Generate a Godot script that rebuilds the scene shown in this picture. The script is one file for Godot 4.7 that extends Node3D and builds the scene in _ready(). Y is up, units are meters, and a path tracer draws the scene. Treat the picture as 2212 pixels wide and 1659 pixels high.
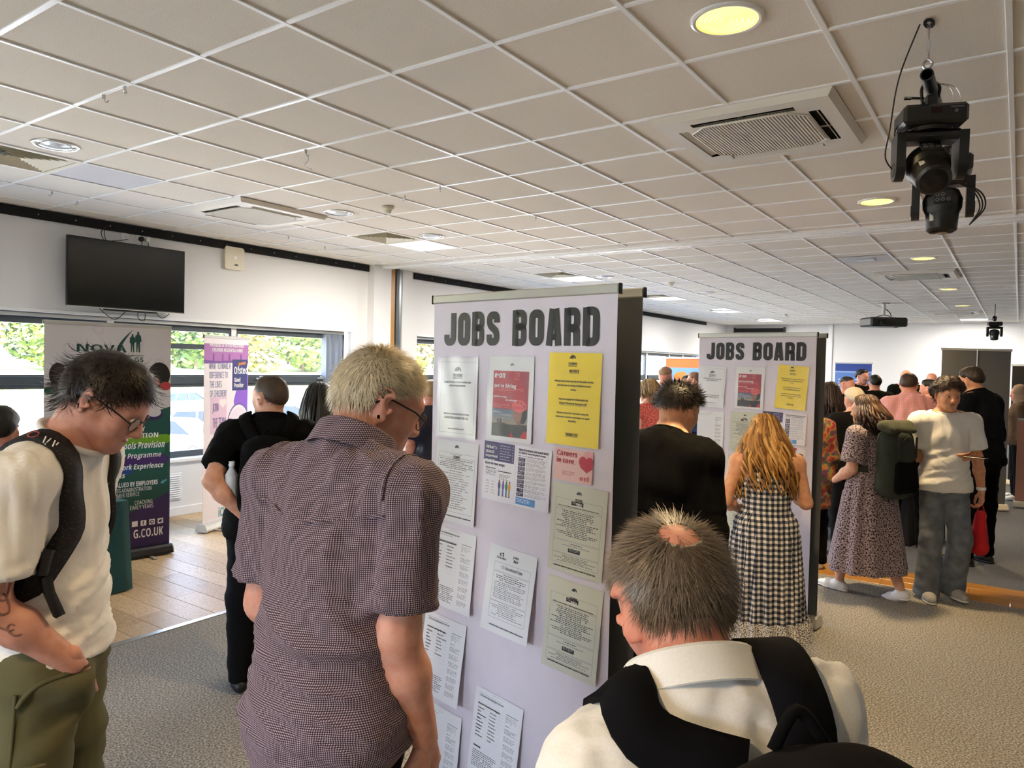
extends Node3D

const CY := 3.133          # underside of the suspended ceiling
const WX := -7.65          # inner face of the window wall
const FZ := -22.75         # inner face of the far wall
var M := {}
var used := {}
var rng := RandomNumberGenerator.new()
var t0 := 0

func _ready() -> void:
	t0 = Time.get_ticks_msec()
	rng.seed = 7
	make_camera()
	make_sky()
	make_materials()
	build_shell()
	build_windows()
	build_outside()
	build_ceiling()
	build_ceiling_things()
	build_wall_things()
	build_banners()
	build_boards()
	stamp("setting")
	build_people()
	stamp("people")

func stamp(s: String) -> void:
	print(s, " ", Time.get_ticks_msec() - t0, " ms")

# ------------------------------------------------------------------ camera, sky, sun, exposure
func make_camera() -> void:
	var c := Camera3D.new()
	c.name = "camera"
	add_child(c)
	c.position = Vector3(0, 1.78, 0)
	c.rotation = Vector3(-0.028121, 0.60880, 0.022564)
	c.fov = rad_to_deg(2.0 * atan(829.5 / 1571.6))
	c.near = 0.05
	c.far = 400.0
	c.current = true

func make_sky() -> void:
	var e := Environment.new()
	var sm := ProceduralSkyMaterial.new()
	sm.sky_top_color = Color(0.56, 0.68, 0.86)
	sm.sky_horizon_color = Color(0.93, 0.945, 0.96)
	sm.ground_horizon_color = Color(0.80, 0.84, 0.86)
	sm.ground_bottom_color = Color(0.45, 0.46, 0.44)
	sm.sky_energy_multiplier = 1.0
	sm.sun_angle_max = 0.0
	var sky := Sky.new()
	sky.sky_material = sm
	e.background_mode = Environment.BG_SKY
	e.sky = sky
	e.background_energy_multiplier = 18.0
	e.tonemap_mode = Environment.TONE_MAPPER_LINEAR
	e.tonemap_exposure = 1.4
	e.sdfgi_enabled = true
	e.ssao_enabled = true
	e.ssil_enabled = true
	var w := WorldEnvironment.new()
	w.name = "world"
	w.environment = e
	add_child(w)
	var sun := DirectionalLight3D.new()
	sun.name = "sun"
	sun.light_energy = 38.0
	sun.light_color = Color(1.0, 0.95, 0.86)
	sun.light_angular_distance = 0.6
	sun.shadow_enabled = true
	add_child(sun)
	# high over the roof from the right: it lights the car park and the hedges, none of it enters
	sun.look_at_from_position(Vector3(30, 45, 12), Vector3.ZERO)

# ------------------------------------------------------------------ small tools
func numbered(n: String) -> String:
	if not used.has(n):
		used[n] = 0
		return n
	used[n] += 1
	return "%s_%03d" % [n, used[n]]

func thing(called: String, label: String, category: String, at := Vector3.ZERO, turn := 0.0, group := "") -> Node3D:
	var o := Node3D.new()
	o.name = numbered(called)
	add_child(o)
	o.position = at
	o.rotation.y = turn
	tag(o, label, category, group)
	return o

func setting(called: String) -> Node3D:
	var o := Node3D.new()
	o.name = numbered(called)
	add_child(o)
	o.set_meta("kind", "structure")
	return o

func tag(o: Node, label: String, category: String, group := "") -> void:
	o.set_meta("label", label)
	o.set_meta("category", category)
	if group != "":
		o.set_meta("group", group)

func inst(called: String, mesh: Mesh, m: Material, parent: Node = self, at := Transform3D()) -> MeshInstance3D:
	var o := MeshInstance3D.new()
	o.mesh = mesh
	o.material_override = m
	o.transform = at
	if parent == self:
		o.name = numbered(called)
		add_child(o)
	else:
		o.name = called
		parent.add_child(o, true)
	return o

func struct(called: String, mesh: Mesh, m: Material, parent: Node = self, at := Transform3D()) -> MeshInstance3D:
	var o := inst(called, mesh, m, parent, at)
	if parent == self:
		o.set_meta("kind", "structure")
	return o

func ST() -> SurfaceTool:
	var st := SurfaceTool.new()
	st.begin(Mesh.PRIMITIVE_TRIANGLES)
	return st

func done(st: SurfaceTool, normals := true) -> ArrayMesh:
	if normals:
		st.generate_normals()
	return st.commit()

# four corners, counter-clockwise as seen from outside
func quad(st: SurfaceTool, a: Vector3, b: Vector3, c: Vector3, d: Vector3, sg := -1, uv := false) -> void:
	st.set_smooth_group(sg)
	var ps := [a, c, b, a, d, c]
	var us := [Vector2(0, 1), Vector2(1, 0), Vector2(1, 1), Vector2(0, 1), Vector2(0, 0), Vector2(1, 0)]
	for i in 6:
		st.set_uv(us[i] if uv else Vector2.ZERO)
		st.add_vertex(ps[i])

func tri(st: SurfaceTool, a: Vector3, b: Vector3, c: Vector3, sg := -1) -> void:
	st.set_smooth_group(sg)
	for p in [a, c, b]:
		st.set_uv(Vector2.ZERO)
		st.add_vertex(p)

# a box, its edges chamfered when bev > 0
func box(st: SurfaceTool, c: Vector3, s: Vector3, bev := 0.0, b := Basis()) -> void:
	var h := s * 0.5
	if bev <= 0.0:
		for ax in 3:
			for sg in [-1.0, 1.0]:
				var n := Vector3.ZERO
				n[ax] = sg
				var u := Vector3.ZERO
				u[(ax + 1) % 3] = 1.0
				var v := n.cross(u)
				var ctr := n * h[ax]
				var hu := u * h
				var hv := v * h
				quad(st, c + b * (ctr - hu - hv), c + b * (ctr + hu - hv), c + b * (ctr + hu + hv), c + b * (ctr - hu + hv))
		return
	var e := h - Vector3.ONE * bev
	for ax in 3:
		for sg in [-1.0, 1.0]:
			var n := Vector3.ZERO
			n[ax] = sg
			var u := Vector3.ZERO
			u[(ax + 1) % 3] = 1.0
			var v := n.cross(u)
			var ctr := n * h[ax]
			var hu := u * e
			var hv := v * e
			quad(st, c + b * (ctr - hu - hv), c + b * (ctr + hu - hv), c + b * (ctr + hu + hv), c + b * (ctr - hu + hv))
			# chamfer along the +u side of this face, shared with the next axis
			for su in [-1.0, 1.0]:
				var n2: Vector3 = u * su
				var p1 := n * h[ax] + n2 * e
				var p2 := n * e + n2 * h
				var w := n.cross(n2)
				var hw := w * e
				quad(st, c + b * (p1 - hw), c + b * (p2 - hw), c + b * (p2 + hw), c + b * (p1 + hw))
	for sx in [-1.0, 1.0]:
		for sy in [-1.0, 1.0]:
			for sz in [-1.0, 1.0]:
				var px := Vector3(sx * h.x, sy * e.y, sz * e.z)
				var py := Vector3(sx * e.x, sy * h.y, sz * e.z)
				var pz := Vector3(sx * e.x, sy * e.y, sz * h.z)
				if sx * sy * sz > 0:
					tri(st, c + b * px, c + b * py, c + b * pz)
				else:
					tri(st, c + b * px, c + b * pz, c + b * py)

func boxm(c: Vector3, s: Vector3, bev := 0.0, b := Basis()) -> ArrayMesh:
	var st := ST()
	box(st, c, s, bev, b)
	return done(st)

# a box from its lowest to its highest corner
func span(x0: float, x1: float, y0: float, y1: float, z0: float, z1: float, bev := 0.0) -> ArrayMesh:
	return boxm(Vector3((x0 + x1) * 0.5, (y0 + y1) * 0.5, (z0 + z1) * 0.5), Vector3(absf(x1 - x0), absf(y1 - y0), absf(z1 - z0)), bev)

func tube(st: SurfaceTool, pts: Array, radii, sides := 8, caps := true) -> void:
	var n := pts.size()
	var rings := []
	var up := Vector3.UP
	var prev := Vector3.ZERO
	for i in n:
		var t: Vector3 = ((pts[mini(i + 1, n - 1)] as Vector3) - (pts[maxi(i - 1, 0)] as Vector3)).normalized()
		if i == 0:
			up = Vector3.UP if absf(t.y) < 0.9 else Vector3.RIGHT
		else:
			up = up - t * up.dot(t)
		var sx := up.cross(t).normalized()
		var sy := t.cross(sx).normalized()
		up = sy
		prev = t
		var r: float = radii[i] if radii is Array else radii
		var ring := []
		for k in sides:
			var a := TAU * k / sides
			ring.append((pts[i] as Vector3) + (sx * cos(a) + sy * sin(a)) * r)
		rings.append(ring)
	for i in n - 1:
		for k in sides:
			var k2 := (k + 1) % sides
			quad(st, rings[i][k], rings[i][k2], rings[i + 1][k2], rings[i + 1][k], 1)
	if caps:
		for k in sides:
			var k2 := (k + 1) % sides
			tri(st, pts[0], rings[0][k2], rings[0][k])
			tri(st, pts[n - 1], rings[n - 1][k], rings[n - 1][k2])

func tubem(pts: Array, r, sides := 8) -> ArrayMesh:
	var st := ST()
	tube(st, pts, r, sides)
	return done(st)

# profile of (radius, height) turned about the y axis of xf; written from the bottom up, outside face outwards
func lathe(st: SurfaceTool, prof: Array, sides := 24, xf := Transform3D(), hard := false) -> void:
	for i in prof.size() - 1:
		var p: Vector2 = prof[i]
		var q: Vector2 = prof[i + 1]
		for k in sides:
			var a := TAU * k / sides
			var b := TAU * (k + 1) / sides
			var da := Vector3(cos(a), 0, -sin(a))
			var db := Vector3(cos(b), 0, -sin(b))
			var v0 := xf * (da * p.x + Vector3(0, p.y, 0))
			var v1 := xf * (db * p.x + Vector3(0, p.y, 0))
			var v2 := xf * (db * q.x + Vector3(0, q.y, 0))
			var v3 := xf * (da * q.x + Vector3(0, q.y, 0))
			var sg := -1 if hard else i + 2
			if p.x < 1e-6:
				tri(st, v0, v2, v3, sg)
			elif q.x < 1e-6:
				tri(st, v0, v1, v2, sg)
			else:
				quad(st, v0, v1, v2, v3, sg)

func lathem(prof: Array, sides := 24, xf := Transform3D()) -> ArrayMesh:
	var st := ST()
	lathe(st, prof, sides, xf)
	return done(st)

# polygon in x, y (counter-clockwise) with thickness along z, front at z = d
func prism(st: SurfaceTool, poly: PackedVector2Array, d: float, xf := Transform3D()) -> void:
	if Geometry2D.is_polygon_clockwise(poly):
		poly.reverse()
	var ix := Geometry2D.triangulate_polygon(poly)
	for i in range(0, ix.size(), 3):
		var a := poly[ix[i]]
		var b := poly[ix[i + 1]]
		var c := poly[ix[i + 2]]
		if (b - a).cross(c - a) < 0:
			var t := b
			b = c
			c = t
		tri(st, xf * Vector3(a.x, a.y, d), xf * Vector3(b.x, b.y, d), xf * Vector3(c.x, c.y, d))
		if d > 0.002:
			tri(st, xf * Vector3(a.x, a.y, 0), xf * Vector3(c.x, c.y, 0), xf * Vector3(b.x, b.y, 0))
	if d > 0.0:
		for i in poly.size():
			var a := poly[i]
			var b := poly[(i + 1) % poly.size()]
			quad(st, xf * Vector3(a.x, a.y, 0), xf * Vector3(b.x, b.y, 0), xf * Vector3(b.x, b.y, d), xf * Vector3(a.x, a.y, d))

func smooth_path(pts: Array, per := 6) -> Array:
	var out := []
	for i in pts.size() - 1:
		var p0: Vector3 = pts[maxi(i - 1, 0)]
		var p1: Vector3 = pts[i]
		var p2: Vector3 = pts[i + 1]
		var p3: Vector3 = pts[mini(i + 2, pts.size() - 1)]
		for k in per:
			var t := float(k) / per
			out.append(0.5 * (2.0 * p1 + (p2 - p0) * t + (2.0 * p0 - 5.0 * p1 + 4.0 * p2 - p3) * t * t + (3.0 * p1 - p0 - 3.0 * p2 + p3) * t * t * t))
	out.append(pts[-1])
	return out

# ------------------------------------------------------------------ materials
func mat(c: Color, rough := 0.6, metal := 0.0) -> StandardMaterial3D:
	var m := StandardMaterial3D.new()
	m.albedo_color = c
	m.roughness = rough
	m.metallic = metal
	return m

func tri_mat(tex: Texture2D, sc: float, rough := 0.8, world := false, bump: Texture2D = null, relief := 0.0) -> StandardMaterial3D:
	var m := mat(Color.WHITE, rough)
	m.albedo_texture = tex
	m.uv1_triplanar = true
	m.uv1_world_triplanar = world
	m.uv1_triplanar_sharpness = 6.0
	m.uv1_scale = Vector3.ONE * sc
	if bump:
		m.heightmap_enabled = true
		m.heightmap_texture = bump
		m.heightmap_scale = relief
	return m

func noise_image(sd: int, freq: float, size := 256, oct := 4, kind := FastNoiseLite.TYPE_SIMPLEX_SMOOTH) -> Image:
	var n := FastNoiseLite.new()
	n.seed = sd
	n.noise_type = kind
	n.frequency = freq
	n.fractal_octaves = oct
	return n.get_seamless_image(size, size)

func ramp_tex(im: Image, cols: Array, stops: Array) -> ImageTexture:
	var lut := []
	for i in 256:
		var t := i / 255.0
		var k := 0
		while k < stops.size() - 2 and t > stops[k + 1]:
			k += 1
		var f := clampf((t - stops[k]) / maxf(1e-4, stops[k + 1] - stops[k]), 0, 1)
		lut.append((cols[k] as Color).lerp(cols[k + 1], f))
	var d := im.get_data()
	var o := PackedByteArray()
	o.resize(d.size() * 3)
	var lb := PackedByteArray()
	for c in lut:
		lb.append(int(c.r * 255.0))
		lb.append(int(c.g * 255.0))
		lb.append(int(c.b * 255.0))
	for i in d.size():
		var v := d[i] * 3
		o[i * 3] = lb[v]
		o[i * 3 + 1] = lb[v + 1]
		o[i * 3 + 2] = lb[v + 2]
	return ImageTexture.create_from_image(Image.create_from_data(im.get_width(), im.get_height(), false, Image.FORMAT_RGB8, o))

func speckle(c: Color, amount: float, sd: int, freq := 0.25, size := 256, oct := 3) -> ImageTexture:
	return ramp_tex(noise_image(sd, freq, size, oct), [c.darkened(amount), c, c.lightened(amount * 0.6)], [0.15, 0.5, 0.85])

func cells_image(w: int, h: int, f: Callable) -> ImageTexture:
	var im := Image.create(w, h, false, Image.FORMAT_RGB8)
	for y in h:
		for x in w:
			im.set_pixel(x, y, f.call(x, y))
	return ImageTexture.create_from_image(im)

func check_tex(n: int, light: Color, mid: Color, dark: Color, frac := 0.5) -> ImageTexture:
	return cells_image(n, n, func(x, y):
		var a: bool = x < n * frac
		var b: bool = y < n * frac
		return dark if (a and b) else (mid if (a or b) else light))

func wood_tex(sd: int, c: Color, w := 128, h := 1024) -> ImageTexture:
	var n := FastNoiseLite.new()
	n.seed = sd
	n.frequency = 0.012
	n.fractal_octaves = 3
	var n2 := FastNoiseLite.new()
	n2.seed = sd + 5
	n2.frequency = 0.2
	var im := Image.create(w, h, false, Image.FORMAT_RGB8)
	for y in h:
		for x in w:
			var r := n.get_noise_2d(x * 1.0, y * 0.16) * 9.0
			var g := absf(fposmod(r, 1.0) - 0.5) * 2.0
			var f := n2.get_noise_2d(x * 1.6, y * 0.03)
			var v := 0.9 + 0.12 * g + 0.12 * f
			if g < 0.16:
				v -= 0.16
			im.set_pixel(x, y, Color(c.r * v, c.g * v * 0.99, c.b * v * 0.97))
	return ImageTexture.create_from_image(im)

func make_materials() -> void:
	M.wall = tri_mat(speckle(Color(0.875, 0.87, 0.865), 0.008, 3, 0.2), 1.6, 0.75, true)
	M.white = mat(Color(0.9, 0.9, 0.9), 0.35)
	M.gloss_white = mat(Color(0.92, 0.92, 0.91), 0.2)
	M.tile = tri_mat(speckle(Color(0.905, 0.875, 0.825), 0.12, 11, 0.16, 512, 3), 2.2, 0.95, true)
	M.runner = mat(Color(0.97, 0.97, 0.96), 0.3)
	M.carpet = tri_mat(ramp_tex(noise_image(21, 0.11, 512, 5), [Color(0.33, 0.32, 0.30), Color(0.51, 0.495, 0.465), Color(0.69, 0.67, 0.635)], [0.2, 0.5, 0.8]), 1.3, 1.0, true)
	M.carpet_blue = tri_mat(speckle(Color(0.36, 0.38, 0.42), 0.3, 23, 0.2, 256, 4), 1.6, 1.0, true)
	M.oak = []
	for i in 4:
		var m := mat(Color.WHITE, 0.42)
		m.albedo_texture = wood_tex(40 + i * 3, Color(0.72, 0.61, 0.46).lerp(Color(0.80, 0.69, 0.54), i / 3.0))
		M.oak.append(m)
	M.strip_wood = mat(Color(0.80, 0.58, 0.30), 0.35)
	M.strip_wood.albedo_texture = wood_tex(77, Color(0.95, 0.95, 0.95), 64, 512)
	M.frame = mat(Color(0.26, 0.29, 0.31), 0.4)
	M.black = mat(Color(0.02, 0.02, 0.022), 0.5)
	M.black_matt = mat(Color(0.03, 0.03, 0.032), 0.85)
	M.rubber = mat(Color(0.04, 0.04, 0.042), 0.7)
	M.dark_plastic = mat(Color(0.045, 0.045, 0.05), 0.38)
	M.screen = mat(Color(0.012, 0.012, 0.014), 0.12)
	M.alu = mat(Color(0.80, 0.80, 0.79), 0.3, 0.85)
	M.silver = mat(Color(0.78, 0.775, 0.75), 0.28, 0.55)
	M.chrome = mat(Color(0.8, 0.8, 0.8), 0.15, 1.0)
	M.cream = mat(Color(0.86, 0.83, 0.74), 0.5)
	M.ac = mat(Color(0.87, 0.85, 0.80), 0.4)
	M.ac_dark = mat(Color(0.06, 0.06, 0.06), 0.6)
	M.ink = mat(Color(0.035, 0.035, 0.04), 0.45)
	M.grey_ink = mat(Color(0.32, 0.32, 0.34), 0.6)
	M.white_ink = mat(Color(0.95, 0.95, 0.95), 0.5)
	M.red = mat(Color(0.80, 0.10, 0.10), 0.5)
	var g := mat(Color(0.93, 0.97, 0.96, 0.07), 0.02)
	g.transparency = BaseMaterial3D.TRANSPARENCY_ALPHA
	g.metallic_specular = 0.5
	M.glass = g
	var pl := mat(Color(1.0, 1.0, 1.0), 0.4)
	pl.emission_enabled = true
	pl.emission = Color(1.0, 0.99, 0.95)
	pl.emission_energy_multiplier = 2.2
	M.panel_lit = pl
	var yl := mat(Color(1.0, 0.97, 0.8), 0.3)
	yl.emission_enabled = true
	yl.emission = Color(1.0, 0.86, 0.42)
	yl.emission_energy_multiplier = 1.25
	M.lamp_lit = yl

# ------------------------------------------------------------------ room shell
func build_shell() -> void:
	# carpets, oak boards, threshold
	struct("floor", span(-4.47, 6.0, -0.1, 0.0, 4.5, -6.75), M.carpet)
	struct("floor", span(WX, 6.0, -0.1, 0.0, -7.3, FZ), M.carpet_blue)
	var of := struct("floor", span(WX, -4.5, -0.1, -0.014, 4.5, -6.75), M.rubber)
	# oak boards run from the window wall to the carpet, end joints staggered
	var lens := [1.25, 0.95, 0.85, 1.1]
	var variants := []
	for L in [1.25, 0.95, 0.85, 1.1, 0.6, 0.4]:
		var st := ST()
		plank(st, L - 0.002, 0.188)
		variants.append([L, done(st)])
	var z := -6.75
	var row := 0
	while z < 0.6:
		var x := WX
		var k := row * 3
		while x < -4.52:
			var L: float = variants[(k * 7 + row) % 4][0]
			if x == WX:
				L = [1.25, 0.6, 0.95, 0.4][row % 4]
			var left := -4.5 - x
			var vi := 0
			for q in variants.size():
				if absf(variants[q][0] - L) < 0.001:
					vi = q
			var o := inst("plank", variants[vi][1], M.oak[(k + row * 2) % 4], of)
			o.position = Vector3(x + minf(L, left) * 0.5, -0.014, z + 0.095)
			if L > left:
				o.scale.x = left / L
			x += L
			k += 1
		z += 0.19
		row += 1
	var e := struct("trim_1", span(-4.51, -4.462, -0.002, 0.006, 1.5, -6.75, 0.002), M.alu)
	var th := setting("trim_2")
	var stx := ST()
	box(stx, Vector3.ZERO, Vector3(0.9, 0.03, 0.17), 0.004)
	var bm := done(stx)
	for r in 3:
		for i in 12:
			var o := inst("plank", bm, M.strip_wood, th)
			o.position = Vector3(-4.05 + i * 0.9 - r * 0.28, -0.012 + (r % 2) * 0.0006, -6.84 - r * 0.183)
			o.scale = Vector3(0.998, 1, 1.06)
	# walls
	var fl := -0.1
	var top := 3.45
	var wl := setting("wall_left")
	inst("wall_panel", span(WX - 0.3, WX, -0.3, 0.62, 4.6, FZ - 0.2), M.wall, wl)
	inst("wall_panel", span(WX - 0.3, WX, 2.18, top, 4.6, FZ - 0.2), M.wall, wl)
	inst("wall_panel", span(WX - 0.3, WX, 0.62, 2.18, -7.04, -8.38), M.wall, wl)
	inst("wall_panel", span(WX - 0.3, WX, 0.62, 2.18, 2.16, 4.6), M.wall, wl)
	inst("wall_panel", span(WX - 0.3, WX, 0.62, 2.18, -20.4, FZ - 0.2), M.wall, wl)
	inst("pillar", span(WX, WX + 0.13, 0.0, CY, -7.33, -7.67), M.wall, wl)
	inst("pillar", span(WX, WX + 0.06, 0.0, CY, -7.98, -8.18), M.wall, wl)
	inst("timber_jamb", span(WX, WX + 0.1, 0.0, CY, -7.70, -7.78), M.strip_wood, wl)
	inst("steel_post", span(WX, WX + 0.12, 0.0, CY, -7.80, -7.86, 0.008), M.frame, wl)
	inst("steel_post", span(WX, WX + 0.09, 0.0, CY, -7.875, -7.93, 0.008), mat(Color(0.5, 0.52, 0.54), 0.3, 0.6), wl)
	struct("baseboard_left", span(WX, WX + 0.02, 0.0, 0.1, 4.5, FZ, 0.004), M.white)
	struct("wall_far", span(WX - 0.3, 6.3, -0.2, top, FZ, FZ - 0.25), M.wall)
	struct("wall_right", span(6.0, 6.25, -0.2, top, 4.6, FZ - 0.2), M.wall)
	# the wall behind the camera has a long window of its own
	var wn := setting("wall_near")
	inst("wall_panel", span(WX - 0.3, 6.25, -0.2, 0.62, 4.5, 4.75), M.wall, wn)
	inst("wall_panel", span(WX - 0.3, 6.25, 2.4, top, 4.5, 4.75), M.wall, wn)
	inst("wall_panel", span(WX - 0.3, -5.0, 0.62, 2.4, 4.5, 4.75), M.wall, wn)
	inst("wall_panel", span(-1.25, 6.25, 0.62, 2.4, 4.5, 4.75), M.wall, wn)
	struct("trim_3", span(-4.62, -4.5, 0.0, CY, FZ, FZ + 0.05, 0.005), M.white)
	struct("trim_4", span(0.18, 0.26, 0.0, CY, FZ, FZ + 0.05, 0.005), M.white)
	struct("roof_slab", span(WX - 0.6, 6.4, 3.3, 3.6, 4.9, FZ - 0.4), M.wall)
	# track of the folding partition, hung just under the ceiling
	var tr := setting("trim_5")
	inst("track", span(WX + 0.12, 6.0, CY - 0.03, CY + 0.01, -7.47, -7.60, 0.006), M.gloss_white, tr)
	inst("track_lip", span(WX + 0.12, 6.0, CY - 0.045, CY - 0.03, -7.50, -7.515), M.gloss_white, tr)
	inst("track_lip", span(WX + 0.12, 6.0, CY - 0.045, CY - 0.03, -7.555, -7.57), M.gloss_white, tr)
	# black picture rail under the ceiling, with screw heads
	for seg in [[2.6, -7.72, "trim_6"], [-8.27, -20.9, "trim_7"]]:
		var ra := setting(seg[2])
		inst("rail", span(WX, WX + 0.03, CY - 0.095, CY - 0.004, seg[0], seg[1], 0.004), M.black_matt, ra)
		var sc := lathem([Vector2(0.006, 0), Vector2(0.005, 0.003), Vector2(0, 0.004)], 8, Transform3D(Basis(Vector3.FORWARD, PI / 2), Vector3.ZERO))
		var zz: float = seg[0] - 0.4
		while zz > maxf(seg[1], -12.0):
			inst("screw", sc, M.alu, ra, Transform3D(Basis(), Vector3(WX + 0.03, CY - 0.05, zz)))
			zz -= 0.33

func plank(st: SurfaceTool, L: float, w: float) -> void:
	# a bevelled board, uv along its length
	var h := 0.014
	var b := 0.0015
	var x := L * 0.5
	var z := w * 0.5
	st.set_smooth_group(-1)
	var f := func(a: Vector3, bb: Vector3, c: Vector3, d: Vector3):
		for p in [a, c, bb, a, d, c]:
			st.set_uv(Vector2(p.z / w + 0.5, p.x / 1.25 + 0.5))
			st.add_vertex(p)
	f.call(Vector3(-x + b, h, z - b), Vector3(x - b, h, z - b), Vector3(x - b, h, -z + b), Vector3(-x + b, h, -z + b))
	f.call(Vector3(-x, h - b, z), Vector3(x, h - b, z), Vector3(x - b, h, z - b), Vector3(-x + b, h, z - b))
	f.call(Vector3(x, h - b, -z), Vector3(-x, h - b, -z), Vector3(-x + b, h, -z + b), Vector3(x - b, h, -z + b))
	f.call(Vector3(x, h - b, z), Vector3(x, h - b, -z), Vector3(x - b, h, -z + b), Vector3(x - b, h, z - b))
	f.call(Vector3(-x, h - b, -z), Vector3(-x, h - b, z), Vector3(-x + b, h, z - b), Vector3(-x + b, h, -z + b))
	f.call(Vector3(-x, 0, z), Vector3(x, 0, z), Vector3(x, h - b, z), Vector3(-x, h - b, z))
	f.call(Vector3(x, 0, -z), Vector3(-x, 0, -z), Vector3(-x, h - b, -z), Vector3(x, h - b, -z))
	f.call(Vector3(x, 0, z), Vector3(x, 0, -z), Vector3(x, h - b, -z), Vector3(x, h - b, z))
	f.call(Vector3(-x, 0, -z), Vector3(-x, 0, z), Vector3(-x, h - b, z), Vector3(-x, h - b, -z))

# ------------------------------------------------------------------ windows
func build_windows() -> void:
	ribbon_window("window_1", -7.04, 2.16, [-5.24, -3.80, -2.36, -0.92, 0.52], true)
	ribbon_window("window_2", -20.4, -8.38, [-9.8, -11.24, -12.68, -14.12, -15.56, -17.0, -18.44, -19.4], false)

	var w := setting("window_3")
	for k in 4:
		var x := -5.0 + k * 1.25
		inst("mullion", span(x - 0.04, x + 0.04, 0.62, 2.4, 4.6, 4.66), M.frame, w)
		if k < 3:
			inst("pane", span(x + 0.04, x + 1.21, 0.7, 2.32, 4.626, 4.634), M.glass, w)
	inst("window_frame", span(-5.0, -1.25, 0.62, 0.7, 4.6, 4.66), M.frame, w)
	inst("window_frame", span(-5.0, -1.25, 2.32, 2.4, 4.6, 4.66), M.frame, w)

func ribbon_window(called: String, z0: float, z1: float, mull: Array, first: bool) -> void:
	var w := setting(called)
	var fx := WX - 0.12
	var dx := 0.035
	# outer frame
	inst("window_frame", span(fx - dx, fx + dx, 2.06, 2.18, z0 + 0.06, z1), M.frame, w)
	inst("window_frame", span(fx - dx, fx + dx, 0.64, 0.71, z0 + 0.06, z1), M.frame, w)
	inst("window_frame", span(fx - dx, fx + dx, 0.64, 2.18, z0 + 0.06, z0 + 0.15), M.frame, w)
	inst("window_frame", span(fx - dx, fx + dx, 0.64, 2.18, z1 - 0.07, z1), M.frame, w)
	inst("window_sill", span(WX - 0.16, WX + 0.035, 0.60, 0.64, z0, z1, 0.006), M.gloss_white, w)
	inst("head_lining", span(WX - 0.16, WX + 0.012, 2.165, 2.2, z0 - 0.05, z1, 0.004), M.gloss_white, w)
	inst("reveal_lining", span(WX - 0.16, WX - 0.002, 0.64, 2.165, z0, z0 + 0.012), M.white, w)
	inst("blind_rail", span(WX - 0.075, WX - 0.035, 2.125, 2.16, z0 + 0.1, z1, 0.004), M.alu, w)
	var edges := [z0 + 0.15]
	var ms := mull.duplicate()
	ms.sort()
	for m in ms:
		edges.append(m)
	edges.append(z1 - 0.07)
	for m in ms:
		inst("mullion", span(fx - dx, fx + dx, 0.71, 2.06, m - 0.06, m + 0.06), M.frame, w)
		inst("post", span(fx + dx, fx + dx + 0.012, 0.64, 2.165, m - 0.035, m + 0.035, 0.003), M.white, w)
	for i in edges.size() - 1:
		var a: float = edges[i] + (0.06 if i > 0 else 0.0)
		var b: float = edges[i + 1] - (0.06 if i < edges.size() - 2 else 0.0)
		inst("transom", span(fx - dx, fx + dx, 1.43, 1.57, a, b), M.frame, w)
		inst("transom_bead", span(fx + dx, fx + dx + 0.018, 1.47, 1.555, a + 0.02, b - 0.02, 0.004), M.frame, w)
		if first and i == 1:
			inst("sash_bar", span(fx - dx, fx + dx + 0.03, 1.86, 1.92, a, b, 0.004), M.frame, w)
			inst("pane", span(fx - 0.004, fx + 0.004, 1.92, 2.06, a, b), M.glass, w)
			inst("pane", span(fx - 0.004, fx + 0.004, 1.57, 1.86, a, b), M.glass, w)
		else:
			inst("pane", span(fx - 0.004, fx + 0.004, 1.57, 2.06, a, b), M.glass, w)
		inst("pane", span(fx - 0.004, fx + 0.004, 0.71, 1.43, a, b), M.glass, w)
		if first:
			for t in [0.2, 0.8]:
				var hz := lerpf(a, b, t)
				var st := ST()
				box(st, Vector3(fx + dx + 0.03, 1.54, hz), Vector3(0.02, 0.03, 0.05), 0.005)
				box(st, Vector3(fx + dx + 0.05, 1.525, hz + 0.03), Vector3(0.014, 0.018, 0.11), 0.005)
				inst("handle", done(st), M.alu, w)
	# vertical blinds pulled together at the far end
	var n := 9 if first else 5
	var bm := mat(Color(0.52, 0.55, 0.60), 0.8)
	bm.backlight = Color(0.25, 0.27, 0.3)
	for k in n:
		var st := ST()
		box(st, Vector3.ZERO, Vector3(0.09, 1.36, 0.002), 0.0, Basis(Vector3.UP, 0.35 + 0.25 * sin(k * 2.1)))
		inst("blind_slat", done(st), bm, w, Transform3D(Basis(), Vector3(WX - 0.055, 1.44, z0 + 0.17 + k * 0.034)))

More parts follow.
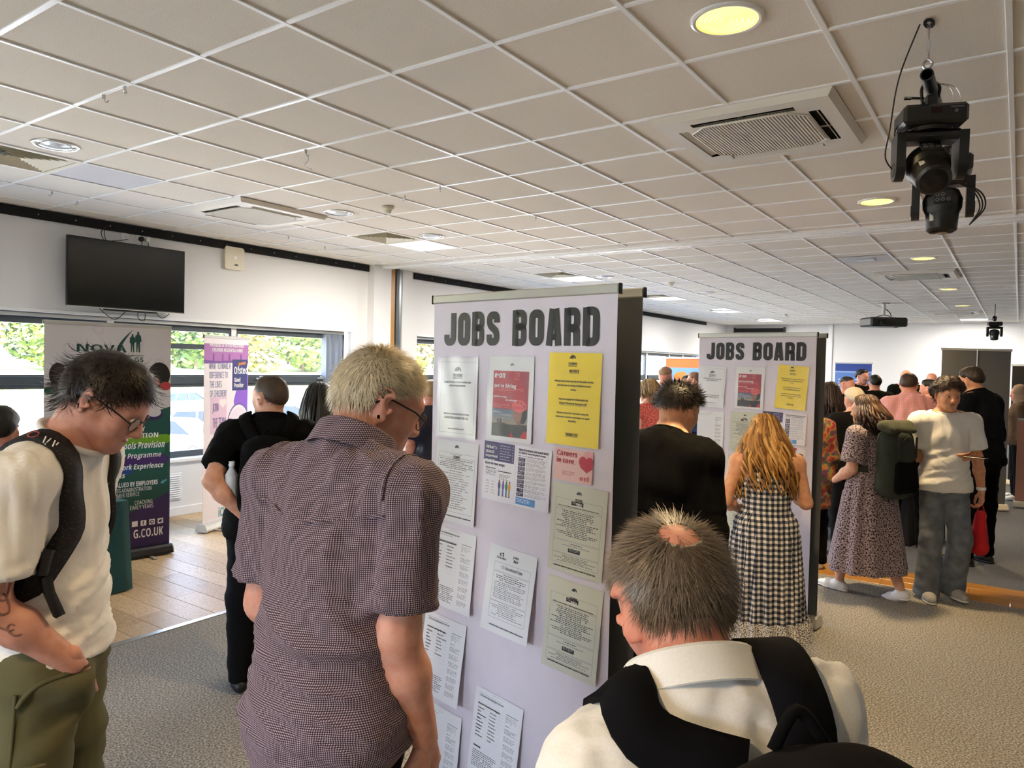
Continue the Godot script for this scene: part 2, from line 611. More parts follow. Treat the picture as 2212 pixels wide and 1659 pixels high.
# ------------------------------------------------------------------ outside the windows
func build_outside() -> void:
	var tarmac := tri_mat(speckle(Color(0.62, 0.62, 0.61), 0.12, 31, 0.1), 0.3, 0.9, true)
	var grass := tri_mat(ramp_tex(noise_image(33, 0.06, 256, 5), [Color(0.30, 0.36, 0.13), Color(0.52, 0.54, 0.24), Color(0.68, 0.64, 0.36)], [0.2, 0.5, 0.8]), 0.15, 1.0, true)
	struct("car_park", span(-62, WX - 0.3, -2.4, -2.1, 45, -90), tarmac)
	var st := ST()
	var zs := []
	for i in 28:
		zs.append(60.0 - i * 7.0)
	var prof := [[-60.0, -2.3], [-60.0, -2.05], [-66.0, -1.2], [-74.0, -0.2], [-86.0, 0.6], [-120.0, 1.2]]
	for i in zs.size() - 1:
		for k in prof.size() - 1:
			var a := Vector3(prof[k][0], prof[k][1] + 0.2 * sin(zs[i] * 0.3 + k), zs[i])
			var b := Vector3(prof[k][0], prof[k][1] + 0.2 * sin(zs[i + 1] * 0.3 + k), zs[i + 1])
			var c := Vector3(prof[k + 1][0], prof[k + 1][1] + 0.2 * sin(zs[i + 1] * 0.3 + k + 1), zs[i + 1])
			var d := Vector3(prof[k + 1][0], prof[k + 1][1] + 0.2 * sin(zs[i] * 0.3 + k + 1), zs[i])
			quad(st, a, b, c, d, 1)
	struct("grass_bank", done(st), grass)
	# hedgerow of separate trees, crowns of leaves on trunks
	var bark := mat(Color(0.30, 0.24, 0.18), 0.95)
	var greens := [Color(0.33, 0.42, 0.12), Color(0.42, 0.47, 0.15), Color(0.27, 0.38, 0.14), Color(0.47, 0.44, 0.22)]
	var looks := ["low bright green hedge tree", "rounded yellow-green hedge tree", "dark green bushy hedge tree", "olive hedge tree with dry twigs"]
	for i in 39:
		var row := i % 3
		var hgt := 4.6 + 1.5 * clampf(i / 12.0, 0.0, 2.6) + 0.7 * sin(i * 2.3) + row * 1.6
		var kind := (i / 3 + row * 2) % 4
		var t := thing("hedge_tree", looks[kind] + " beyond the car park outside the window", "tree", Vector3(-78.0 - row * 9.0 + sin(i * 1.7), 0.1 + row * 0.5, -4.0 - 7.4 * (i / 3) - row * 2.47), 0.0, "trees of the hedgerow outside")
		inst("trunk", tubem([Vector3(0, -0.6, 0), Vector3(0.1, 1.5, 0), Vector3(0, hgt * 0.55, 0.1)], [0.22, 0.17, 0.08], 7), bark, t)
		inst("crown", crown_mesh(500 + i, hgt, 3.55), M_leaf(greens[kind]), t)
	var far_cars := [[Vector3(-46.0, -2.1, -27.5), 1.9, Color(0.06, 0.10, 0.22), "dark blue parked hatchback facing the building"], [Vector3(-30.5, -2.1, -19.2), 1.2, Color(0.88, 0.89, 0.90), "white parked car seen from its side"], [Vector3(-26.5, -2.1, -15.6), 0.4, Color(0.90, 0.91, 0.92), "white parked car nose towards the window"], [Vector3(-31.5, -2.1, -24.5), 1.2, Color(0.82, 0.83, 0.84), "silver-white parked car behind the purple banner"], [Vector3(-38.0, -2.1, -12.0), 1.5, Color(0.75, 0.76, 0.78), "silver parked car left of the training banner"]]
	for c in far_cars:
		car(c[0], c[1], c[2], c[3])

func M_leaf(c: Color) -> StandardMaterial3D:
	var m := mat(Color.WHITE, 0.7)
	m.vertex_color_use_as_albedo = true
	m.albedo_color = c
	m.backlight = Color(0.35, 0.4, 0.1)
	return m

func crown_mesh(sd: int, hgt: float, wid: float) -> ArrayMesh:
	var r := RandomNumberGenerator.new()
	r.seed = sd
	var st := ST()
	var lobes := []
	for i in 9:
		var rad := r.randf_range(0.22, 0.34) * hgt
		rad = minf(rad, wid * 0.62)
		lobes.append([Vector3(r.randf_range(-1, 1) * (wid - rad), lerpf(rad * 0.7, hgt - rad * 0.8, i / 8.0), r.randf_range(-1, 1) * (wid - rad)), rad])
	for i in 1500:
		var l = lobes[i % 9]
		var d := Vector3(r.randfn(), r.randfn(), r.randfn()).normalized()
		var p: Vector3 = l[0] + d * (l[1] as float) * r.randf_range(0.7, 0.95) * Vector3(1, 0.85, 1)
		if p.y < 0.0:
			p.y = r.randf_range(0.0, 0.6)
		var n := (d + Vector3(r.randfn(), r.randfn(), r.randfn()) * 0.45).normalized()
		var u := n.cross(Vector3.UP if absf(n.y) < 0.95 else Vector3.RIGHT).normalized()
		var v := n.cross(u)
		var s := r.randf_range(0.26, 0.5)
		# some leaves are yellower than others
		st.set_color(Color(r.randf_range(0.92, 1.12), 1.0, 0.9))
		st.set_smooth_group(-1)
		var q := [p - u * s, p + v * s * 0.7 + n * s * 0.2, p + u * s, p - v * s * 0.7]
		for w in [0, 2, 1, 0, 3, 2]:
			st.add_vertex(q[w])
	return done(st)

func car(at: Vector3, turn: float, c: Color, label: String) -> void:
	var t := thing("parked_car", label + " in the car park", "car", at, turn)
	var body := mat(c, 0.3)
	body.clearcoat_enabled = true
	var gl := mat(Color(0.05, 0.06, 0.07), 0.08)
	var st := ST()
	# side profile, extruded across with a narrower roof
	var lower := PackedVector2Array([Vector2(-2.1, 0.28), Vector2(2.05, 0.28), Vector2(2.12, 0.55), Vector2(2.0, 0.78), Vector2(1.15, 0.95), Vector2(-1.75, 0.98), Vector2(-2.1, 0.85)])
	prism(st, lower, 1.72, Transform3D(Basis(), Vector3(0, 0, -0.86)))
	inst("body", done(st), body, t)
	st = ST()
	var low := [Vector3(-1.8, 0.96, 0.78), Vector3(1.15, 0.94, 0.78), Vector3(0.35, 1.42, 0.6), Vector3(-1.3, 1.45, 0.6)]
	var up := []
	for p in low:
		up.append(Vector3(p.x, p.y, -p.z))
	quad(st, low[0], low[1], low[2], low[3])
	quad(st, up[1], up[0], up[3], up[2])
	quad(st, low[1], up[1], up[2], low[2])
	quad(st, up[0], low[0], low[3], up[3])
	inst("glasshouse", done(st), gl, t)
	st = ST()
	box(st, Vector3(-0.48, 1.44, 0), Vector3(1.68, 0.06, 1.22), 0.025)
	for z in [-1.0, 1.0]:
		for xx in [[-1.3, -1.75], [0.35, 1.12], [-0.4, -0.45]]:
			tube(st, [Vector3(xx[0], 1.43, z * 0.605), Vector3(xx[1], 0.97, z * 0.79)], 0.035, 6)
	inst("roof", done(st), body, t)
	for x in [-1.3, 1.3]:
		for z in [-0.78, 0.78]:
			var wh := inst("wheel", lathem([Vector2(0, -0.1), Vector2(0.27, -0.1), Vector2(0.32, -0.07), Vector2(0.32, 0.07), Vector2(0.27, 0.1), Vector2(0, 0.1)], 18, Transform3D(Basis(Vector3.RIGHT, PI / 2), Vector3.ZERO)), M.rubber, t, Transform3D(Basis(), Vector3(x, 0.32, z)))
			inst("hub_cap", lathem([Vector2(0.2, 0.0), Vector2(0.17, 0.02), Vector2(0, 0.03)], 14, Transform3D(Basis(Vector3.RIGHT, PI / 2 * signf(z)), Vector3(0, 0, signf(z) * 0.1))), M.alu, wh)
	for z in [-0.62, 0.62]:
		inst("headlight", boxm(Vector3(2.02, 0.68, z), Vector3(0.12, 0.13, 0.32), 0.04), M.chrome, t)
	inst("grille", boxm(Vector3(2.1, 0.5, 0), Vector3(0.05, 0.16, 0.8), 0.02), M.dark_plastic, t)

# ------------------------------------------------------------------ ceiling
func build_ceiling() -> void:
	var ce := setting("ceiling")
	# cells taken by light panels and air diffusers: [column, row]; column i spans x -(2.48+0.6 i), row j spans z -(1.904+0.6 j)
	var skip := {}
	for k in 6:
		skip[Vector2i(5, 1 + 6 * k)] = true      # light panels
		skip[Vector2i(5, 0 + 6 * k)] = true      # diffusers
	skip[Vector2i(-3, 32)] = true
	var list := []
	for i in range(-7, 9):
		for j in range(-3, 35):
			if skip.has(Vector2i(i, j)):
				continue
			var x1 := -(2.48 + 0.6 * i)
			var x0 := maxf(x1 - 0.6, WX)
			var z1 := -(1.904 + 0.6 * j)
			var z0 := maxf(z1 - 0.6, FZ)
			if x1 - x0 < 0.03 or z1 - z0 < 0.03:
				continue
			var c := Vector3((x0 + x1) * 0.5, CY, (z0 + z1) * 0.5)
			# how near it is to the middle of what one sees
			var d := Vector2(c.x, c.z).length()
			if c.x > 0.5 or c.z > -1.2:
				d += 100.0
			list.append([d, x0, x1, z0, z1, i, j])
	list.sort_custom(func(p, q): return p[0] < q[0])
	var meshes := {}
	var rest := ST()
	for n in list.size():
		var q = list[n]
		var w: float = q[2] - q[1]
		var l: float = q[4] - q[3]
		var c := Vector3((q[1] + q[2]) * 0.5, CY + 0.012, (q[3] + q[4]) * 0.5)
		if n >= 298:
			box(rest, c, Vector3(w - 0.004, 0.015, l - 0.004))
			continue
		var key := "%.2f %.2f" % [w, l]
		if not meshes.has(key):
			meshes[key] = boxm(Vector3.ZERO, Vector3(w - 0.006, 0.015, l - 0.006), 0.003)
		var o := inst("ceiling_tile", meshes[key], M.tile, ce, Transform3D(Basis(), c))
		# tiles never lie quite level; one has dropped out of its grid
		o.rotation = Vector3(rng.randf_range(-1, 1) * 0.002, 0, rng.randf_range(-1, 1) * 0.002)
		if q[5] == 7 and q[6] == 7:
			o.rotation = Vector3(0.03, 0, -0.025)
			o.position.y -= 0.006
	var r := inst("ceiling_tile_field", done(rest), M.tile, ce)
	r.set_meta("kind", "stuff")
	for i in range(-7, 10):
		var x := -(2.48 + 0.6 * i)
		if x < WX:
			continue
		inst("runner", span(x - 0.012, x + 0.012, CY - 0.004, CY + 0.02, 0.4, FZ, 0.002), M.runner, ce)
	for j in range(-3, 36):
		var z := -(1.904 + 0.6 * j)
		if z < FZ:
			continue
		inst("runner", span(WX, 1.7, CY - 0.003, CY + 0.019, z - 0.012, z + 0.012, 0.002), M.runner, ce)
	inst("ceiling_board", span(WX, 6.0, CY + 0.05, 3.3, 4.5, FZ), M.wall, ce)
	inst("ceiling_board", span(1.7, 6.0, CY, CY + 0.05, 4.5, FZ), M.tile, ce)
	inst("ceiling_board", span(WX, 1.7, CY, CY + 0.05, 4.5, 0.4), M.tile, ce)

func build_ceiling_things() -> void:
	var px := -5.78
	for k in 6:
		var pz := -(1.904 + 0.6 * (1 + 6 * k)) - 0.3
		var lit := k > 0
		var t := thing("ceiling_light_panel", ("lit square ceiling light panel, number %s along the window side" % ["zero", "one", "two", "three", "four", "five"][k]) if lit else "unlit square light panel beside the louvred air diffuser near the window", "light", Vector3(px, CY, pz), 0.0, "square light panels along the window side" if lit else "")
		if lit:
			t.set_meta("label", ["", "lit square light panel next to the smoke detector and dropped tile", "lit square light panel just beyond the partition track", "lit square light panel above the front notice banner", "lit square light panel above the orange banner", "lit square light panel nearest the far wall, window side"][k])
		inst("frame", span(-0.3, 0.3, -0.004, 0.02, -0.3, -0.285), M.white, t)
		inst("frame", span(-0.3, 0.3, -0.004, 0.02, 0.285, 0.3), M.white, t)
		inst("frame", span(-0.3, -0.285, -0.004, 0.02, -0.285, 0.285), M.white, t)
		inst("frame", span(0.285, 0.3, -0.004, 0.02, -0.285, 0.285), M.white, t)
		inst("diffuser", span(-0.285, 0.285, 0.004, 0.016, -0.285, 0.285), M.panel_lit if lit else mat(Color(0.9, 0.9, 0.92), 0.25), t)
		if lit:
			panel_light(t, 9.0)
	var rp := thing("ceiling_light_panel", "lit square light panel near the hanging projector end of the room", "light", Vector3(-0.38 - 0.6, CY, -21.4), 0.0)
	rp.set_meta("label", "lit square light panel beside the last ceiling cassette unit at the far wall")
	inst("frame", span(-0.3, 0.3, -0.004, 0.02, -0.3, 0.3), M.white, rp)
	inst("diffuser", span(-0.28, 0.28, -0.008, -0.004, -0.28, 0.28), M.panel_lit, rp)
	panel_light(rp, 9.0)
	for k in 4:
		diffuser(Vector3(px, CY, -(1.904 + 0.6 * 6 * k) - 0.3), ["louvred air diffuser panel beside the unlit light panel", "louvred air diffuser beside the first lit light panel", "louvred air diffuser just beyond the partition track", "louvred air diffuser far along the window side"][k])
	var lamp_z := [-2.81, -6.42, -9.85, -13.6, -17.0]
	for k in 5:
		downlight(Vector3(-0.98, CY, lamp_z[k]), true, ["large yellow-lit round downlight near the first cassette unit", "yellow-lit round downlight just before the partition track", "yellow-lit round downlight just beyond the partition track", "yellow-lit round downlight past the second cassette unit", "yellow-lit round downlight beside the last cassette unit"][k])
	downlight(Vector3(-0.98, CY, 0.9), true, "yellow-lit round downlight at the camera end of the room")
	var un := [[Vector3(-5.2, CY, -2.2), "unlit round downlight near the louvred diffuser"], [Vector3(-5.2, CY, -4.6), "unlit round downlight beside the window-side cassette unit"], [Vector3(-5.25, CY, -5.95), "unlit round downlight beside the first lit panel"], [Vector3(-5.25, CY, -9.95), "unlit round downlight beside the panel beyond the track"], [Vector3(-4.64, CY, -12.75), "unlit round downlight far along the ceiling"]]
	for u in un:
		downlight(u[0], false, u[1])
	cassette(Vector3(-1.25, CY, -4.19), "large cream ceiling air conditioning cassette near the hanging stage lights")
	cassette(Vector3(-5.9, CY, -4.2), "cream ceiling air conditioning cassette near the window and wall screen")
	cassette(Vector3(-1.2, CY, -11.45), "ceiling air conditioning cassette beyond the partition track")
	cassette(Vector3(-1.23, CY, -18.7), "ceiling air conditioning cassette near the far wall")
	for d in [[Vector3(-4.61, CY, -4.64), "cream round smoke detector beside the first cassette row"], [Vector3(-4.62, CY, -11.0), "cream round smoke detector beyond the partition track"], [Vector3(-4.75, CY, -18.4), "cream round smoke detector near the far wall"]]:
		var t := thing("smoke_detector", d[1], "detector", d[0])
		inst("base", lathem([Vector2(0, -0.022), Vector2(0.05, -0.022), Vector2(0.054, -0.016), Vector2(0.054, 0.0)], 20), M.cream, t)
		inst("sensor_head", lathem([Vector2(0, -0.06), Vector2(0.026, -0.058), Vector2(0.03, -0.05), Vector2(0.034, -0.035), Vector2(0.042, -0.022)], 20), M.cream, t)
	var plate := thing("ceiling_loudspeaker", "small white rectangular speaker plate on the ceiling beyond the track", "speaker", Vector3(-1.57, CY, -9.65))
	inst("plate", span(-0.28, 0.28, -0.004, 0.0, -0.28, 0.28, 0.002), mat(Color(0.8, 0.8, 0.8), 0.6), plate)
	inst("grille", span(-0.1, 0.1, -0.02, -0.004, -0.06, 0.06, 0.005), M.white, plate)
	# clips, hooks and left-over ties on the runners
	var hk := [Vector3(-3.75, CY, -1.905), Vector3(-3.96, CY, -1.905), Vector3(-3.83, CY, -3.105), Vector3(-3.72, CY, -4.305), Vector3(-4.18, CY, -4.4), Vector3(-3.68, CY, -5.6), Vector3(-6.68, CY, -2.8), Vector3(-6.9, CY, -3.1), Vector3(-6.68, CY, -5.2), Vector3(-6.9, CY, -5.9)]
	for i in hk.size():
		var t := thing("ceiling_clip", "small metal clip left on a ceiling runner", "clip", hk[i], i * 0.7, "metal clips left on the ceiling runners")
		var st := ST()
		box(st, Vector3(0, -0.012, 0), Vector3(0.016, 0.03, 0.012), 0.002)
		tube(st, [Vector3(0, -0.025, 0), Vector3(0.008, -0.04, 0), Vector3(0.02, -0.04, 0), Vector3(0.024, -0.03, 0)], 0.003, 6)
		inst("clip", done(st), M.alu, t)
		if i == 2:
			inst("cable_tie", tubem(smooth_path([Vector3(0, -0.02, 0), Vector3(0.02, -0.06, 0.0), Vector3(-0.01, -0.11, 0.01), Vector3(0.03, -0.13, 0.03)]), 0.003, 5), M.white, t)
	stage_lights()
	projector()

func panel_light(t: Node3D, e: float) -> void:
	var a := AreaLight3D.new()
	a.name = "glow"
	a.area_size = Vector2(0.55, 0.55)
	a.light_energy = e
	a.light_color = Color(1.0, 0.98, 0.94)
	a.area_range = 40.0
	a.shadow_enabled = true
	a.rotation.x = -PI / 2
	a.position = Vector3(0, -0.012, 0)
	t.add_child(a)

func downlight(at: Vector3, lit: bool, label: String) -> void:
	var t := thing("downlight", label, "light", at)
	var prof := [Vector2(0.115, 0.012), Vector2(0.118, -0.006), Vector2(0.128, -0.008), Vector2(0.138, -0.004), Vector2(0.14, 0.004)]
	inst("rim", lathem(prof, 40), M.gloss_white if lit else M.silver, t)
	if lit:
		inst("lens", lathem([Vector2(0, 0.004), Vector2(0.06, 0.0035), Vector2(0.116, 0.0)], 32, Transform3D(Basis(Vector3.RIGHT, PI), Vector3(0, 0.002, 0))), M.lamp_lit, t)
		# ribbed glass
		for k in 5:
			var r := 0.02 + k * 0.02
			inst("lens_rib", lathem([Vector2(r, -0.003), Vector2(r + 0.003, -0.006), Vector2(r + 0.006, -0.003)], 28), M.lamp_lit, t)
		var s := SpotLight3D.new()
		s.name = "glow"
		s.spot_angle = 70.0
		s.spot_range = 40.0
		s.spot_attenuation = 2.0
		s.light_energy = 7.5
		s.light_size = 0.1
		s.light_color = Color(1.0, 0.86, 0.64)
		s.shadow_enabled = true
		s.rotation.x = -PI / 2
		s.position = Vector3(0, -0.02, 0)
		t.add_child(s)
	else:
		inst("reflector", lathem([Vector2(0, 0.0), Vector2(0.07, 0.0), Vector2(0.1, -0.004), Vector2(0.116, 0.004)], 32, Transform3D(Basis(), Vector3(0, 0.0, 0))), M.chrome, t)
		inst("glass_dish", lathem([Vector2(0, -0.012), Vector2(0.05, -0.011), Vector2(0.085, -0.002)], 28), mat(Color(0.82, 0.84, 0.86), 0.12), t)

func diffuser(at: Vector3, label: String) -> void:
	var t := thing("air_diffuser", label, "vent", at)
	for s in [-1.0, 1.0]:
		inst("frame", span(-0.3, 0.3, -0.004, 0.02, s * 0.285 - 0.015, s * 0.285 + 0.015), M.cream, t)
		inst("frame", span(s * 0.285 - 0.015, s * 0.285 + 0.015, -0.004, 0.02, -0.27, 0.27), M.cream, t)
	inst("duct", span(-0.29, 0.29, 0.03, 0.05, -0.29, 0.29), mat(Color(0.35, 0.34, 0.31), 0.9), t)
	# four-way louvre: sloping blades shrinking towards the middle
	for k in 7:
		var r := 0.262 - k * 0.037
		for q in 4:
			var st := ST()
			box(st, Vector3(0, 0.008, r - 0.012), Vector3(r * 2.0, 0.002, 0.032), 0.0, Basis(Vector3.RIGHT, 0.0))
			var b := Basis(Vector3.UP, q * PI / 2)
			var st2 := ST()
			quad(st2, Vector3(-r, -0.003, r), Vector3(r, -0.003, r), Vector3(r - 0.026, 0.02, r - 0.026), Vector3(-r + 0.026, 0.02, r - 0.026))
			quad(st2, Vector3(r, -0.003, r), Vector3(-r, -0.003, r), Vector3(-r + 0.026, 0.0215, r - 0.026), Vector3(r - 0.026, 0.0215, r - 0.026))
			inst("louvre", done(st2), M.cream, t, Transform3D(b, Vector3.ZERO))

func cassette(at: Vector3, label: String) -> void:
	var t := thing("ceiling_cassette", label, "air conditioner", at)
	# bevelled square fascia with four slots around a louvred intake
	var st := ST()
	var o := 0.475
	var i1 := 0.45
	var y0 := 0.0
	var y1 := -0.035
	for q in 4:
		var b := Basis(Vector3.UP, q * PI / 2)
		var f := func(p: Vector3) -> Vector3: return b * p
		# sloping edge
		quad(st, f.call(Vector3(-o, y0, o)), f.call(Vector3(-i1, y1, i1)), f.call(Vector3(i1, y1, i1)), f.call(Vector3(o, y0, o)))
		# rim strip, then the band with the slot cut out of it
		var s0 := 0.375
		var s1 := 0.325
		var L := 0.27
		var g := 0.31
		quad(st, f.call(Vector3(-i1, y1, i1)), f.call(Vector3(-s0, y1, s0)), f.call(Vector3(s0, y1, s0)), f.call(Vector3(i1, y1, i1)))
		quad(st, f.call(Vector3(-s0, y1, s0)), f.call(Vector3(-g, y1, g)), f.call(Vector3(-L, y1, g)), f.call(Vector3(-L, y1, s0)))
		quad(st, f.call(Vector3(L, y1, s0)), f.call(Vector3(L, y1, g)), f.call(Vector3(g, y1, g)), f.call(Vector3(s0, y1, s0)))
		quad(st, f.call(Vector3(-L, y1, s1 - 0.005)), f.call(Vector3(-L, y1, g)), f.call(Vector3(L, y1, g)), f.call(Vector3(L, y1, s1 - 0.005)))
		# corner of the intake opening
		tri(st, f.call(Vector3(-g, y1, g)), f.call(Vector3(-g, y1, 0.22)), f.call(Vector3(-0.22, y1, g)))
		# slot walls
		quad(st, f.call(Vector3(-L, y1, s0)), f.call(Vector3(-L, 0.03, s0)), f.call(Vector3(L, 0.03, s0)), f.call(Vector3(L, y1, s0)))
	inst("fascia", done(st), M.ac, t)
	inst("housing", span(-0.44, 0.44, 0.0, 0.03, -0.44, 0.44), M.ac_dark, t)
	for q in 4:
		var b := Basis(Vector3.UP, q * PI / 2)
		var v := ST()
		box(v, Vector3(0, -0.022, 0.352), Vector3(0.52, 0.005, 0.04), 0.0, Basis(Vector3.RIGHT, [0.5, 1.0, 0.75, 0.2][q]))
		inst("air_flap", done(v), M.ac, t, Transform3D(b, Vector3.ZERO))
	inst("filter", span(-0.31, 0.31, -0.026, -0.02, -0.31, 0.31), mat(Color(0.42, 0.40, 0.36), 0.9), t)
	var n := 36
	for k in n:
		var x := -0.298 + k * 0.596 / (n - 1)
		var half := 0.3 if absf(x) < 0.215 else 0.3 - (absf(x) - 0.215)
		inst("intake_slat", span(x - 0.0045, x + 0.0045, -0.041, -0.026, -half, half), M.ac, t)
	var rimst := ST()
	var oct := [Vector2(-0.31, 0.22), Vector2(-0.22, 0.31), Vector2(0.22, 0.31), Vector2(0.31, 0.22), Vector2(0.31, -0.22), Vector2(0.22, -0.31), Vector2(-0.22, -0.31), Vector2(-0.31, -0.22), Vector2(-0.31, 0.22)]
	var path := []
	for p in oct:
		path.append(Vector3(p.x, -0.038, p.y))
	tube(rimst, path, 0.006, 5)
	inst("intake_rim", done(rimst), M.ac, t)

func stage_lights() -> void:
	# a short pipe slung under the ceiling on a wire, carrying two moving-head lights
	var pipe := thing("hanging_pipe", "black steel pipe slung from the ceiling on a wire loop", "pipe", Vector3(-0.335, 2.935, -3.24))
	var st := ST()
	var zf := Basis(Vector3.RIGHT, -PI / 2)
	lathe(st, [Vector2(0.019, 0), Vector2(0.024, 0), Vector2(0.024, 1.25), Vector2(0.019, 1.25), Vector2(0.019, 0)], 20, Transform3D(zf, Vector3.ZERO))
	inst("tube", done(st), M.dark_plastic, pipe)
	inst("shackle", tubem(smooth_path([Vector3(0.0, 0.02, -0.02), Vector3(0.017, 0.045, -0.02), Vector3(0, 0.062, -0.02), Vector3(-0.017, 0.045, -0.02), Vector3(0.0, 0.02, -0.02)]), 0.005, 7), M.chrome, pipe)
	inst("wire", tubem([Vector3(0, 0.06, -0.02), Vector3(0.004, 0.2, -0.01)], 0.0022, 6), M.chrome, pipe)
	inst("wire", tubem([Vector3(0.006, 0.06, -0.02), Vector3(-0.004, 0.2, -0.01)], 0.0022, 6), M.chrome, pipe)
	inst("crimp", boxm(Vector3(0, 0.115, -0.015), Vector3(0.014, 0.045, 0.008), 0.003), M.alu, pipe)
	inst("wire", tubem([Vector3(0, 0.02, -1.2), Vector3(0, 0.2, -1.2)], 0.002, 6), M.chrome, pipe)
	inst("hole_edge", lathem([Vector2(0.012, 0.0), Vector2(0.03, -0.003), Vector2(0.034, 0.0)], 9, Transform3D(Basis(Vector3.UP, 0.4).scaled(Vector3(0.6, 1, 1.5)), Vector3(0, 0.198, -0.01))), M.black_matt, pipe)
	moving_head(Vector3(-0.335, 2.9, -3.42), 0.35, 0.9, "black moving-head stage light clamped nearest the open pipe end")
	moving_head(Vector3(-0.335, 2.86, -4.08), 0.1, 0.1, "black moving-head stage light hanging straight down behind the other")
	var cable := thing("power_cable", "thin black cable looping from the ceiling to the stage lights", "cable", Vector3(-0.335, 2.9, -3.3))
	inst("cord", tubem(smooth_path([Vector3(-0.03, 0.233, 0.06), Vector3(-0.1, 0.05, 0.03), Vector3(-0.13, -0.14, 0.0), Vector3(-0.15, -0.24, -0.05), Vector3(-0.11, -0.3, -0.1)]), 0.003, 6), M.black, cable)
	for k in 3:
		inst("cord", tubem(smooth_path([Vector3(0.02, 0.0, -0.12), Vector3(-0.05 - k * 0.012, -0.05, -0.1), Vector3(-0.11 - k * 0.008, -0.13, -0.1), Vector3(-0.12 + k * 0.012, -0.22, -0.12)]), 0.0035, 6), M.black, cable)
	for k in 3:
		inst("cord", tubem(smooth_path([Vector3(0.08, -0.27, -0.5), Vector3(0.14 + k * 0.012, -0.31, -0.55), Vector3(0.16 + k * 0.01, -0.37, -0.62), Vector3(0.12, -0.43, -0.68)]), 0.0032, 6), M.black, cable)
	for k in 2:
		inst("safety_wire", tubem(smooth_path([Vector3(0.02, 0.05, -0.1), Vector3(0.07 + k * 0.02, 0.02, -0.12), Vector3(0.08 + k * 0.025, -0.08, -0.13), Vector3(0.03, -0.13, -0.12)]), 0.0016, 5), M.chrome, cable)
	# the far pair
	var far := thing("hanging_pipe", "short black pipe with wires far down the ceiling near the projector", "pipe", Vector3(-0.43, 2.86, -16.6))
	inst("tube", lathem([Vector2(0.024, 0), Vector2(0.024, 0.5), Vector2(0, 0.5)], 10, Transform3D(Basis(Vector3.RIGHT, -PI / 2), Vector3.ZERO)), M.dark_plastic, far)
	inst("wire", tubem([Vector3(0, 0.02, -0.2), Vector3(0, 0.27, -0.2)], 0.006, 5), M.dark_plastic, far)
	moving_head(Vector3(-0.43, 2.84, -16.85), 0.2, 0.15, "small-looking black moving-head light far down the ceiling")

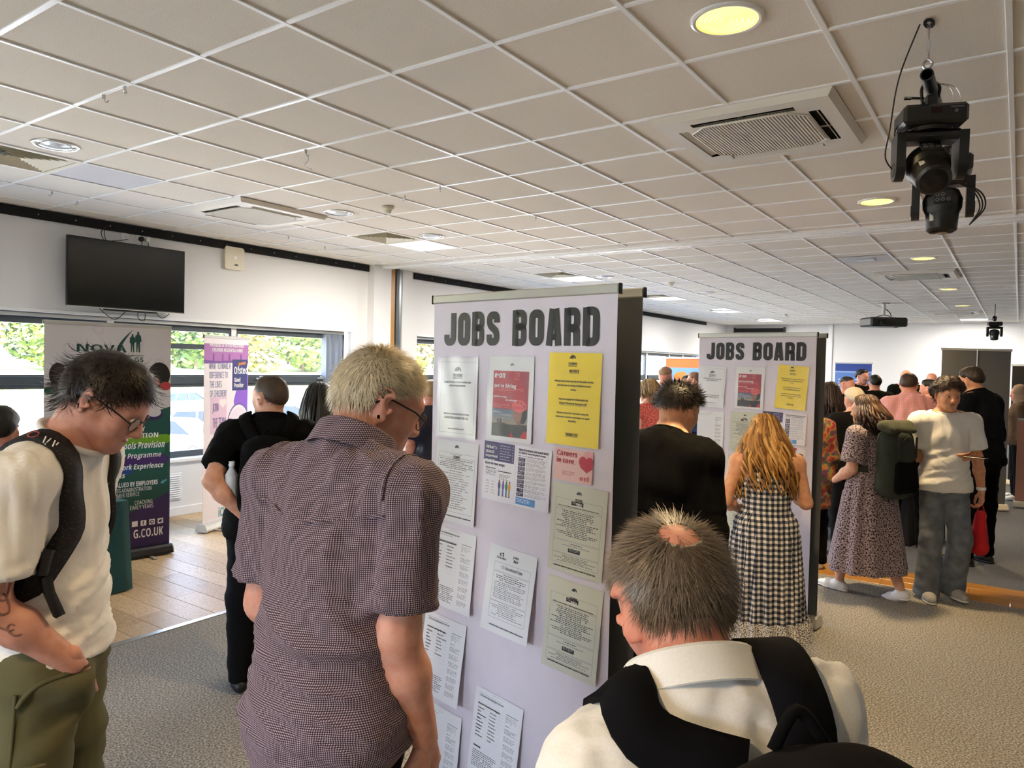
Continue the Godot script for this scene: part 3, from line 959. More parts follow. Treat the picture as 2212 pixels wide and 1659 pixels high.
func moving_head(at: Vector3, turn: float, tilt: float, label: String) -> void:
	var t := thing("moving_head_light", label, "stage light", at, turn)
	t.scale = Vector3.ONE * 0.87
	# clamp
	var st := ST()
	box(st, Vector3(0, -0.015, 0), Vector3(0.05, 0.05, 0.04), 0.006)
	tube(st, smooth_path([Vector3(-0.035, -0.03, 0), Vector3(-0.04, 0.05, 0), Vector3(0, 0.075, 0), Vector3(0.034, 0.05, 0), Vector3(0.03, 0.0, 0)]), 0.007, 7)
	tube(st, [Vector3(-0.03, 0.0, 0), Vector3(-0.085, 0.005, 0)], 0.006, 7)
	inst("clamp", done(st), M.dark_plastic, t)
	inst("clamp_bolt", tubem([Vector3(-0.085, 0.005, 0), Vector3(-0.115, 0.006, 0)], 0.009, 8), M.chrome, t)
	# base box
	st = ST()
	box(st, Vector3(0, -0.10, 0), Vector3(0.27, 0.09, 0.2), 0.014)
	inst("base", done(st), M.dark_plastic, t)
	inst("display", boxm(Vector3(0.0, -0.09, 0.1005), Vector3(0.045, 0.025, 0.002)), mat(Color(0.10, 0.01, 0.01), 0.2), t)
	for k in 4:
		inst("button", boxm(Vector3(-0.03 + k * 0.018, -0.068, 0.101), Vector3(0.008, 0.004, 0.002)), M.grey_ink, t)
	inst("badge", boxm(Vector3(0.085, -0.078, 0.101), Vector3(0.055, 0.006, 0.002)), M.grey_ink, t)
	inst("badge", lathem([Vector2(0, 0.001), Vector2(0.008, 0.001), Vector2(0.008, 0)], 12, Transform3D(Basis(Vector3.RIGHT, PI / 2), Vector3(0.08, -0.095, 0.1))), M.grey_ink, t)
	inst("turntable", lathem([Vector2(0.0, -0.165), Vector2(0.085, -0.165), Vector2(0.095, -0.15), Vector2(0.09, -0.145)], 24), M.dark_plastic, t)
	# yoke arms and cross bar
	st = ST()
	box(st, Vector3(0, -0.185, 0), Vector3(0.26, 0.05, 0.12), 0.016)
	inst("yoke", done(st), M.dark_plastic, t)
	for s in [-1.0, 1.0]:
		st = ST()
		var poly := PackedVector2Array()
		for k in 10:
			var a := PI + PI * k / 9.0
			poly.append(Vector2(cos(a) * 0.055, -0.13 + sin(a) * 0.055))
		poly.append(Vector2(0.06, 0.03))
		poly.append(Vector2(-0.06, 0.03))
		prism(st, poly, 0.04, Transform3D(Basis(Vector3.UP, PI / 2), Vector3(s * 0.13 - 0.02, -0.2, 0)))
		var arm := inst("yoke_arm", done(st), M.dark_plastic, t)
		inst("pivot_cover", lathem([Vector2(0, 0.004), Vector2(0.03, 0.004), Vector2(0.034, 0)], 18, Transform3D(Basis(Vector3.FORWARD, s * PI / 2), Vector3(s * 0.15, -0.33, 0))), M.rubber, arm)
	# head: rounded body, lens barrel, fan grille
	var hb := Basis(Vector3.RIGHT, -tilt)
	var hp := Transform3D(hb, Vector3(0, -0.33, 0))
	st = ST()
	lathe(st, [Vector2(0, -0.13), Vector2(0.062, -0.13), Vector2(0.075, -0.12), Vector2(0.082, -0.03), Vector2(0.095, 0.0), Vector2(0.098, 0.05), Vector2(0.08, 0.095), Vector2(0.04, 0.11), Vector2(0, 0.112)], 24, hp)
	inst("head", done(st), M.dark_plastic, t)
	inst("lens", lathem([Vector2(0, -0.134), Vector2(0.03, -0.137), Vector2(0.056, -0.131)], 24, hp * Transform3D(Basis(Vector3.RIGHT, 0), Vector3.ZERO)), M.screen, t)
	inst("fan_grille", boxm(hp * Vector3(0.0, 0.04, 0.093), Vector3(0.09, 0.075, 0.012), 0.004, hb), M.rubber, t)
	for k in 5:
		var p := hp * Vector3(-0.026 + 0.026 * (k % 3), 0.025 + 0.028 * (k / 3), 0.1)
		inst("fan_hole", lathem([Vector2(0.005, 0.0), Vector2(0.009, 0.0015), Vector2(0.011, 0.0)], 10, Transform3D(hb * Basis(Vector3.RIGHT, PI / 2), p)), M.grey_ink, t)
	inst("side_panel", boxm(hp * Vector3(-0.05, -0.04, 0.06), Vector3(0.025, 0.08, 0.004), 0.002, hb * Basis(Vector3.UP, -0.6)), M.silver, t)

func projector() -> void:
	var t := thing("ceiling_projector", "black projector hanging from the ceiling on a short pole", "projector", Vector3(-2.24, CY, -15.97), 0.6)
	inst("pole", tubem([Vector3(0, 0, 0), Vector3(0, -0.24, 0)], 0.03, 10), M.silver, t)
	inst("plate", boxm(Vector3(0, -0.01, 0), Vector3(0.16, 0.02, 0.16), 0.004), M.silver, t)
	for s in [-1.0, 1.0]:
		inst("bracket", tubem([Vector3(0, -0.22, 0), Vector3(s * 0.2, -0.29, 0.05)], 0.012, 6), M.silver, t)
	inst("body", boxm(Vector3(0, -0.38, 0), Vector3(0.72, 0.18, 0.5), 0.03), M.dark_plastic, t)
	inst("lens", lathem([Vector2(0, 0.05), Vector2(0.05, 0.05), Vector2(0.07, 0.0)], 18, Transform3D(Basis(Vector3.RIGHT, PI / 2), Vector3(-0.15, -0.38, 0.26))), M.screen, t)
	inst("foot", boxm(Vector3(0.2, -0.47, 0.1), Vector3(0.06, 0.02, 0.06), 0.004), M.rubber, t)
	inst("cable", tubem(smooth_path([Vector3(0.02, -0.1, 0), Vector3(0.12, -0.2, 0.02), Vector3(0.2, -0.29, -0.1)]), 0.008, 6), M.black, t)

# ------------------------------------------------------------------ things on the walls
func build_wall_things() -> void:
	var t := thing("wall_television", "black flat television on the wall above the window", "television", Vector3(WX, 2.58, -3.88), PI / 2)
	# local: x runs along the wall, z out of it
	inst("cabinet", boxm(Vector3(0, 0, 0.13), Vector3(1.2, 0.68, 0.03), 0.006), M.black, t)
	inst("back_housing", boxm(Vector3(0, -0.02, 0.1), Vector3(0.8, 0.45, 0.05), 0.015), M.black_matt, t)
	inst("bracket", boxm(Vector3(0, 0, 0.04), Vector3(0.35, 0.3, 0.08)), M.black_matt, t)
	inst("screen", boxm(Vector3(0, 0.004, 0.1455), Vector3(1.18, 0.655, 0.003)), M.screen, t)
	inst("bottom_trim", boxm(Vector3(0, -0.338, 0.146), Vector3(1.2, 0.008, 0.006), 0.001), M.silver, t)
	inst("sound_bar", boxm(Vector3(0.03, -0.352, 0.12), Vector3(0.55, 0.018, 0.03), 0.004), M.dark_plastic, t)
	var c := thing("television_cables", "thin black cables hanging loose around the wall television", "cable", Vector3(WX, 2.58, -3.88), PI / 2)
	for q in [[Vector3(-0.3, -0.33, 0.12), Vector3(-0.2, -0.42, 0.13), Vector3(-0.12, -0.44, 0.13), Vector3(-0.02, -0.35, 0.12)], [Vector3(0.1, -0.34, 0.12), Vector3(0.1, -0.42, 0.13), Vector3(0.16, -0.44, 0.13), Vector3(0.18, -0.36, 0.12)], [Vector3(0.28, -0.34, 0.12), Vector3(0.36, -0.4, 0.12), Vector3(0.44, -0.35, 0.12)], [Vector3(-0.2, 0.555, 0.03), Vector3(-0.19, 0.5, 0.035), Vector3(-0.24, 0.42, 0.05), Vector3(-0.24, 0.33, 0.11)], [Vector3(-0.1, 0.55, 0.03), Vector3(-0.2, 0.46, 0.04), Vector3(-0.22, 0.34, 0.1)], [Vector3(0.05, 0.4, 0.01), Vector3(-0.05, 0.37, 0.03), Vector3(-0.16, 0.345, 0.1)]]:
		inst("cord", tubem(smooth_path(q), 0.004, 6), M.black, c)
	var so := thing("wall_socket", "white double socket with a black plug above the television", "socket", Vector3(WX, 3.0, -4.06), PI / 2)
	inst("plate", boxm(Vector3(0.03, 0.0, 0.006), Vector3(0.146, 0.086, 0.012), 0.003), M.gloss_white, so)
	inst("plug", lathem([Vector2(0.0, 0.04), Vector2(0.018, 0.04), Vector2(0.026, 0.03), Vector2(0.026, 0.0)], 16, Transform3D(Basis(Vector3.RIGHT, PI / 2), Vector3(-0.0, 0.0, 0.012))), M.black, so)
	inst("plug", lathem([Vector2(0.0, 0.04), Vector2(0.018, 0.04), Vector2(0.026, 0.03), Vector2(0.026, 0.0)], 16, Transform3D(Basis(Vector3.RIGHT, PI / 2), Vector3(0.07, 0.0, 0.012))), M.gloss_white, so)
	for x in [0.0, 0.07]:
		inst("flex", tubem(smooth_path([Vector3(x, -0.02, 0.03), Vector3(x + 0.005, -0.06, 0.03), Vector3(x, -0.1, 0.06)]), 0.004, 6), M.black, so)
	var s2 := thing("aerial_socket", "white square aerial socket above the television", "socket", Vector3(WX, 3.01, -3.9), PI / 2)
	inst("plate", boxm(Vector3(0, 0, 0.006), Vector3(0.086, 0.086, 0.012), 0.003), M.gloss_white, s2)
	inst("jack", tubem([Vector3(0.0, -0.01, 0.012), Vector3(0, -0.012, 0.03)], 0.007, 8), M.alu, s2)
	var ap := thing("wireless_access_point", "cream rounded wireless box on the wall right of the television", "router", Vector3(WX, 2.94, -5.16), PI / 2)
	var st := ST()
	var poly := PackedVector2Array()
	for k in 4:
		var cx: float = [0.095, -0.095, -0.095, 0.095][k]
		var cy: float = [0.1, 0.1, -0.1, -0.1][k]
		for m in 6:
			var a := k * PI / 2 + m * PI / 10
			poly.append(Vector2(cx + cos(a) * 0.032, cy + sin(a) * 0.032))
	prism(st, poly, 0.045)
	inst("case", done(st), M.cream, ap)
	inst("label_patch", boxm(Vector3(0.02, -0.075, 0.046), Vector3(0.045, 0.02, 0.002)), M.ink, ap)
	inst("lamp_lens", lathem([Vector2(0, 0.003), Vector2(0.02, 0.0)], 12, Transform3D(Basis(Vector3.RIGHT, PI / 2), Vector3(0.01, 0.01, 0.045))), M.gloss_white, ap)
	var gr := thing("wall_grille", "white louvred air grille low on the wall under the window", "vent", Vector3(WX, 0.33, -4.38), PI / 2)
	inst("frame", boxm(Vector3(0, 0, 0.006), Vector3(0.34, 0.3, 0.012), 0.003), M.white, gr)
	for k in 11:
		inst("louvre", boxm(Vector3(0, -0.12 + k * 0.024, 0.016), Vector3(0.3, 0.004, 0.018), 0.0, Basis(Vector3.RIGHT, 0.6)), M.white, gr)
	# long dark screen case high on the far wall
	var sc := thing("screen_case", "long black roller-screen case high on the far wall", "screen case", Vector3(-6.6, 2.97, FZ + 0.09))
	inst("case", boxm(Vector3.ZERO, Vector3(1.5, 0.12, 0.12), 0.01), M.black_matt, sc)
	for s in [-1.0, 1.0]:
		inst("end_cap", boxm(Vector3(s * 0.75, 0.01, 0), Vector3(0.04, 0.16, 0.15), 0.01), M.dark_plastic, sc)
		inst("wall_bracket", boxm(Vector3(s * 0.5, 0.0, -0.07), Vector3(0.05, 0.12, 0.04)), M.dark_plastic, sc)

# ------------------------------------------------------------------ print: words, lines and flat pictures
var fonts := {}
func font(kind: String) -> Font:
	if not fonts.has(kind):
		var f := SystemFont.new()
		f.font_names = PackedStringArray(["Droid Serif" if kind.begins_with("serif") else "Droid Sans"])
		f.font_weight = 700 if kind.ends_with("bold") else 400
		fonts[kind] = f
	return fonts[kind]

# words fitted into the box x, y (lower left), w, h of the parent's own x-y plane, at height z; w = 0 keeps the font's width
func txt(parent: Node3D, s: String, x: float, y: float, w: float, h: float, m: Material, z := 0.0012, kind := "bold", slant := 0.0) -> MeshInstance3D:
	var tm := TextMesh.new()
	tm.font = font(kind)
	tm.text = s
	tm.font_size = 32
	tm.pixel_size = 0.01
	tm.depth = 0.02
	tm.curve_step = 4.0
	var bb := tm.get_aabb()
	var o := MeshInstance3D.new()
	o.name = "lettering"
	o.mesh = tm
	o.material_override = m
	var sy := h / maxf(bb.size.y, 0.001)
	var sx := (w / maxf(bb.size.x, 0.001)) if w > 0.0 else sy
	var b := Basis(Vector3(sx, 0, 0), Vector3(slant * sy, sy, 0), Vector3(0, 0, 0.02))
	var p := b * bb.position
	o.transform = Transform3D(b, Vector3(x - p.x, y - p.y, z))
	parent.add_child(o, true)
	return o

func R(im: Image, x: float, y: float, w: float, h: float, c: Color) -> void:
	var W := im.get_width()
	var H := im.get_height()
	im.fill_rect(Rect2i(int(x * W), int(y * H), maxi(1, int(w * W)), maxi(1, int(h * H))), c)

func EL(im: Image, cx: float, cy: float, rx: float, ry: float, c: Color) -> void:
	var W := im.get_width()
	var H := im.get_height()
	for yy in range(int((cy - ry) * H), int((cy + ry) * H) + 1):
		var t := (yy / float(H) - cy) / ry
		if absf(t) >= 1.0 or yy < 0 or yy >= H:
			continue
		var hw := rx * sqrt(1.0 - t * t)
		im.fill_rect(Rect2i(int((cx - hw) * W), yy, maxi(1, int(2.0 * hw * W)), 1), c)

func PG(im: Image, pts: Array, c: Color) -> void:
	var W := im.get_width()
	var H := im.get_height()
	var lo := 9.0
	var hi := -9.0
	for p in pts:
		lo = minf(lo, p.y)
		hi = maxf(hi, p.y)
	for yy in range(maxi(0, int(lo * H)), mini(H, int(hi * H) + 1)):
		var v := (yy + 0.5) / H
		var xs := []
		for i in pts.size():
			var a: Vector2 = pts[i]
			var b: Vector2 = pts[(i + 1) % pts.size()]
			if (a.y <= v) != (b.y <= v):
				xs.append(a.x + (v - a.y) / (b.y - a.y) * (b.x - a.x))
		xs.sort()
		for i in range(0, xs.size() - 1, 2):
			im.fill_rect(Rect2i(int(xs[i] * W), yy, maxi(1, int((xs[i + 1] - xs[i]) * W)), 1), c)

# lines of small print, as broken rows of word-long strokes
func small_print(im: Image, x: float, y: float, w: float, h: float, n: int, c: Color, sd: int, centred := false, thick := 0.45) -> void:
	var r := RandomNumberGenerator.new()
	r.seed = sd
	for i in n:
		var yy := y + h * i / n
		var len := w * (r.randf_range(0.45, 1.0) if (centred or i % 4 == 3) else r.randf_range(0.86, 1.0))
		var xx := x + (w - len) * 0.5 if centred else x
		var end := xx + len
		while xx < end:
			var wl := minf(r.randf_range(0.012, 0.05), end - xx)
			if r.randf() < 0.95:
				R(im, xx, yy, wl, h / n * thick, c)
			xx += wl + 0.009

func outline(im: Image, x: float, y: float, w: float, h: float, c: Color, t := 0.004) -> void:
	R(im, x, y, w, t * 0.75, c)
	R(im, x, y + h, w, t * 0.75, c)
	R(im, x, y, t, h, c)
	R(im, x + w, y, t, h, c)

func page(w: int, h: int, c: Color) -> Image:
	var im := Image.create(w, h, false, Image.FORMAT_RGB8)
	im.fill(c)
	return im

func bridge_logo(im: Image, cx: float, cy: float, s: float, c: Color, paper: Color) -> void:
	var a := float(im.get_width()) / im.get_height()
	EL(im, cx, cy, s, s * a, c)
	R(im, cx - s * 1.1, cy, s * 2.2, s * a * 1.1, paper)
	EL(im, cx + s * 0.45, cy + s * a * 0.1, s * 0.28, s * a * 0.5, paper)
	R(im, cx - s * 1.1, cy, s * 2.2, s * a * 1.1, paper)

func print_mat(im: Image, rough := 0.6) -> StandardMaterial3D:
	var m := mat(Color.WHITE, rough)
	m.albedo_texture = ImageTexture.create_from_image(im)
	return m

# a flat sheet in the x-y plane facing +z, its picture on the front only
func sheet(w: float, h: float, d := 0.0006) -> ArrayMesh:
	var st := ST()
	quad(st, Vector3(-w / 2, -h / 2, d), Vector3(w / 2, -h / 2, d), Vector3(w / 2, h / 2, d), Vector3(-w / 2, h / 2, d), -1, true)
	quad(st, Vector3(w / 2, -h / 2, 0), Vector3(-w / 2, -h / 2, 0), Vector3(-w / 2, h / 2, 0), Vector3(w / 2, h / 2, 0))
	return done(st)

func yaw_of(l: Vector2, r: Vector2) -> float:
	return atan2(-(r.y - l.y), r.x - l.x)

# roller banner: foot cassette, pole behind, sheet, top bar. l and r are the sheet's feet seen from its front
func banner(called: String, label: String, l: Vector2, r: Vector2, h: float, front: Material, back: Material, base_m: Material) -> Node3D:
	var mid := (l + r) * 0.5
	var w := l.distance_to(r)
	var t := thing(called, label, "banner", Vector3(mid.x, 0, mid.y), yaw_of(l, r))
	var st := ST()
	var poly := PackedVector2Array([Vector2(-0.062, 0.012), Vector2(0.062, 0.012), Vector2(0.066, 0.03), Vector2(0.045, 0.075), Vector2(0.02, 0.088), Vector2(-0.03, 0.088), Vector2(-0.05, 0.07), Vector2(-0.066, 0.03)])
	prism(st, poly, w + 0.02, Transform3D(Basis(Vector3.UP, PI / 2), Vector3(-w / 2 - 0.01, 0, 0.0)))
	inst("cassette", done(st), base_m, t)
	for s in [-1.0, 1.0]:
		st = ST()
		prism(st, poly, 0.008, Transform3D(Basis(Vector3.UP, PI / 2).scaled(Vector3(1, 1.04, 1.04)), Vector3(s * (w / 2 + 0.014) - 0.004, -0.001, 0)))
		inst("end_cap", done(st), M.silver, t)
		inst("foot", boxm(Vector3(s * w * 0.32, 0.006, 0.05), Vector3(0.03, 0.012, 0.22), 0.004), M.silver, t)
	inst("sheet", sheet(w, h - 0.1), front, t, Transform3D(Basis(), Vector3(0, (h - 0.1) / 2 + 0.08, 0.001)))
	inst("sheet_back", sheet(w, h - 0.1, 0.0004), back, t, Transform3D(Basis(Vector3.UP, PI), Vector3(0, (h - 0.1) / 2 + 0.08, 0.0005)))
	inst("pole", tubem([Vector3(0, 0.07, -0.03), Vector3(0, h - 0.01, -0.018)], 0.008, 8), M.alu, t)
	var bar := ST()
	box(bar, Vector3(0, h - 0.014, 0.0), Vector3(w + 0.012, 0.032, 0.016), 0.004)
	inst("top_bar", done(bar), M.silver, t)
	for s in [-1.0, 1.0]:
		inst("bar_cap", boxm(Vector3(s * (w / 2 + 0.008), h - 0.014, 0), Vector3(0.004, 0.034, 0.018), 0.001), M.dark_plastic, t)
	return t

# heavy narrow capitals, drawn as bands along their strokes
func round_path(pts: Array, r: float, closed: bool) -> Array:
	var out := []
	var n := pts.size()
	for i in n:
		var p: Vector2 = pts[i]
		if not closed and (i == 0 or i == n - 1):
			out.append(p)
			continue
		var a: Vector2 = pts[(i + n - 1) % n]
		var b: Vector2 = pts[(i + 1) % n]
		var da := (a - p).normalized()
		var db := (b - p).normalized()
		var rr := minf(r, minf(p.distance_to(a), p.distance_to(b)) * 0.5)
		for k in 7:
			var t := k / 6.0
			var q0 := (p + da * rr).lerp(p, t)
			var q1 := p.lerp(p + db * rr, t)
			out.append(q0.lerp(q1, t))
	return out

func band(st: SurfaceTool, pts: Array, half: float, closed: bool, org: Vector2, sc: Vector2) -> void:
	var n := pts.size()
	var L := []
	var Rr := []
	for i in n:
		var p: Vector2 = pts[i]
		var a: Vector2 = pts[(i + n - 1) % n] if (closed or i > 0) else p
		var b: Vector2 = pts[(i + 1) % n] if (closed or i < n - 1) else p
		var d1 := (p - a).normalized()
		var d2 := (b - p).normalized()
		if d1 == Vector2.ZERO:
			d1 = d2
		if d2 == Vector2.ZERO:
			d2 = d1
		var t := (d1 + d2).normalized()
		var nn := Vector2(-t.y, t.x)
		var f := half / maxf(0.5, nn.dot(Vector2(-d1.y, d1.x)))
		L.append((p + nn * f) * sc + org)
		Rr.append((p - nn * f) * sc + org)
	var m := n if closed else n - 1
	for i in m:
		var j := (i + 1) % n
		quad(st, Vector3(Rr[i].x, Rr[i].y, 0), Vector3(Rr[j].x, Rr[j].y, 0), Vector3(L[j].x, L[j].y, 0), Vector3(L[i].x, L[i].y, 0))

func heavy_word(st: SurfaceTool, word: String, x: float, y: float, h: float, wch: float, gap: float) -> float:
	var t := 0.235            # stroke, in cap heights
	var k := t * 0.5
	var W := wch / h
	for ch in word:
		var o := Vector2(x, y)
		var s := Vector2(h, h)
		match ch:
			"J":
				band(st, round_path([Vector2(W - k, 1.0), Vector2(W - k, k), Vector2(k, k), Vector2(k, 0.34)], 0.16, false), k, false, o, s)
			"O":
				band(st, round_path([Vector2(k, k), Vector2(W - k, k), Vector2(W - k, 1 - k), Vector2(k, 1 - k)], 0.15, true), k, true, o, s)
			"B":
				band(st, round_path([Vector2(k, 0), Vector2(k, 1)], 0.0, false), k, false, o, s)
				band(st, round_path([Vector2(k, 1 - k * 0.8), Vector2(W - k, 1 - k * 0.8), Vector2(W - k, 0.53), Vector2(k, 0.53)], 0.14, false), k * 0.9, false, o, s)
				band(st, round_path([Vector2(k, 0.53), Vector2(W - k, 0.53), Vector2(W - k, k * 0.8), Vector2(k, k * 0.8)], 0.14, false), k * 0.9, false, o, s)
			"S":
				band(st, round_path([Vector2(W - k, 0.67), Vector2(W - k, 1 - k), Vector2(k, 1 - k), Vector2(k, 0.6), Vector2(W - k, 0.42), Vector2(W - k, k), Vector2(k, k), Vector2(k, 0.33)], 0.16, false), k * 0.97, false, o, s)
			"A":
				band(st, [Vector2(k * 0.95, 0), Vector2(W * 0.5 - k * 0.45, 1)], k * 0.95, false, o, s)
				band(st, [Vector2(W - k * 0.95, 0), Vector2(W * 0.5 + k * 0.45, 1)], k * 0.95, false, o, s)
				band(st, [Vector2(k * 1.6, 0.24), Vector2(W - k * 1.6, 0.24)], k * 0.75, false, o, s)
			"R":
				band(st, [Vector2(k, 0), Vector2(k, 1)], k, false, o, s)
				band(st, round_path([Vector2(k, 1 - k * 0.8), Vector2(W - k, 1 - k * 0.8), Vector2(W - k, 0.47), Vector2(k, 0.47)], 0.14, false), k * 0.9, false, o, s)
				band(st, round_path([Vector2(W * 0.5, 0.47), Vector2(W - k * 1.1, 0.44), Vector2(W - k, 0.0)], 0.1, false), k, false, o, s)
			"D":
				band(st, [Vector2(k, 0), Vector2(k, 1)], k, false, o, s)
				band(st, round_path([Vector2(k, 1 - k * 0.85), Vector2(W - k, 1 - k * 0.85), Vector2(W - k, k * 0.85), Vector2(k, k * 0.85)], 0.17, false), k * 0.95, false, o, s)
		x += (wch + gap) if ch != " " else wch * 0.52
	return x

# ------------------------------------------------------------------ banners around the room
func build_banners() -> void:
	var grey_back := mat(Color(0.37, 0.375, 0.38), 0.55)
	M.grey_back = grey_back
	# training banner behind the first person
	var G := Color(0.07, 0.30, 0.27)
	var D := Color(0.10, 0.38, 0.36)
	var P := Color(0.19, 0.10, 0.33)
	var im := page(512, 1024, Color(0.80, 0.78, 0.78))
	for q in [[0.18, 0.1], [0.72, 0.07], [0.9, 0.16], [0.1, 0.24], [0.4, 0.02], [0.6, 0.22]]:
		EL(im, q[0], q[1], 0.045, 0.02, Color(0.77, 0.74, 0.75))
		EL(im, q[0], q[1], 0.03, 0.013, Color(0.80, 0.78, 0.78))
	# green field with a curved upper edge, purple foot
	var curve := []
	for i in 21:
		var x := i / 20.0
		curve.append(Vector2(x, 0.43 - 0.055 * x * x + 0.02 * sin(x * 4.0)))
	PG(im, curve + [Vector2(1, 1), Vector2(0, 1)], G)
	PG(im, [Vector2(0, 0.92), Vector2(0.55, 0.86), Vector2(1, 0.755), Vector2(1, 1), Vector2(0, 1)], P)
	PG(im, [Vector2(0.2, 0.43), Vector2(0.6, 0.42), Vector2(0.3, 1.0), Vector2(0, 1.0), Vector2(0, 0.6)], Color(0.06, 0.27, 0.25))
	# highlighted strips behind the course names
	var strips := [[0.5, 0.488, 0.47, 0.04, Color(0.42, 0.62, 0.12)], [0.2, 0.49, 0.28, 0.038, Color(0.75, 0.13, 0.22)], [0.2, 0.535, 0.24, 0.04, Color(0.80, 0.70, 0.10)], [0.48, 0.535, 0.44, 0.04, Color(0.08, 0.40, 0.33)], [0.2, 0.582, 0.31, 0.04, Color(0.72, 0.10, 0.36)], [0.53, 0.582, 0.42, 0.04, Color(0.25, 0.14, 0.40)], [0.3, 0.622, 0.34, 0.038, Color(0.12, 0.24, 0.52)]]
	for s in strips:
		R(im, s[0], s[1], s[2], s[3], s[4])
		EL(im, s[0], s[1] + s[3] * 0.5, 0.04, s[3] * 0.5, s[4])
		EL(im, s[0] + s[2], s[1] + s[3] * 0.5, 0.04, s[3] * 0.5, s[4])
	# two pictured heads at the edges
	EL(im, 0.055, 0.28, 0.06, 0.016, Color(0.08, 0.28, 0.20))
	EL(im, 0.1, 0.215, 0.062, 0.05, Color(0.16, 0.11, 0.09))
	EL(im, 0.125, 0.25, 0.035, 0.03, Color(0.72, 0.50, 0.42))
	EL(im, 0.075, 0.25, 0.025, 0.036, Color(0.16, 0.11, 0.09))
	EL(im, 0.9, 0.215, 0.095, 0.058, Color(0.10, 0.09, 0.08))
	EL(im, 0.955, 0.265, 0.05, 0.02, Color(0.70, 0.24, 0.24))
	EL(im, 0.875, 0.25, 0.03, 0.022, Color(0.72, 0.46, 0.38))
	EL(im, 0.86, 0.395, 0.075, 0.025, Color(0.20, 0.12, 0.34))
	EL(im, 0.86, 0.385, 0.06, 0.02, Color(0.80, 0.78, 0.78))
	var nv := banner("roller_banner", "green and purple training banner with a walking couple logo", Vector2(-6.40, -2.63), Vector2(-6.26, -3.61), 2.045, print_mat(im, 0.5), M.grey_back, M.black)
	var gm := mat(Color(0.06, 0.27, 0.22), 0.5)
	txt(nv, "NOVA", -0.262, 1.80, 0.385, 0.062, gm, 0.003)
	var st := ST()
	var sw := []
	for k in 9:
		var u := k / 8.0
		sw.append(Vector2(0.035 + 0.14 * u, 1.80 + 0.2 * pow(u, 0.62)))
	var back_edge := []
	for k in 9:
		var u := 1.0 - k / 8.0
		back_edge.append(Vector2(0.062 + 0.113 * u, 1.80 + 0.2 * pow(u, 0.75)))
	prism(st, PackedVector2Array(sw + back_edge), 0.0005)
	inst("swoosh", done(st), gm, nv, Transform3D(Basis(), Vector3(0, 0, 0.0025)))
	for f in [[0.168, 0.92, 0.0], [0.214, 1.05, 1.0]]:
		st = ST()
		var fx: float = f[0]
		var fs: float = f[1]
		var pts := [Vector2(-0.012, 0.0), Vector2(-0.004, 0.0), Vector2(0.0, 0.075), Vector2(0.006, 0.0), Vector2(0.016, -0.002), Vector2(0.015, 0.08), Vector2(0.026, 0.09), Vector2(0.022, 0.135), Vector2(0.008, 0.148), Vector2(0.009, 0.165), Vector2(0.002, 0.172), Vector2(-0.006, 0.165), Vector2(-0.006, 0.148), Vector2(-0.02, 0.135), Vector2(-0.022, 0.085), Vector2(-0.013, 0.08)]
		var pp := PackedVector2Array()
		for p in pts:
			pp.append(Vector2(p.x * 1.05 * fs, p.y * fs))
		prism(st, pp, 0.0005)
		inst("figure_print", done(st), gm, nv, Transform3D(Basis(), Vector3(fx, 1.805, 0.0025)))
	inst("rule_print", span(-0.262, 0.262, 1.771, 1.776, 0.002, 0.0028), gm, nv)
	txt(nv, "T", -0.262, 1.72, 0.04, 0.04, gm, 0.003)
	txt(nv, "GS", 0.185, 1.72, 0.075, 0.04, gm, 0.003)
	var wi: Material = M.white_ink
	txt(nv, "LY", 0.228, 1.113, 0.05, 0.04, wi, 0.003)
	txt(nv, "QUALIFICATION", -0.06, 1.046, 0.45, 0.05, wi, 0.003)
	txt(nv, "Schools Provision", 0.016, 0.962, 0.425, 0.062, wi, 0.003, "bold", 0.18)
	txt(nv, "ships", -0.19, 0.962, 0.13, 0.062, wi, 0.003, "bold", 0.18)
	txt(nv, "Study Programme", -0.02, 0.865, 0.43, 0.062, wi, 0.003, "bold", 0.18)
	txt(nv, "its", -0.19, 0.875, 0.08, 0.055, wi, 0.003, "bold", 0.18)
	txt(nv, "Work Experience", 0.045, 0.768, 0.385, 0.062, wi, 0.003, "bold", 0.18)
	txt(nv, "ceship", -0.15, 0.775, 0.14, 0.062, wi, 0.003, "bold", 0.18)
	txt(nv, "High Needs", -0.19, 0.70, 0.30, 0.062, wi, 0.003, "bold", 0.18)
	txt(nv, "HIGHLY VALUED BY EMPLOYERS", -0.1, 0.635, 0.49, 0.04, wi, 0.003)
	txt(nv, "BUSINESS ADMINISTRATION", -0.05, 0.59, 0.385, 0.034, wi, 0.003, "plain")
	txt(nv, "CUSTOMER SERVICE", -0.04, 0.548, 0.275, 0.034, wi, 0.003, "plain")
	txt(nv, "COACHING", 0.198, 0.472, 0.148, 0.034, wi, 0.003, "plain")
	txt(nv, "EARLY YEARS", 0.16, 0.43, 0.195, 0.034, wi, 0.003, "plain")
	txt(nv, "G.CO.UK", 0.19, 0.175, 0.25, 0.075, wi, 0.003)
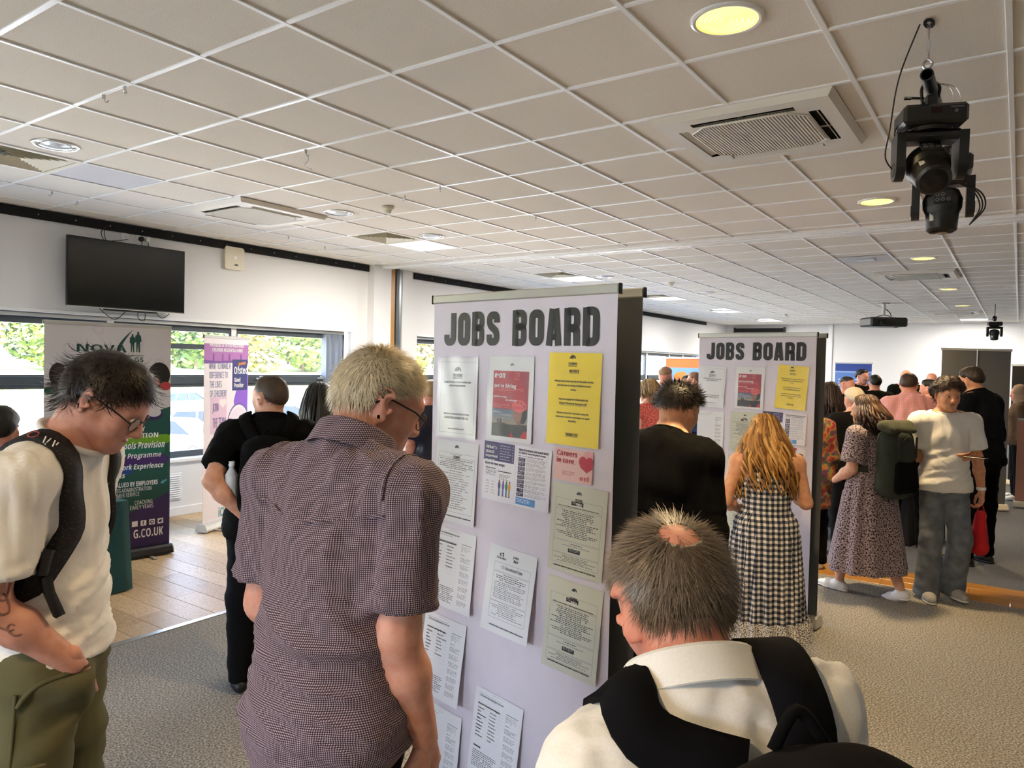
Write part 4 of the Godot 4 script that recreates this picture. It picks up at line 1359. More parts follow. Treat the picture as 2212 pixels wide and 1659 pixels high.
	for k in 4:
		var ic := inst("icon_print", span(-0.024, 0.024, -0.024, 0.024, 0, 0.0006, 0.0), wi, nv, Transform3D(Basis(), Vector3(0.2 + k * 0.072, 0.302, 0.0022)))
		if k == 1:
			txt(nv, "f", 0.262, 0.285, 0.018, 0.034, mat(P, 0.5), 0.0034)
		elif k == 2:
			inst("icon_print", lathem([Vector2(0.009, 0.0), Vector2(0.013, 0.0002), Vector2(0.017, 0.0)], 16, Transform3D(Basis(Vector3.RIGHT, PI / 2), Vector3(0, 0, 0.001))), mat(P, 0.5), ic)
		elif k == 3:
			st = ST()
			prism(st, PackedVector2Array([Vector2(-0.016, -0.008), Vector2(0.004, -0.014), Vector2(0.016, 0.008), Vector2(0.004, 0.012), Vector2(-0.014, 0.008)]), 0.0004)
			inst("icon_print", done(st), mat(P, 0.5), ic, Transform3D(Basis(), Vector3(0, 0, 0.0008)))
	st = ST()
	prism(st, PackedVector2Array([Vector2(0, 0), Vector2(0.03, 0.035), Vector2(0.028, 0.02), Vector2(0.06, 0.035), Vector2(0.058, 0.02), Vector2(0.028, 0.004), Vector2(0.035, -0.006)]), 0.0005)
	inst("arrow_print", done(st), mat(Color(0.35, 0.65, 0.70), 0.5), nv, Transform3D(Basis(), Vector3(0.41, 0.64, 0.0022)))

	# children's homes banner
	var W2 := Color(0.90, 0.87, 0.89)
	im = page(384, 960, W2)
	R(im, 0.0, 0.035, 1.0, 0.1, Color(0.66, 0.42, 0.68))
	for q in [[0.2, 0.012], [0.4, 0.01], [0.55, 0.014], [0.82, 0.013]]:
		EL(im, q[0], 0.112, q[1] * 1.6, 0.02, Color(0.48, 0.25, 0.55))
		EL(im, q[0], 0.092, q[1], 0.007, Color(0.48, 0.25, 0.55))
		PG(im, [Vector2(q[0] - 0.05, 0.085), Vector2(q[0], 0.1), Vector2(q[0] + 0.05, 0.085), Vector2(q[0], 0.106)], Color(0.48, 0.25, 0.55))
	PG(im, [Vector2(0, 0.12), Vector2(0.25, 0.128), Vector2(0.6, 0.124), Vector2(1, 0.128), Vector2(1, 0.14), Vector2(0.5, 0.137), Vector2(0, 0.142)], Color(0.45, 0.27, 0.58))
	PG(im, [Vector2(0.72, 0.29), Vector2(1, 0.2), Vector2(1, 0.5), Vector2(0.85, 0.42), Vector2(0.68, 0.4), Vector2(0.66, 0.35)], Color(0.52, 0.34, 0.78))
	PG(im, [Vector2(0.5, 0.72), Vector2(0.75, 0.66), Vector2(1, 0.6), Vector2(1, 0.9), Vector2(0.85, 0.87), Vector2(0.6, 0.84)], Color(0.72, 0.52, 0.80))
	EL(im, 0.78, 0.50, 0.275, 0.136, Color(0.42, 0.33, 0.66))
	EL(im, 0.78, 0.50, 0.255, 0.126, W2)
	EL(im, 0.78, 0.50, 0.225, 0.112, Color(0.86, 0.82, 0.88))
	PG(im, [Vector2(0.62, 0.53), Vector2(0.7, 0.5), Vector2(0.78, 0.505), Vector2(0.92, 0.5), Vector2(0.84, 0.525), Vector2(0.72, 0.53), Vector2(0.64, 0.545)], Color(0.47, 0.33, 0.68))
	for q in [0.7, 0.78, 0.86]:
		EL(im, q, 0.462, 0.018, 0.007, Color(0.80, 0.50, 0.68))
		R(im, q - 0.02, 0.47, 0.04, 0.022, Color(0.80, 0.50, 0.68))
	R(im, 0.62, 0.118, 0.36, 0.175, Color(0.19, 0.20, 0.45))
	R(im, 0.14, 0.322, 0.36, 0.2, Color(0.85, 0.73, 0.82))
	EL(im, 0.38, 0.352, 0.045, 0.018, W2)
	EL(im, 0.45, 0.352, 0.045, 0.018, W2)
	PG(im, [Vector2(0.335, 0.356), Vector2(0.495, 0.356), Vector2(0.415, 0.385)], W2)
	small_print(im, 0.2, 0.605, 0.4, 0.1, 6, Color(0.45, 0.44, 0.55), 5)
	PG(im, [Vector2(0.2, 0.745), Vector2(0.76, 0.725), Vector2(0.76, 0.83), Vector2(0.2, 0.875)], Color(0.84, 0.72, 0.84))
	PG(im, [Vector2(0.4, 0.888), Vector2(0.9, 0.84), Vector2(0.92, 0.868), Vector2(0.4, 0.918)], Color(0.42, 0.30, 0.60))
	small_print(im, 0.66, 0.935, 0.24, 0.02, 3, Color(0.6, 0.58, 0.5), 9)
	var ic2 := banner("roller_banner", "pale lilac children's homes banner with a dark blue rating badge", Vector2(-6.7, -4.21), Vector2(-7.0, -4.93), 2.0, print_mat(im, 0.5), M.grey_back, M.silver)
	var bl := mat(Color(0.33, 0.36, 0.60), 0.5)
	txt(ic2, "PROVIDERS OF OFSTED REGISTERED", -0.3, 1.885, 0.6, 0.035, wi, 0.003)
	txt(ic2, "CHILDRENS RESIDENTIAL HOMES", -0.26, 1.835, 0.54, 0.035, wi, 0.003)
	txt(ic2, "WANT TO MAKE A", -0.31, 1.655, 0.37, 0.065, bl, 0.003, "plain")
	txt(ic2, "DIFFERENCE TO", -0.30, 1.56, 0.31, 0.065, bl, 0.003, "plain")
	txt(ic2, "THE LIVES", -0.295, 1.465, 0.2, 0.065, bl, 0.003, "plain")
	txt(ic2, "OF CHILDREN?", -0.29, 1.37, 0.29, 0.065, bl, 0.003, "plain")
	txt(ic2, "Ofsted", 0.125, 1.60, 0.25, 0.085, wi, 0.003)
	txt(ic2, "Good", 0.13, 1.515, 0.11, 0.05, wi, 0.003)
	txt(ic2, "Provider", 0.13, 1.455, 0.17, 0.05, wi, 0.003)
	for k in 4:
		txt(ic2, "*", 0.2 + k * 0.035, 1.69 + k * 0.004, 0.035, 0.035, mat(Color(0.92, 0.58, 0.16), 0.5), 0.003)
	txt(ic2, "JOIN", -0.245, 1.2, 0.1, 0.1, bl, 0.003, "plain")
	txt(ic2, "THE TEAM", -0.24, 1.05, 0.22, 0.1, bl, 0.003, "plain")
	txt(ic2, "WE OFFER:", -0.25, 0.81, 0.2, 0.06, bl, 0.003, "plain")
	txt(ic2, "INTERESTED IN A CAREER", -0.24, 0.59, 0.5, 0.042, bl, 0.003)
	txt(ic2, "WITH 5* CARE SERVICES", -0.24, 0.52, 0.46, 0.042, bl, 0.003)
	txt(ic2, "EMAIL US AT:", -0.11, 0.42, 0.18, 0.035, bl, 0.003, "plain")
	txt(ic2, "iCHA", -0.124, 0.11, 0.2, 0.1, mat(Color(0.25, 0.60, 0.62), 0.5), 0.003)

	# orange-topped banner with a climber, far by the windows
	im = page(256, 512, Color(0.36, 0.52, 0.74))
	R(im, 0, 0, 1, 0.1, Color(0.80, 0.36, 0.14))
	PG(im, [Vector2(0, 0.3), Vector2(0.3, 0.2), Vector2(0.7, 0.14), Vector2(1, 0.12), Vector2(1, 0.4), Vector2(0, 0.45)], Color(0.45, 0.60, 0.80))
	PG(im, [Vector2(0.4, 0.33), Vector2(0.6, 0.28), Vector2(1, 0.2), Vector2(1, 0.6), Vector2(0, 0.6), Vector2(0, 0.44)], Color(0.27, 0.27, 0.18))
	EL(im, 0.33, 0.25, 0.13, 0.075, Color(0.78, 0.50, 0.42))
	EL(im, 0.33, 0.2, 0.16, 0.06, Color(0.87, 0.42, 0.10))
	R(im, 0.17, 0.2, 0.32, 0.022, Color(0.87, 0.42, 0.10))
	EL(im, 0.36, 0.4, 0.3, 0.1, Color(0.18, 0.16, 0.36))
	R(im, 0, 0.6, 1, 0.4, Color(0.24, 0.36, 0.55))
	banner("roller_banner", "orange-topped banner picturing a climber in an orange helmet", Vector2(-5.93, -14.0), Vector2(-4.93, -14.0), 1.98, print_mat(im, 0.5), M.grey_back, M.silver)
	# blue banner at the far wall
	im = page(256, 512, Color(0.12, 0.25, 0.58))
	R(im, 0, 0.1, 1, 0.02, Color(0.55, 0.66, 0.84))
	R(im, 0, 0.12, 1, 0.88, Color(0.33, 0.48, 0.76))
	small_print(im, 0.1, 0.2, 0.6, 0.3, 8, Color(0.8, 0.86, 0.95), 8)
	banner("roller_banner", "blue banner against the far white wall", Vector2(-3.66, -18.9), Vector2(-2.86, -18.9), 1.99, print_mat(im, 0.5), M.grey_back, M.silver)
	# plain grey backs and a black stand on the right
	banner("roller_banner", "plain grey back of a roller banner with a central pole", Vector2(-0.10, -11.46), Vector2(-0.84, -11.0), 2.11, M.grey_back, M.grey_back, M.cream)
	banner("roller_banner", "black display banner near the far right of the room", Vector2(-0.10, -14.2), Vector2(0.75, -14.0), 1.95, M.black_matt, M.black_matt, M.cream)
	banner("roller_banner", "low peach-coloured banner behind the headscarf wearer", Vector2(0.0, -11.9), Vector2(0.75, -11.9), 1.2, mat(Color(0.70, 0.50, 0.42), 0.6), M.grey_back, M.cream)
	# tables
	var teal := tri_mat(speckle(Color(0.07, 0.25, 0.25), 0.12, 61, 0.2), 3.0, 0.85)
	var tt := thing("exhibition_table", "table under a dark teal cloth in front of the training banner", "table", Vector3(-5.78, 0, -2.0))
	inst("table_top", boxm(Vector3(0, 0.66, 0), Vector3(0.6, 0.03, 1.62), 0.005), M.cream, tt)
	for sx in [-1.0, 1.0]:
		for sz in [-1.0, 1.0]:
			inst("leg", tubem([Vector3(sx * 0.26, 0.0, sz * 0.76), Vector3(sx * 0.26, 0.65, sz * 0.76)], 0.014, 8), M.alu, tt)
	var cl := thing("tablecloth", "dark teal cloth reaching the floor over the exhibition table", "tablecloth", Vector3(-5.78, 0, -2.0))
	inst("cloth", cloth_box(0.62, 1.66, 0.685, 0.01, 0.045), teal, cl)
	for k in 3:
		var lf := thing("leaflet", ["lowest white leaflet of three fanned on the teal tablecloth", "middle white leaflet of three fanned on the teal tablecloth", "topmost white leaflet of three fanned on the teal tablecloth"][k], "leaflet", Vector3(-5.75 + 0.05 * k, 0.69 + k * 0.0016, -2.62 + k * 0.06), 0.3 * k - 0.4, "leaflets on the teal table")
		inst("page", boxm(Vector3.ZERO, Vector3(0.15, 0.0015, 0.21)), M.white, lf)
	var nt := thing("exhibition_table", "table under a navy cloth behind the person in grey jeans", "table", Vector3(-1.45, 0, -9.05), -0.45)
	inst("table_top", boxm(Vector3(0, 0.68, 0), Vector3(1.5, 0.03, 0.6), 0.005), M.cream, nt)
	for sx in [-1.0, 1.0]:
		for sz in [-1.0, 1.0]:
			inst("leg", tubem([Vector3(sx * 0.7, 0.0, sz * 0.25), Vector3(sx * 0.7, 0.67, sz * 0.25)], 0.014, 8), M.alu, nt)
	var nc := thing("tablecloth", "navy cloth hanging to the floor over the table behind", "tablecloth", Vector3(-1.45, 0, -9.05), -0.45)
	inst("cloth", cloth_box(1.54, 0.64, 0.70, 0.01, 0.03), mat(Color(0.035, 0.04, 0.075), 0.9), nc)
	var bx := thing("display_box", "cream display tray standing on the navy tablecloth", "box", Vector3(-1.2, 0.705, -8.95), -0.45)
	inst("tray", boxm(Vector3(0, 0.06, 0), Vector3(0.6, 0.12, 0.3), 0.01), M.cream, bx)
	inst("lid", boxm(Vector3(0, 0.135, 0), Vector3(0.64, 0.03, 0.34), 0.01), M.white, bx)

# tablecloth: flat top, sides falling to the floor in shallow folds
func cloth_box(w: float, l: float, h: float, foot: float, fold: float) -> ArrayMesh:
	var st := ST()
	var ring := []
	var n := 120
	for i in n:
		var a := TAU * i / n
		var c := cos(a)
		var s := sin(a)
		var f := 1.0 / maxf(absf(c), absf(s))
		ring.append(Vector2(c * f * 0.5, s * f * 0.5))
	var rows := 8
	var grid := []
	for r in rows + 1:
		var t := float(r) / rows
		var line := []
		for i in n:
			var q: Vector2 = ring[i]
			var out := 1.0 + 0.02 * t
			var bulge := fold * t * (0.5 + 0.5 * sin(i * 0.75 + sin(i * 0.13) * 3.0))
			var dir := Vector2(q.x * w, q.y * l).normalized()
			line.append(Vector3(q.x * w * out + dir.x * bulge, lerpf(h, foot, t), q.y * l * out + dir.y * bulge))
		grid.append(line)
	for r in rows:
		for i in n:
			var j := (i + 1) % n
			quad(st, grid[r + 1][i], grid[r][i], grid[r][j], grid[r + 1][j], 1)
	for i in n:
		tri(st, Vector3(0, h, 0), grid[0][(i + 1) % n], grid[0][i], 2)
	return done(st)

# ------------------------------------------------------------------ the two notice boards and their papers
func board_mat() -> StandardMaterial3D:
	return tri_mat(speckle(Color(0.86, 0.83, 0.875), 0.012, 71, 0.03), 1.0, 0.5)

func build_boards() -> void:
	var front := board_mat()
	var b1 := notice_board(Vector2(-1.871, -2.149), Vector2(-1.028, -2.039), 2.034, front, "tall white jobs banner covered in notices, the nearer of two")
	banner("roller_banner", "grey-backed banner standing close behind the nearer jobs banner", Vector2(-1.013, -2.185), Vector2(-1.856, -2.295), 2.034, front, mat(Color(0.38, 0.385, 0.39), 0.5), M.silver)
	var b2 := notice_board(Vector2(-1.955, -5.226), Vector2(-1.111, -5.117), 2.032, front, "tall white jobs banner covered in notices, beside the gingham dress")
	banner("roller_banner", "grey-backed banner standing close behind the farther jobs banner", Vector2(-1.09, -5.3), Vector2(-1.935, -5.41), 2.032, front, mat(Color(0.38, 0.385, 0.39), 0.5), M.silver)
	make_pages()
	var A := Vector2(0.21, 0.297)
	# nearer board: name, label, left, right, top, bottom in the board's own plane, turn, how far its foot stands off
	var g := "notices on the nearer jobs banner"
	var p: Node3D
	p = notice(b1, "qr", "white notice about a jobs newspaper, top left of the nearer banner", Vector2(-0.281, 1.648), A, 0.004, 0.008, g, true)
	qr_words(p)
	p = notice(b1, "eon", "red hiring poster with a helmeted worker, on the nearer banner", Vector2(-0.012, 1.655), A, -0.008, 0.006, g, true)
	eon_words(p)
	p = notice(b1, "yellow", "bright yellow notice about exhibitors, on the nearer banner", Vector2(0.266, 1.668), A * 1.02, -0.012, 0.006, g, true)
	yellow_words(p)
	p = notice(b1, "letter", "white laminated letter under the newspaper notice, nearer banner", Vector2(-0.281, 1.33), Vector2(0.225, 0.305), -0.02, 0.012, g, false)
	txt(p, "COME AND FIND US TODAY, WE HAVE A STAND AT THE JOB FAIR", -0.095, -0.134, 0.19, 0.006, M.ink, 0.0016)
	bridge_words(p, 0.0, 0.09, 0.7)
	p = notice(b1, "partners", "white and purple folded partners leaflet on the nearer banner", Vector2(0.02, 1.39), Vector2(0.315, 0.21), -0.03, 0.006, g, false)
	partner_words(p)
	p = notice(b1, "care", "small pink card with a red heart on the nearer banner", Vector2(0.27, 1.452), Vector2(0.158, 0.106), -0.03, 0.003, g, false)
	care_words(p)
	p = notice(b1, "police", "cream police notice below the pink heart card, nearer banner", Vector2(0.294, 1.243), Vector2(0.222, 0.29), -0.04, 0.008, g, false)
	police_words(p, "Police Constable Degree Apprenticeship - Metropolitan Police Service")
	p = notice(b1, "police", "lower cream police notice on the nearer banner", Vector2(0.283, 0.92), Vector2(0.225, 0.305), -0.05, 0.012, g, false)
	police_words(p, "Police Constable - Metropolitan Police Service")
	p = notice(b1, "tutor", "white tutor notice in the middle of the nearer banner", Vector2(0.01, 0.976), Vector2(0.222, 0.305), -0.055, 0.03, g, false)
	tutor_words(p)
	p = notice(b1, "job", "white accountant vacancy sheet on the left of the nearer banner", Vector2(-0.285, 0.997), Vector2(0.225, 0.3), -0.04, 0.018, g, false)
	job_words(p, "Assistant Accountant", ["Posting date", "Hours", "Closing date", "Location", "Remote", "Company", "Job type"], ["03 June 2025", "Full time", "03 July 2025", "Colchester, Essex", "Hybrid remote", "Hays Specialist", "Permanent"])
	p = notice(b1, "job", "white lettings vacancy sheet behind the checked shirt sleeve", Vector2(-0.33, 0.648), Vector2(0.23, 0.31), -0.045, 0.03, g, false)
	job_words(p, "Assistant Lettings Manager", ["Posting date", "Salary", "Hours", "Closing date", "Location", "Company", "Job type"], ["06 June 2025", "£25,000 to £30,000", "Full time", "06 July 2025", "Colchester", "Hays", "Permanent"])
	p = notice(b1, "job", "lowest white vacancy sheet on the left of the nearer banner", Vector2(-0.345, 0.295), Vector2(0.23, 0.31), -0.045, 0.02, g, false)
	p = notice(b1, "job", "white night assistant vacancy sheet at the foot of the nearer banner", Vector2(-0.045, 0.435), Vector2(0.232, 0.31), -0.07, 0.02, g, false)
	job_words(p, "Branch Assistant Nights", ["Posting date", "Salary", "Additional salary", "Hours", "Closing date", "Location", "Company", "Job type", "Job reference"], ["28 May 2025", "Not specified", "Competitive", "Part time", "25 June 2025", "Colchester", "Booker Group", "Permanent", "22783"])
	# farther board
	g = "notices on the farther jobs banner"
	p = notice(b2, "qr", "white newspaper notice, top left of the farther banner", Vector2(-0.315, 1.645), A, -0.05, 0.012, g, true)
	qr_words(p)
	p = notice(b2, "eon", "red hiring poster on the farther banner", Vector2(-0.026, 1.645), A, -0.01, 0.008, g, true)
	eon_words(p)
	p = notice(b2, "yellow", "bright yellow notice on the farther banner", Vector2(0.272, 1.66), A, -0.06, 0.008, g, true)
	yellow_words(p)
	p = notice(b2, "job", "upper white vacancy sheet on the farther banner", Vector2(-0.317, 1.315), A, 0.0, 0.008, g, false)
	p = notice(b2, "police", "upper cream police notice on the farther banner", Vector2(-0.055, 1.33), Vector2(0.22, 0.29), -0.02, 0.01, g, false)
	police_words(p, "Police Constable - Metropolitan Police Service")
	p = notice(b2, "partners", "white and purple partners leaflet on the farther banner", Vector2(0.225, 1.38), Vector2(0.307, 0.21), -0.03, 0.006, g, false)
	partner_words(p)
	p = notice(b2, "red", "tilted pink and white leaflet beside the blonde hair", Vector2(0.315, 1.18), Vector2(0.105, 0.15), -0.25, 0.004, g, false)
	p = notice(b2, "job", "second white vacancy sheet down the farther banner", Vector2(-0.307, 0.997), A, 0.0, 0.01, g, false)
	p = notice(b2, "police", "lower cream police notice half hidden by the gingham dress", Vector2(-0.07, 1.02), Vector2(0.21, 0.29), -0.02, 0.01, g, false)
	p = notice(b2, "job", "third white vacancy sheet down the farther banner", Vector2(-0.31, 0.66), A, -0.02, 0.012, g, false)
	p = notice(b2, "police", "lowest cream notice on the farther banner", Vector2(-0.06, 0.68), Vector2(0.21, 0.297), 0.0, 0.01, g, false)

func notice_board(l: Vector2, r: Vector2, h: float, m: Material, label: String) -> Node3D:
	var b := banner("jobs_banner", label, l, r, h, m, M.grey_back, M.silver)
	var st := ST()
	var x := heavy_word(st, "JOBS", -0.365, 0, 0.124, 0.0655, 0.0095)
	heavy_word(st, "BOARD", x + 0.052, 0, 0.124, 0.068, 0.0085)
	inst("lettering", done(st), M.ink, b, Transform3D(Basis(), Vector3(0, 1.842, 0.0026)))
	return b

var pages := {}
func make_pages() -> void:
	var ink := Color(0.22, 0.22, 0.24)
	var soft := Color(0.50, 0.50, 0.52)
	var paper := Color(0.90, 0.90, 0.90)
	var im := page(256, 362, paper)
	outline(im, 0.06, 0.05, 0.88, 0.9, soft, 0.004)
	bridge_logo(im, 0.5, 0.17, 0.085, ink, paper)
	pages.qr = print_mat(im, 0.35)
	im = page(320, 452, Color(0.90, 0.90, 0.90))
	bridge_logo(im, 0.52, 0.105, 0.045, Color(0.5, 0.5, 0.5), Color(0.90, 0.90, 0.90))
	R(im, 0.1, 0.17, 0.8, 0.78, Color(0.66, 0.08, 0.16))
	PG(im, [Vector2(0.9, 0.17), Vector2(0.9, 0.6), Vector2(0.68, 0.17)], Color(0.58, 0.08, 0.20))
	small_print(im, 0.13, 0.375, 0.72, 0.04, 2, Color(0.85, 0.5, 0.5), 3)
	small_print(im, 0.12, 0.565, 0.4, 0.05, 3, Color(0.85, 0.5, 0.5), 4)
	small_print(im, 0.58, 0.19, 0.12, 0.09, 5, Color(0.9, 0.6, 0.6), 4)
	# cloudy dusk, hills, two walkers, worker in a pink helmet
	var sky := [Color(0.30, 0.36, 0.46), Color(0.42, 0.46, 0.53), Color(0.55, 0.53, 0.50), Color(0.70, 0.60, 0.45)]
	for i in 30:
		var t := i / 29.0
		R(im, 0.1, 0.62 + 0.2 * t, 0.8, 0.01, sky[mini(int(t * 3.0), 2)].lerp(sky[mini(int(t * 3.0) + 1, 3)], fposmod(t * 3.0, 1.0)))
	for q in [[0.2, 0.66, 0.12], [0.42, 0.69, 0.15], [0.3, 0.73, 0.1]]:
		EL(im, q[0], q[1], q[2], 0.012, Color(0.62, 0.62, 0.64))
	PG(im, [Vector2(0.1, 0.8), Vector2(0.3, 0.78), Vector2(0.5, 0.8), Vector2(0.9, 0.79), Vector2(0.9, 0.95), Vector2(0.1, 0.95)], Color(0.17, 0.15, 0.13))
	for q in [0.24, 0.3]:
		EL(im, q, 0.735, 0.014, 0.012, Color(0.2, 0.16, 0.15))
		R(im, q - 0.02, 0.745, 0.045, 0.07, Color(0.2, 0.16, 0.16))
		R(im, q - 0.015, 0.81, 0.014, 0.08, Color(0.1, 0.1, 0.1))
		R(im, q + 0.006, 0.81, 0.014, 0.08, Color(0.1, 0.1, 0.1))
	EL(im, 0.79, 0.66, 0.1, 0.12, Color(0.10, 0.08, 0.08))
	EL(im, 0.68, 0.67, 0.1, 0.1, Color(0.58, 0.40, 0.33))
	PG(im, [Vector2(0.585, 0.62), Vector2(0.57, 0.7), Vector2(0.59, 0.71), Vector2(0.6, 0.66)], Color(0.58, 0.40, 0.33))
	EL(im, 0.66, 0.655, 0.018, 0.008, Color(0.15, 0.1, 0.1))
	EL(im, 0.6, 0.658, 0.012, 0.007, Color(0.15, 0.1, 0.1))
	R(im, 0.6, 0.722, 0.06, 0.008, Color(0.55, 0.22, 0.22))
	R(im, 0.66, 0.75, 0.1, 0.09, Color(0.50, 0.34, 0.28))
	EL(im, 0.71, 0.575, 0.155, 0.075, Color(0.86, 0.36, 0.38))
	R(im, 0.56, 0.58, 0.31, 0.035, Color(0.80, 0.30, 0.33))
	for q in [[0.68, 0.53], [0.76, 0.54], [0.82, 0.57]]:
		EL(im, q[0], q[1], 0.02, 0.01, Color(0.3, 0.1, 0.12))
	PG(im, [Vector2(0.5, 0.95), Vector2(0.55, 0.86), Vector2(0.66, 0.8), Vector2(0.82, 0.79), Vector2(0.9, 0.84), Vector2(0.9, 0.95)], Color(0.12, 0.11, 0.11))
	PG(im, [Vector2(0.5, 0.95), Vector2(0.56, 0.88), Vector2(0.6, 0.95)], Color(0.72, 0.10, 0.14))
	PG(im, [Vector2(0.74, 0.95), Vector2(0.84, 0.86), Vector2(0.9, 0.87), Vector2(0.9, 0.95)], Color(0.72, 0.10, 0.14))
	pages.eon = print_mat(im, 0.35)
	var yel := Color(0.95, 0.84, 0.02)
	im = page(256, 362, yel)
	bridge_logo(im, 0.46, 0.065, 0.06, Color(0.13, 0.12, 0.05), yel)
	pages.yellow = print_mat(im, 0.35)
	im = page(256, 362, Color(0.87, 0.87, 0.885))
	bridge_logo(im, 0.5, 0.085, 0.055, ink, Color(0.87, 0.87, 0.885))
	outline(im, 0.06, 0.15, 0.88, 0.055, soft)
	outline(im, 0.06, 0.215, 0.88, 0.66, soft)
	small_print(im, 0.34, 0.165, 0.32, 0.03, 2, ink, 11, true)
	small_print(im, 0.08, 0.23, 0.84, 0.13, 6, ink, 12, true)
	small_print(im, 0.16, 0.37, 0.68, 0.48, 17, soft, 13, true)
	pages.letter = print_mat(im, 0.45)
	# partners leaflet
	var wp := Color(0.90, 0.885, 0.915)
	im = page(512, 342, wp)
	R(im, 0.0, 0.0, 0.47, 0.32, Color(0.25, 0.22, 0.40))
	for i in 6:
		small_print(im, 0.25, 0.045 + i * 0.045, 0.17, 0.022, 1, Color(0.85, 0.85, 0.92), 40 + i)
		R(im, 0.44, 0.045 + i * 0.045, 0.01, 0.018, Color(0.8, 0.8, 0.9))
	small_print(im, 0.05, 0.48, 0.17, 0.1, 5, soft, 31)
	small_print(im, 0.26, 0.53, 0.17, 0.1, 5, soft, 32)
	for i in 5:
		small_print(im, 0.06, 0.67 + i * 0.05, 0.05, 0.02, 1, soft, 50 + i)
		small_print(im, 0.15, 0.67 + i * 0.05, 0.05, 0.02, 1, soft, 60 + i)
	for q in [[0.27, Color(0.32, 0.27, 0.42)], [0.33, Color(0.45, 0.38, 0.65)], [0.38, Color(0.20, 0.50, 0.36)], [0.425, Color(0.85, 0.58, 0.14)]]:
		EL(im, q[0], 0.645, 0.012, 0.022, Color(0.45, 0.30, 0.25))
		EL(im, q[0], 0.72, 0.02, 0.07, q[1])
		R(im, q[0] - 0.012, 0.76, 0.024, 0.13, (q[1] as Color).lerp(Color(0.35, 0.45, 0.7), 0.45))
		R(im, q[0] - 0.014, 0.885, 0.03, 0.014, Color(0.15, 0.13, 0.2))
	R(im, 0.497, 0, 0.003, 1, Color(0.75, 0.74, 0.78))
	for i in 9:
		R(im, 0.535, 0.19 + i * 0.072, 0.1, 0.062, Color(0.20, 0.18, 0.30))
		small_print(im, 0.543, 0.2 + i * 0.072, 0.08, 0.045, 2, Color(0.8, 0.8, 0.85), 70 + i)
		small_print(im, 0.65, 0.19 + i * 0.072, 0.31, 0.06, 4, soft, 80 + i)
	small_print(im, 0.53, 0.155, 0.42, 0.02, 1, ink, 33)
	R(im, 0.53, 0.845, 0.28, 0.12, Color(0.36, 0.56, 0.78))
	small_print(im, 0.545, 0.87, 0.2, 0.07, 3, Color(0.9, 0.94, 1), 34)
	pages.partners = print_mat(im, 0.35)
	im = page(256, 172, Color(0.88, 0.72, 0.70))
	EL(im, 0.9, 0.2, 0.15, 0.24, Color(0.86, 0.60, 0.60))
	EL(im, 0.75, 0.33, 0.1, 0.16, Color(0.70, 0.10, 0.20))
	EL(im, 0.92, 0.33, 0.1, 0.16, Color(0.70, 0.10, 0.20))
	PG(im, [Vector2(0.652, 0.37), Vector2(1.0, 0.37), Vector2(1.0, 0.52), Vector2(0.86, 0.66), Vector2(0.7, 0.52)], Color(0.70, 0.10, 0.20))
	small_print(im, 0.08, 0.45, 0.5, 0.04, 1, Color(0.8, 0.45, 0.47), 21)
	small_print(im, 0.24, 0.7, 0.33, 0.16, 3, Color(0.75, 0.4, 0.42), 22)
	pages.care = print_mat(im, 0.4)
	var cr := Color(0.79, 0.79, 0.73)
	im = page(256, 362, cr)
	bridge_logo(im, 0.5, 0.1, 0.05, ink, cr)
	outline(im, 0.08, 0.17, 0.84, 0.1, soft)
	R(im, 0.37, 0.185, 0.22, 0.045, Color(0.1, 0.1, 0.1))
	small_print(im, 0.39, 0.192, 0.18, 0.03, 2, Color(0.75, 0.75, 0.72), 90)
	outline(im, 0.08, 0.285, 0.84, 0.35, soft)
	small_print(im, 0.1, 0.3, 0.8, 0.3, 15, ink, 91, true)
	outline(im, 0.08, 0.645, 0.84, 0.14, soft)
	small_print(im, 0.3, 0.665, 0.4, 0.02, 1, ink, 92, true)
	small_print(im, 0.12, 0.69, 0.76, 0.02, 1, soft, 93, true)
	R(im, 0.37, 0.72, 0.22, 0.045, Color(0.1, 0.1, 0.1))
	small_print(im, 0.39, 0.727, 0.18, 0.03, 2, Color(0.75, 0.75, 0.72), 94)
	outline(im, 0.08, 0.795, 0.84, 0.11, soft)
	small_print(im, 0.1, 0.81, 0.8, 0.085, 5, ink, 95, true)
	pages.police = print_mat(im, 0.6)
	im = page(256, 362, Color(0.89, 0.89, 0.90))
	outline(im, 0.14, 0.19, 0.76, 0.1, soft)
	outline(im, 0.14, 0.3, 0.76, 0.33, soft)
	small_print(im, 0.16, 0.315, 0.72, 0.09, 4, ink, 101, true)
	small_print(im, 0.19, 0.41, 0.66, 0.2, 10, soft, 102)
	outline(im, 0.14, 0.64, 0.76, 0.19, soft)
	small_print(im, 0.16, 0.66, 0.72, 0.15, 7, soft, 103, true)
	pages.tutor = print_mat(im, 0.6)
	im = page(256, 362, Color(0.885, 0.885, 0.90))
	small_print(im, 0.35, 0.025, 0.3, 0.012, 1, soft, 111)
	small_print(im, 0.08, 0.06, 0.55, 0.02, 1, Color(0.68, 0.68, 0.7), 112)
	small_print(im, 0.08, 0.095, 0.4, 0.014, 1, soft, 113)
	R(im, 0.68, 0.15, 0.24, 0.007, ink)
	small_print(im, 0.68, 0.175, 0.22, 0.08, 5, soft, 114)
	small_print(im, 0.68, 0.28, 0.12, 0.014, 1, ink, 115)
	for i in 7:
		small_print(im, 0.68, 0.315 + i * 0.09, 0.24, 0.065, 5, soft, 116 + i)
	for i in 9:
		R(im, 0.08, 0.225 + i * 0.042, 0.52, 0.002, Color(0.78, 0.78, 0.8))
	small_print(im, 0.08, 0.74, 0.53, 0.2, 9, ink, 130)
	pages.job = print_mat(im, 0.6)
	im = page(128, 180, Color(0.90, 0.86, 0.88))
	R(im, 0.05, 0.04, 0.35, 0.12, Color(0.78, 0.20, 0.40))
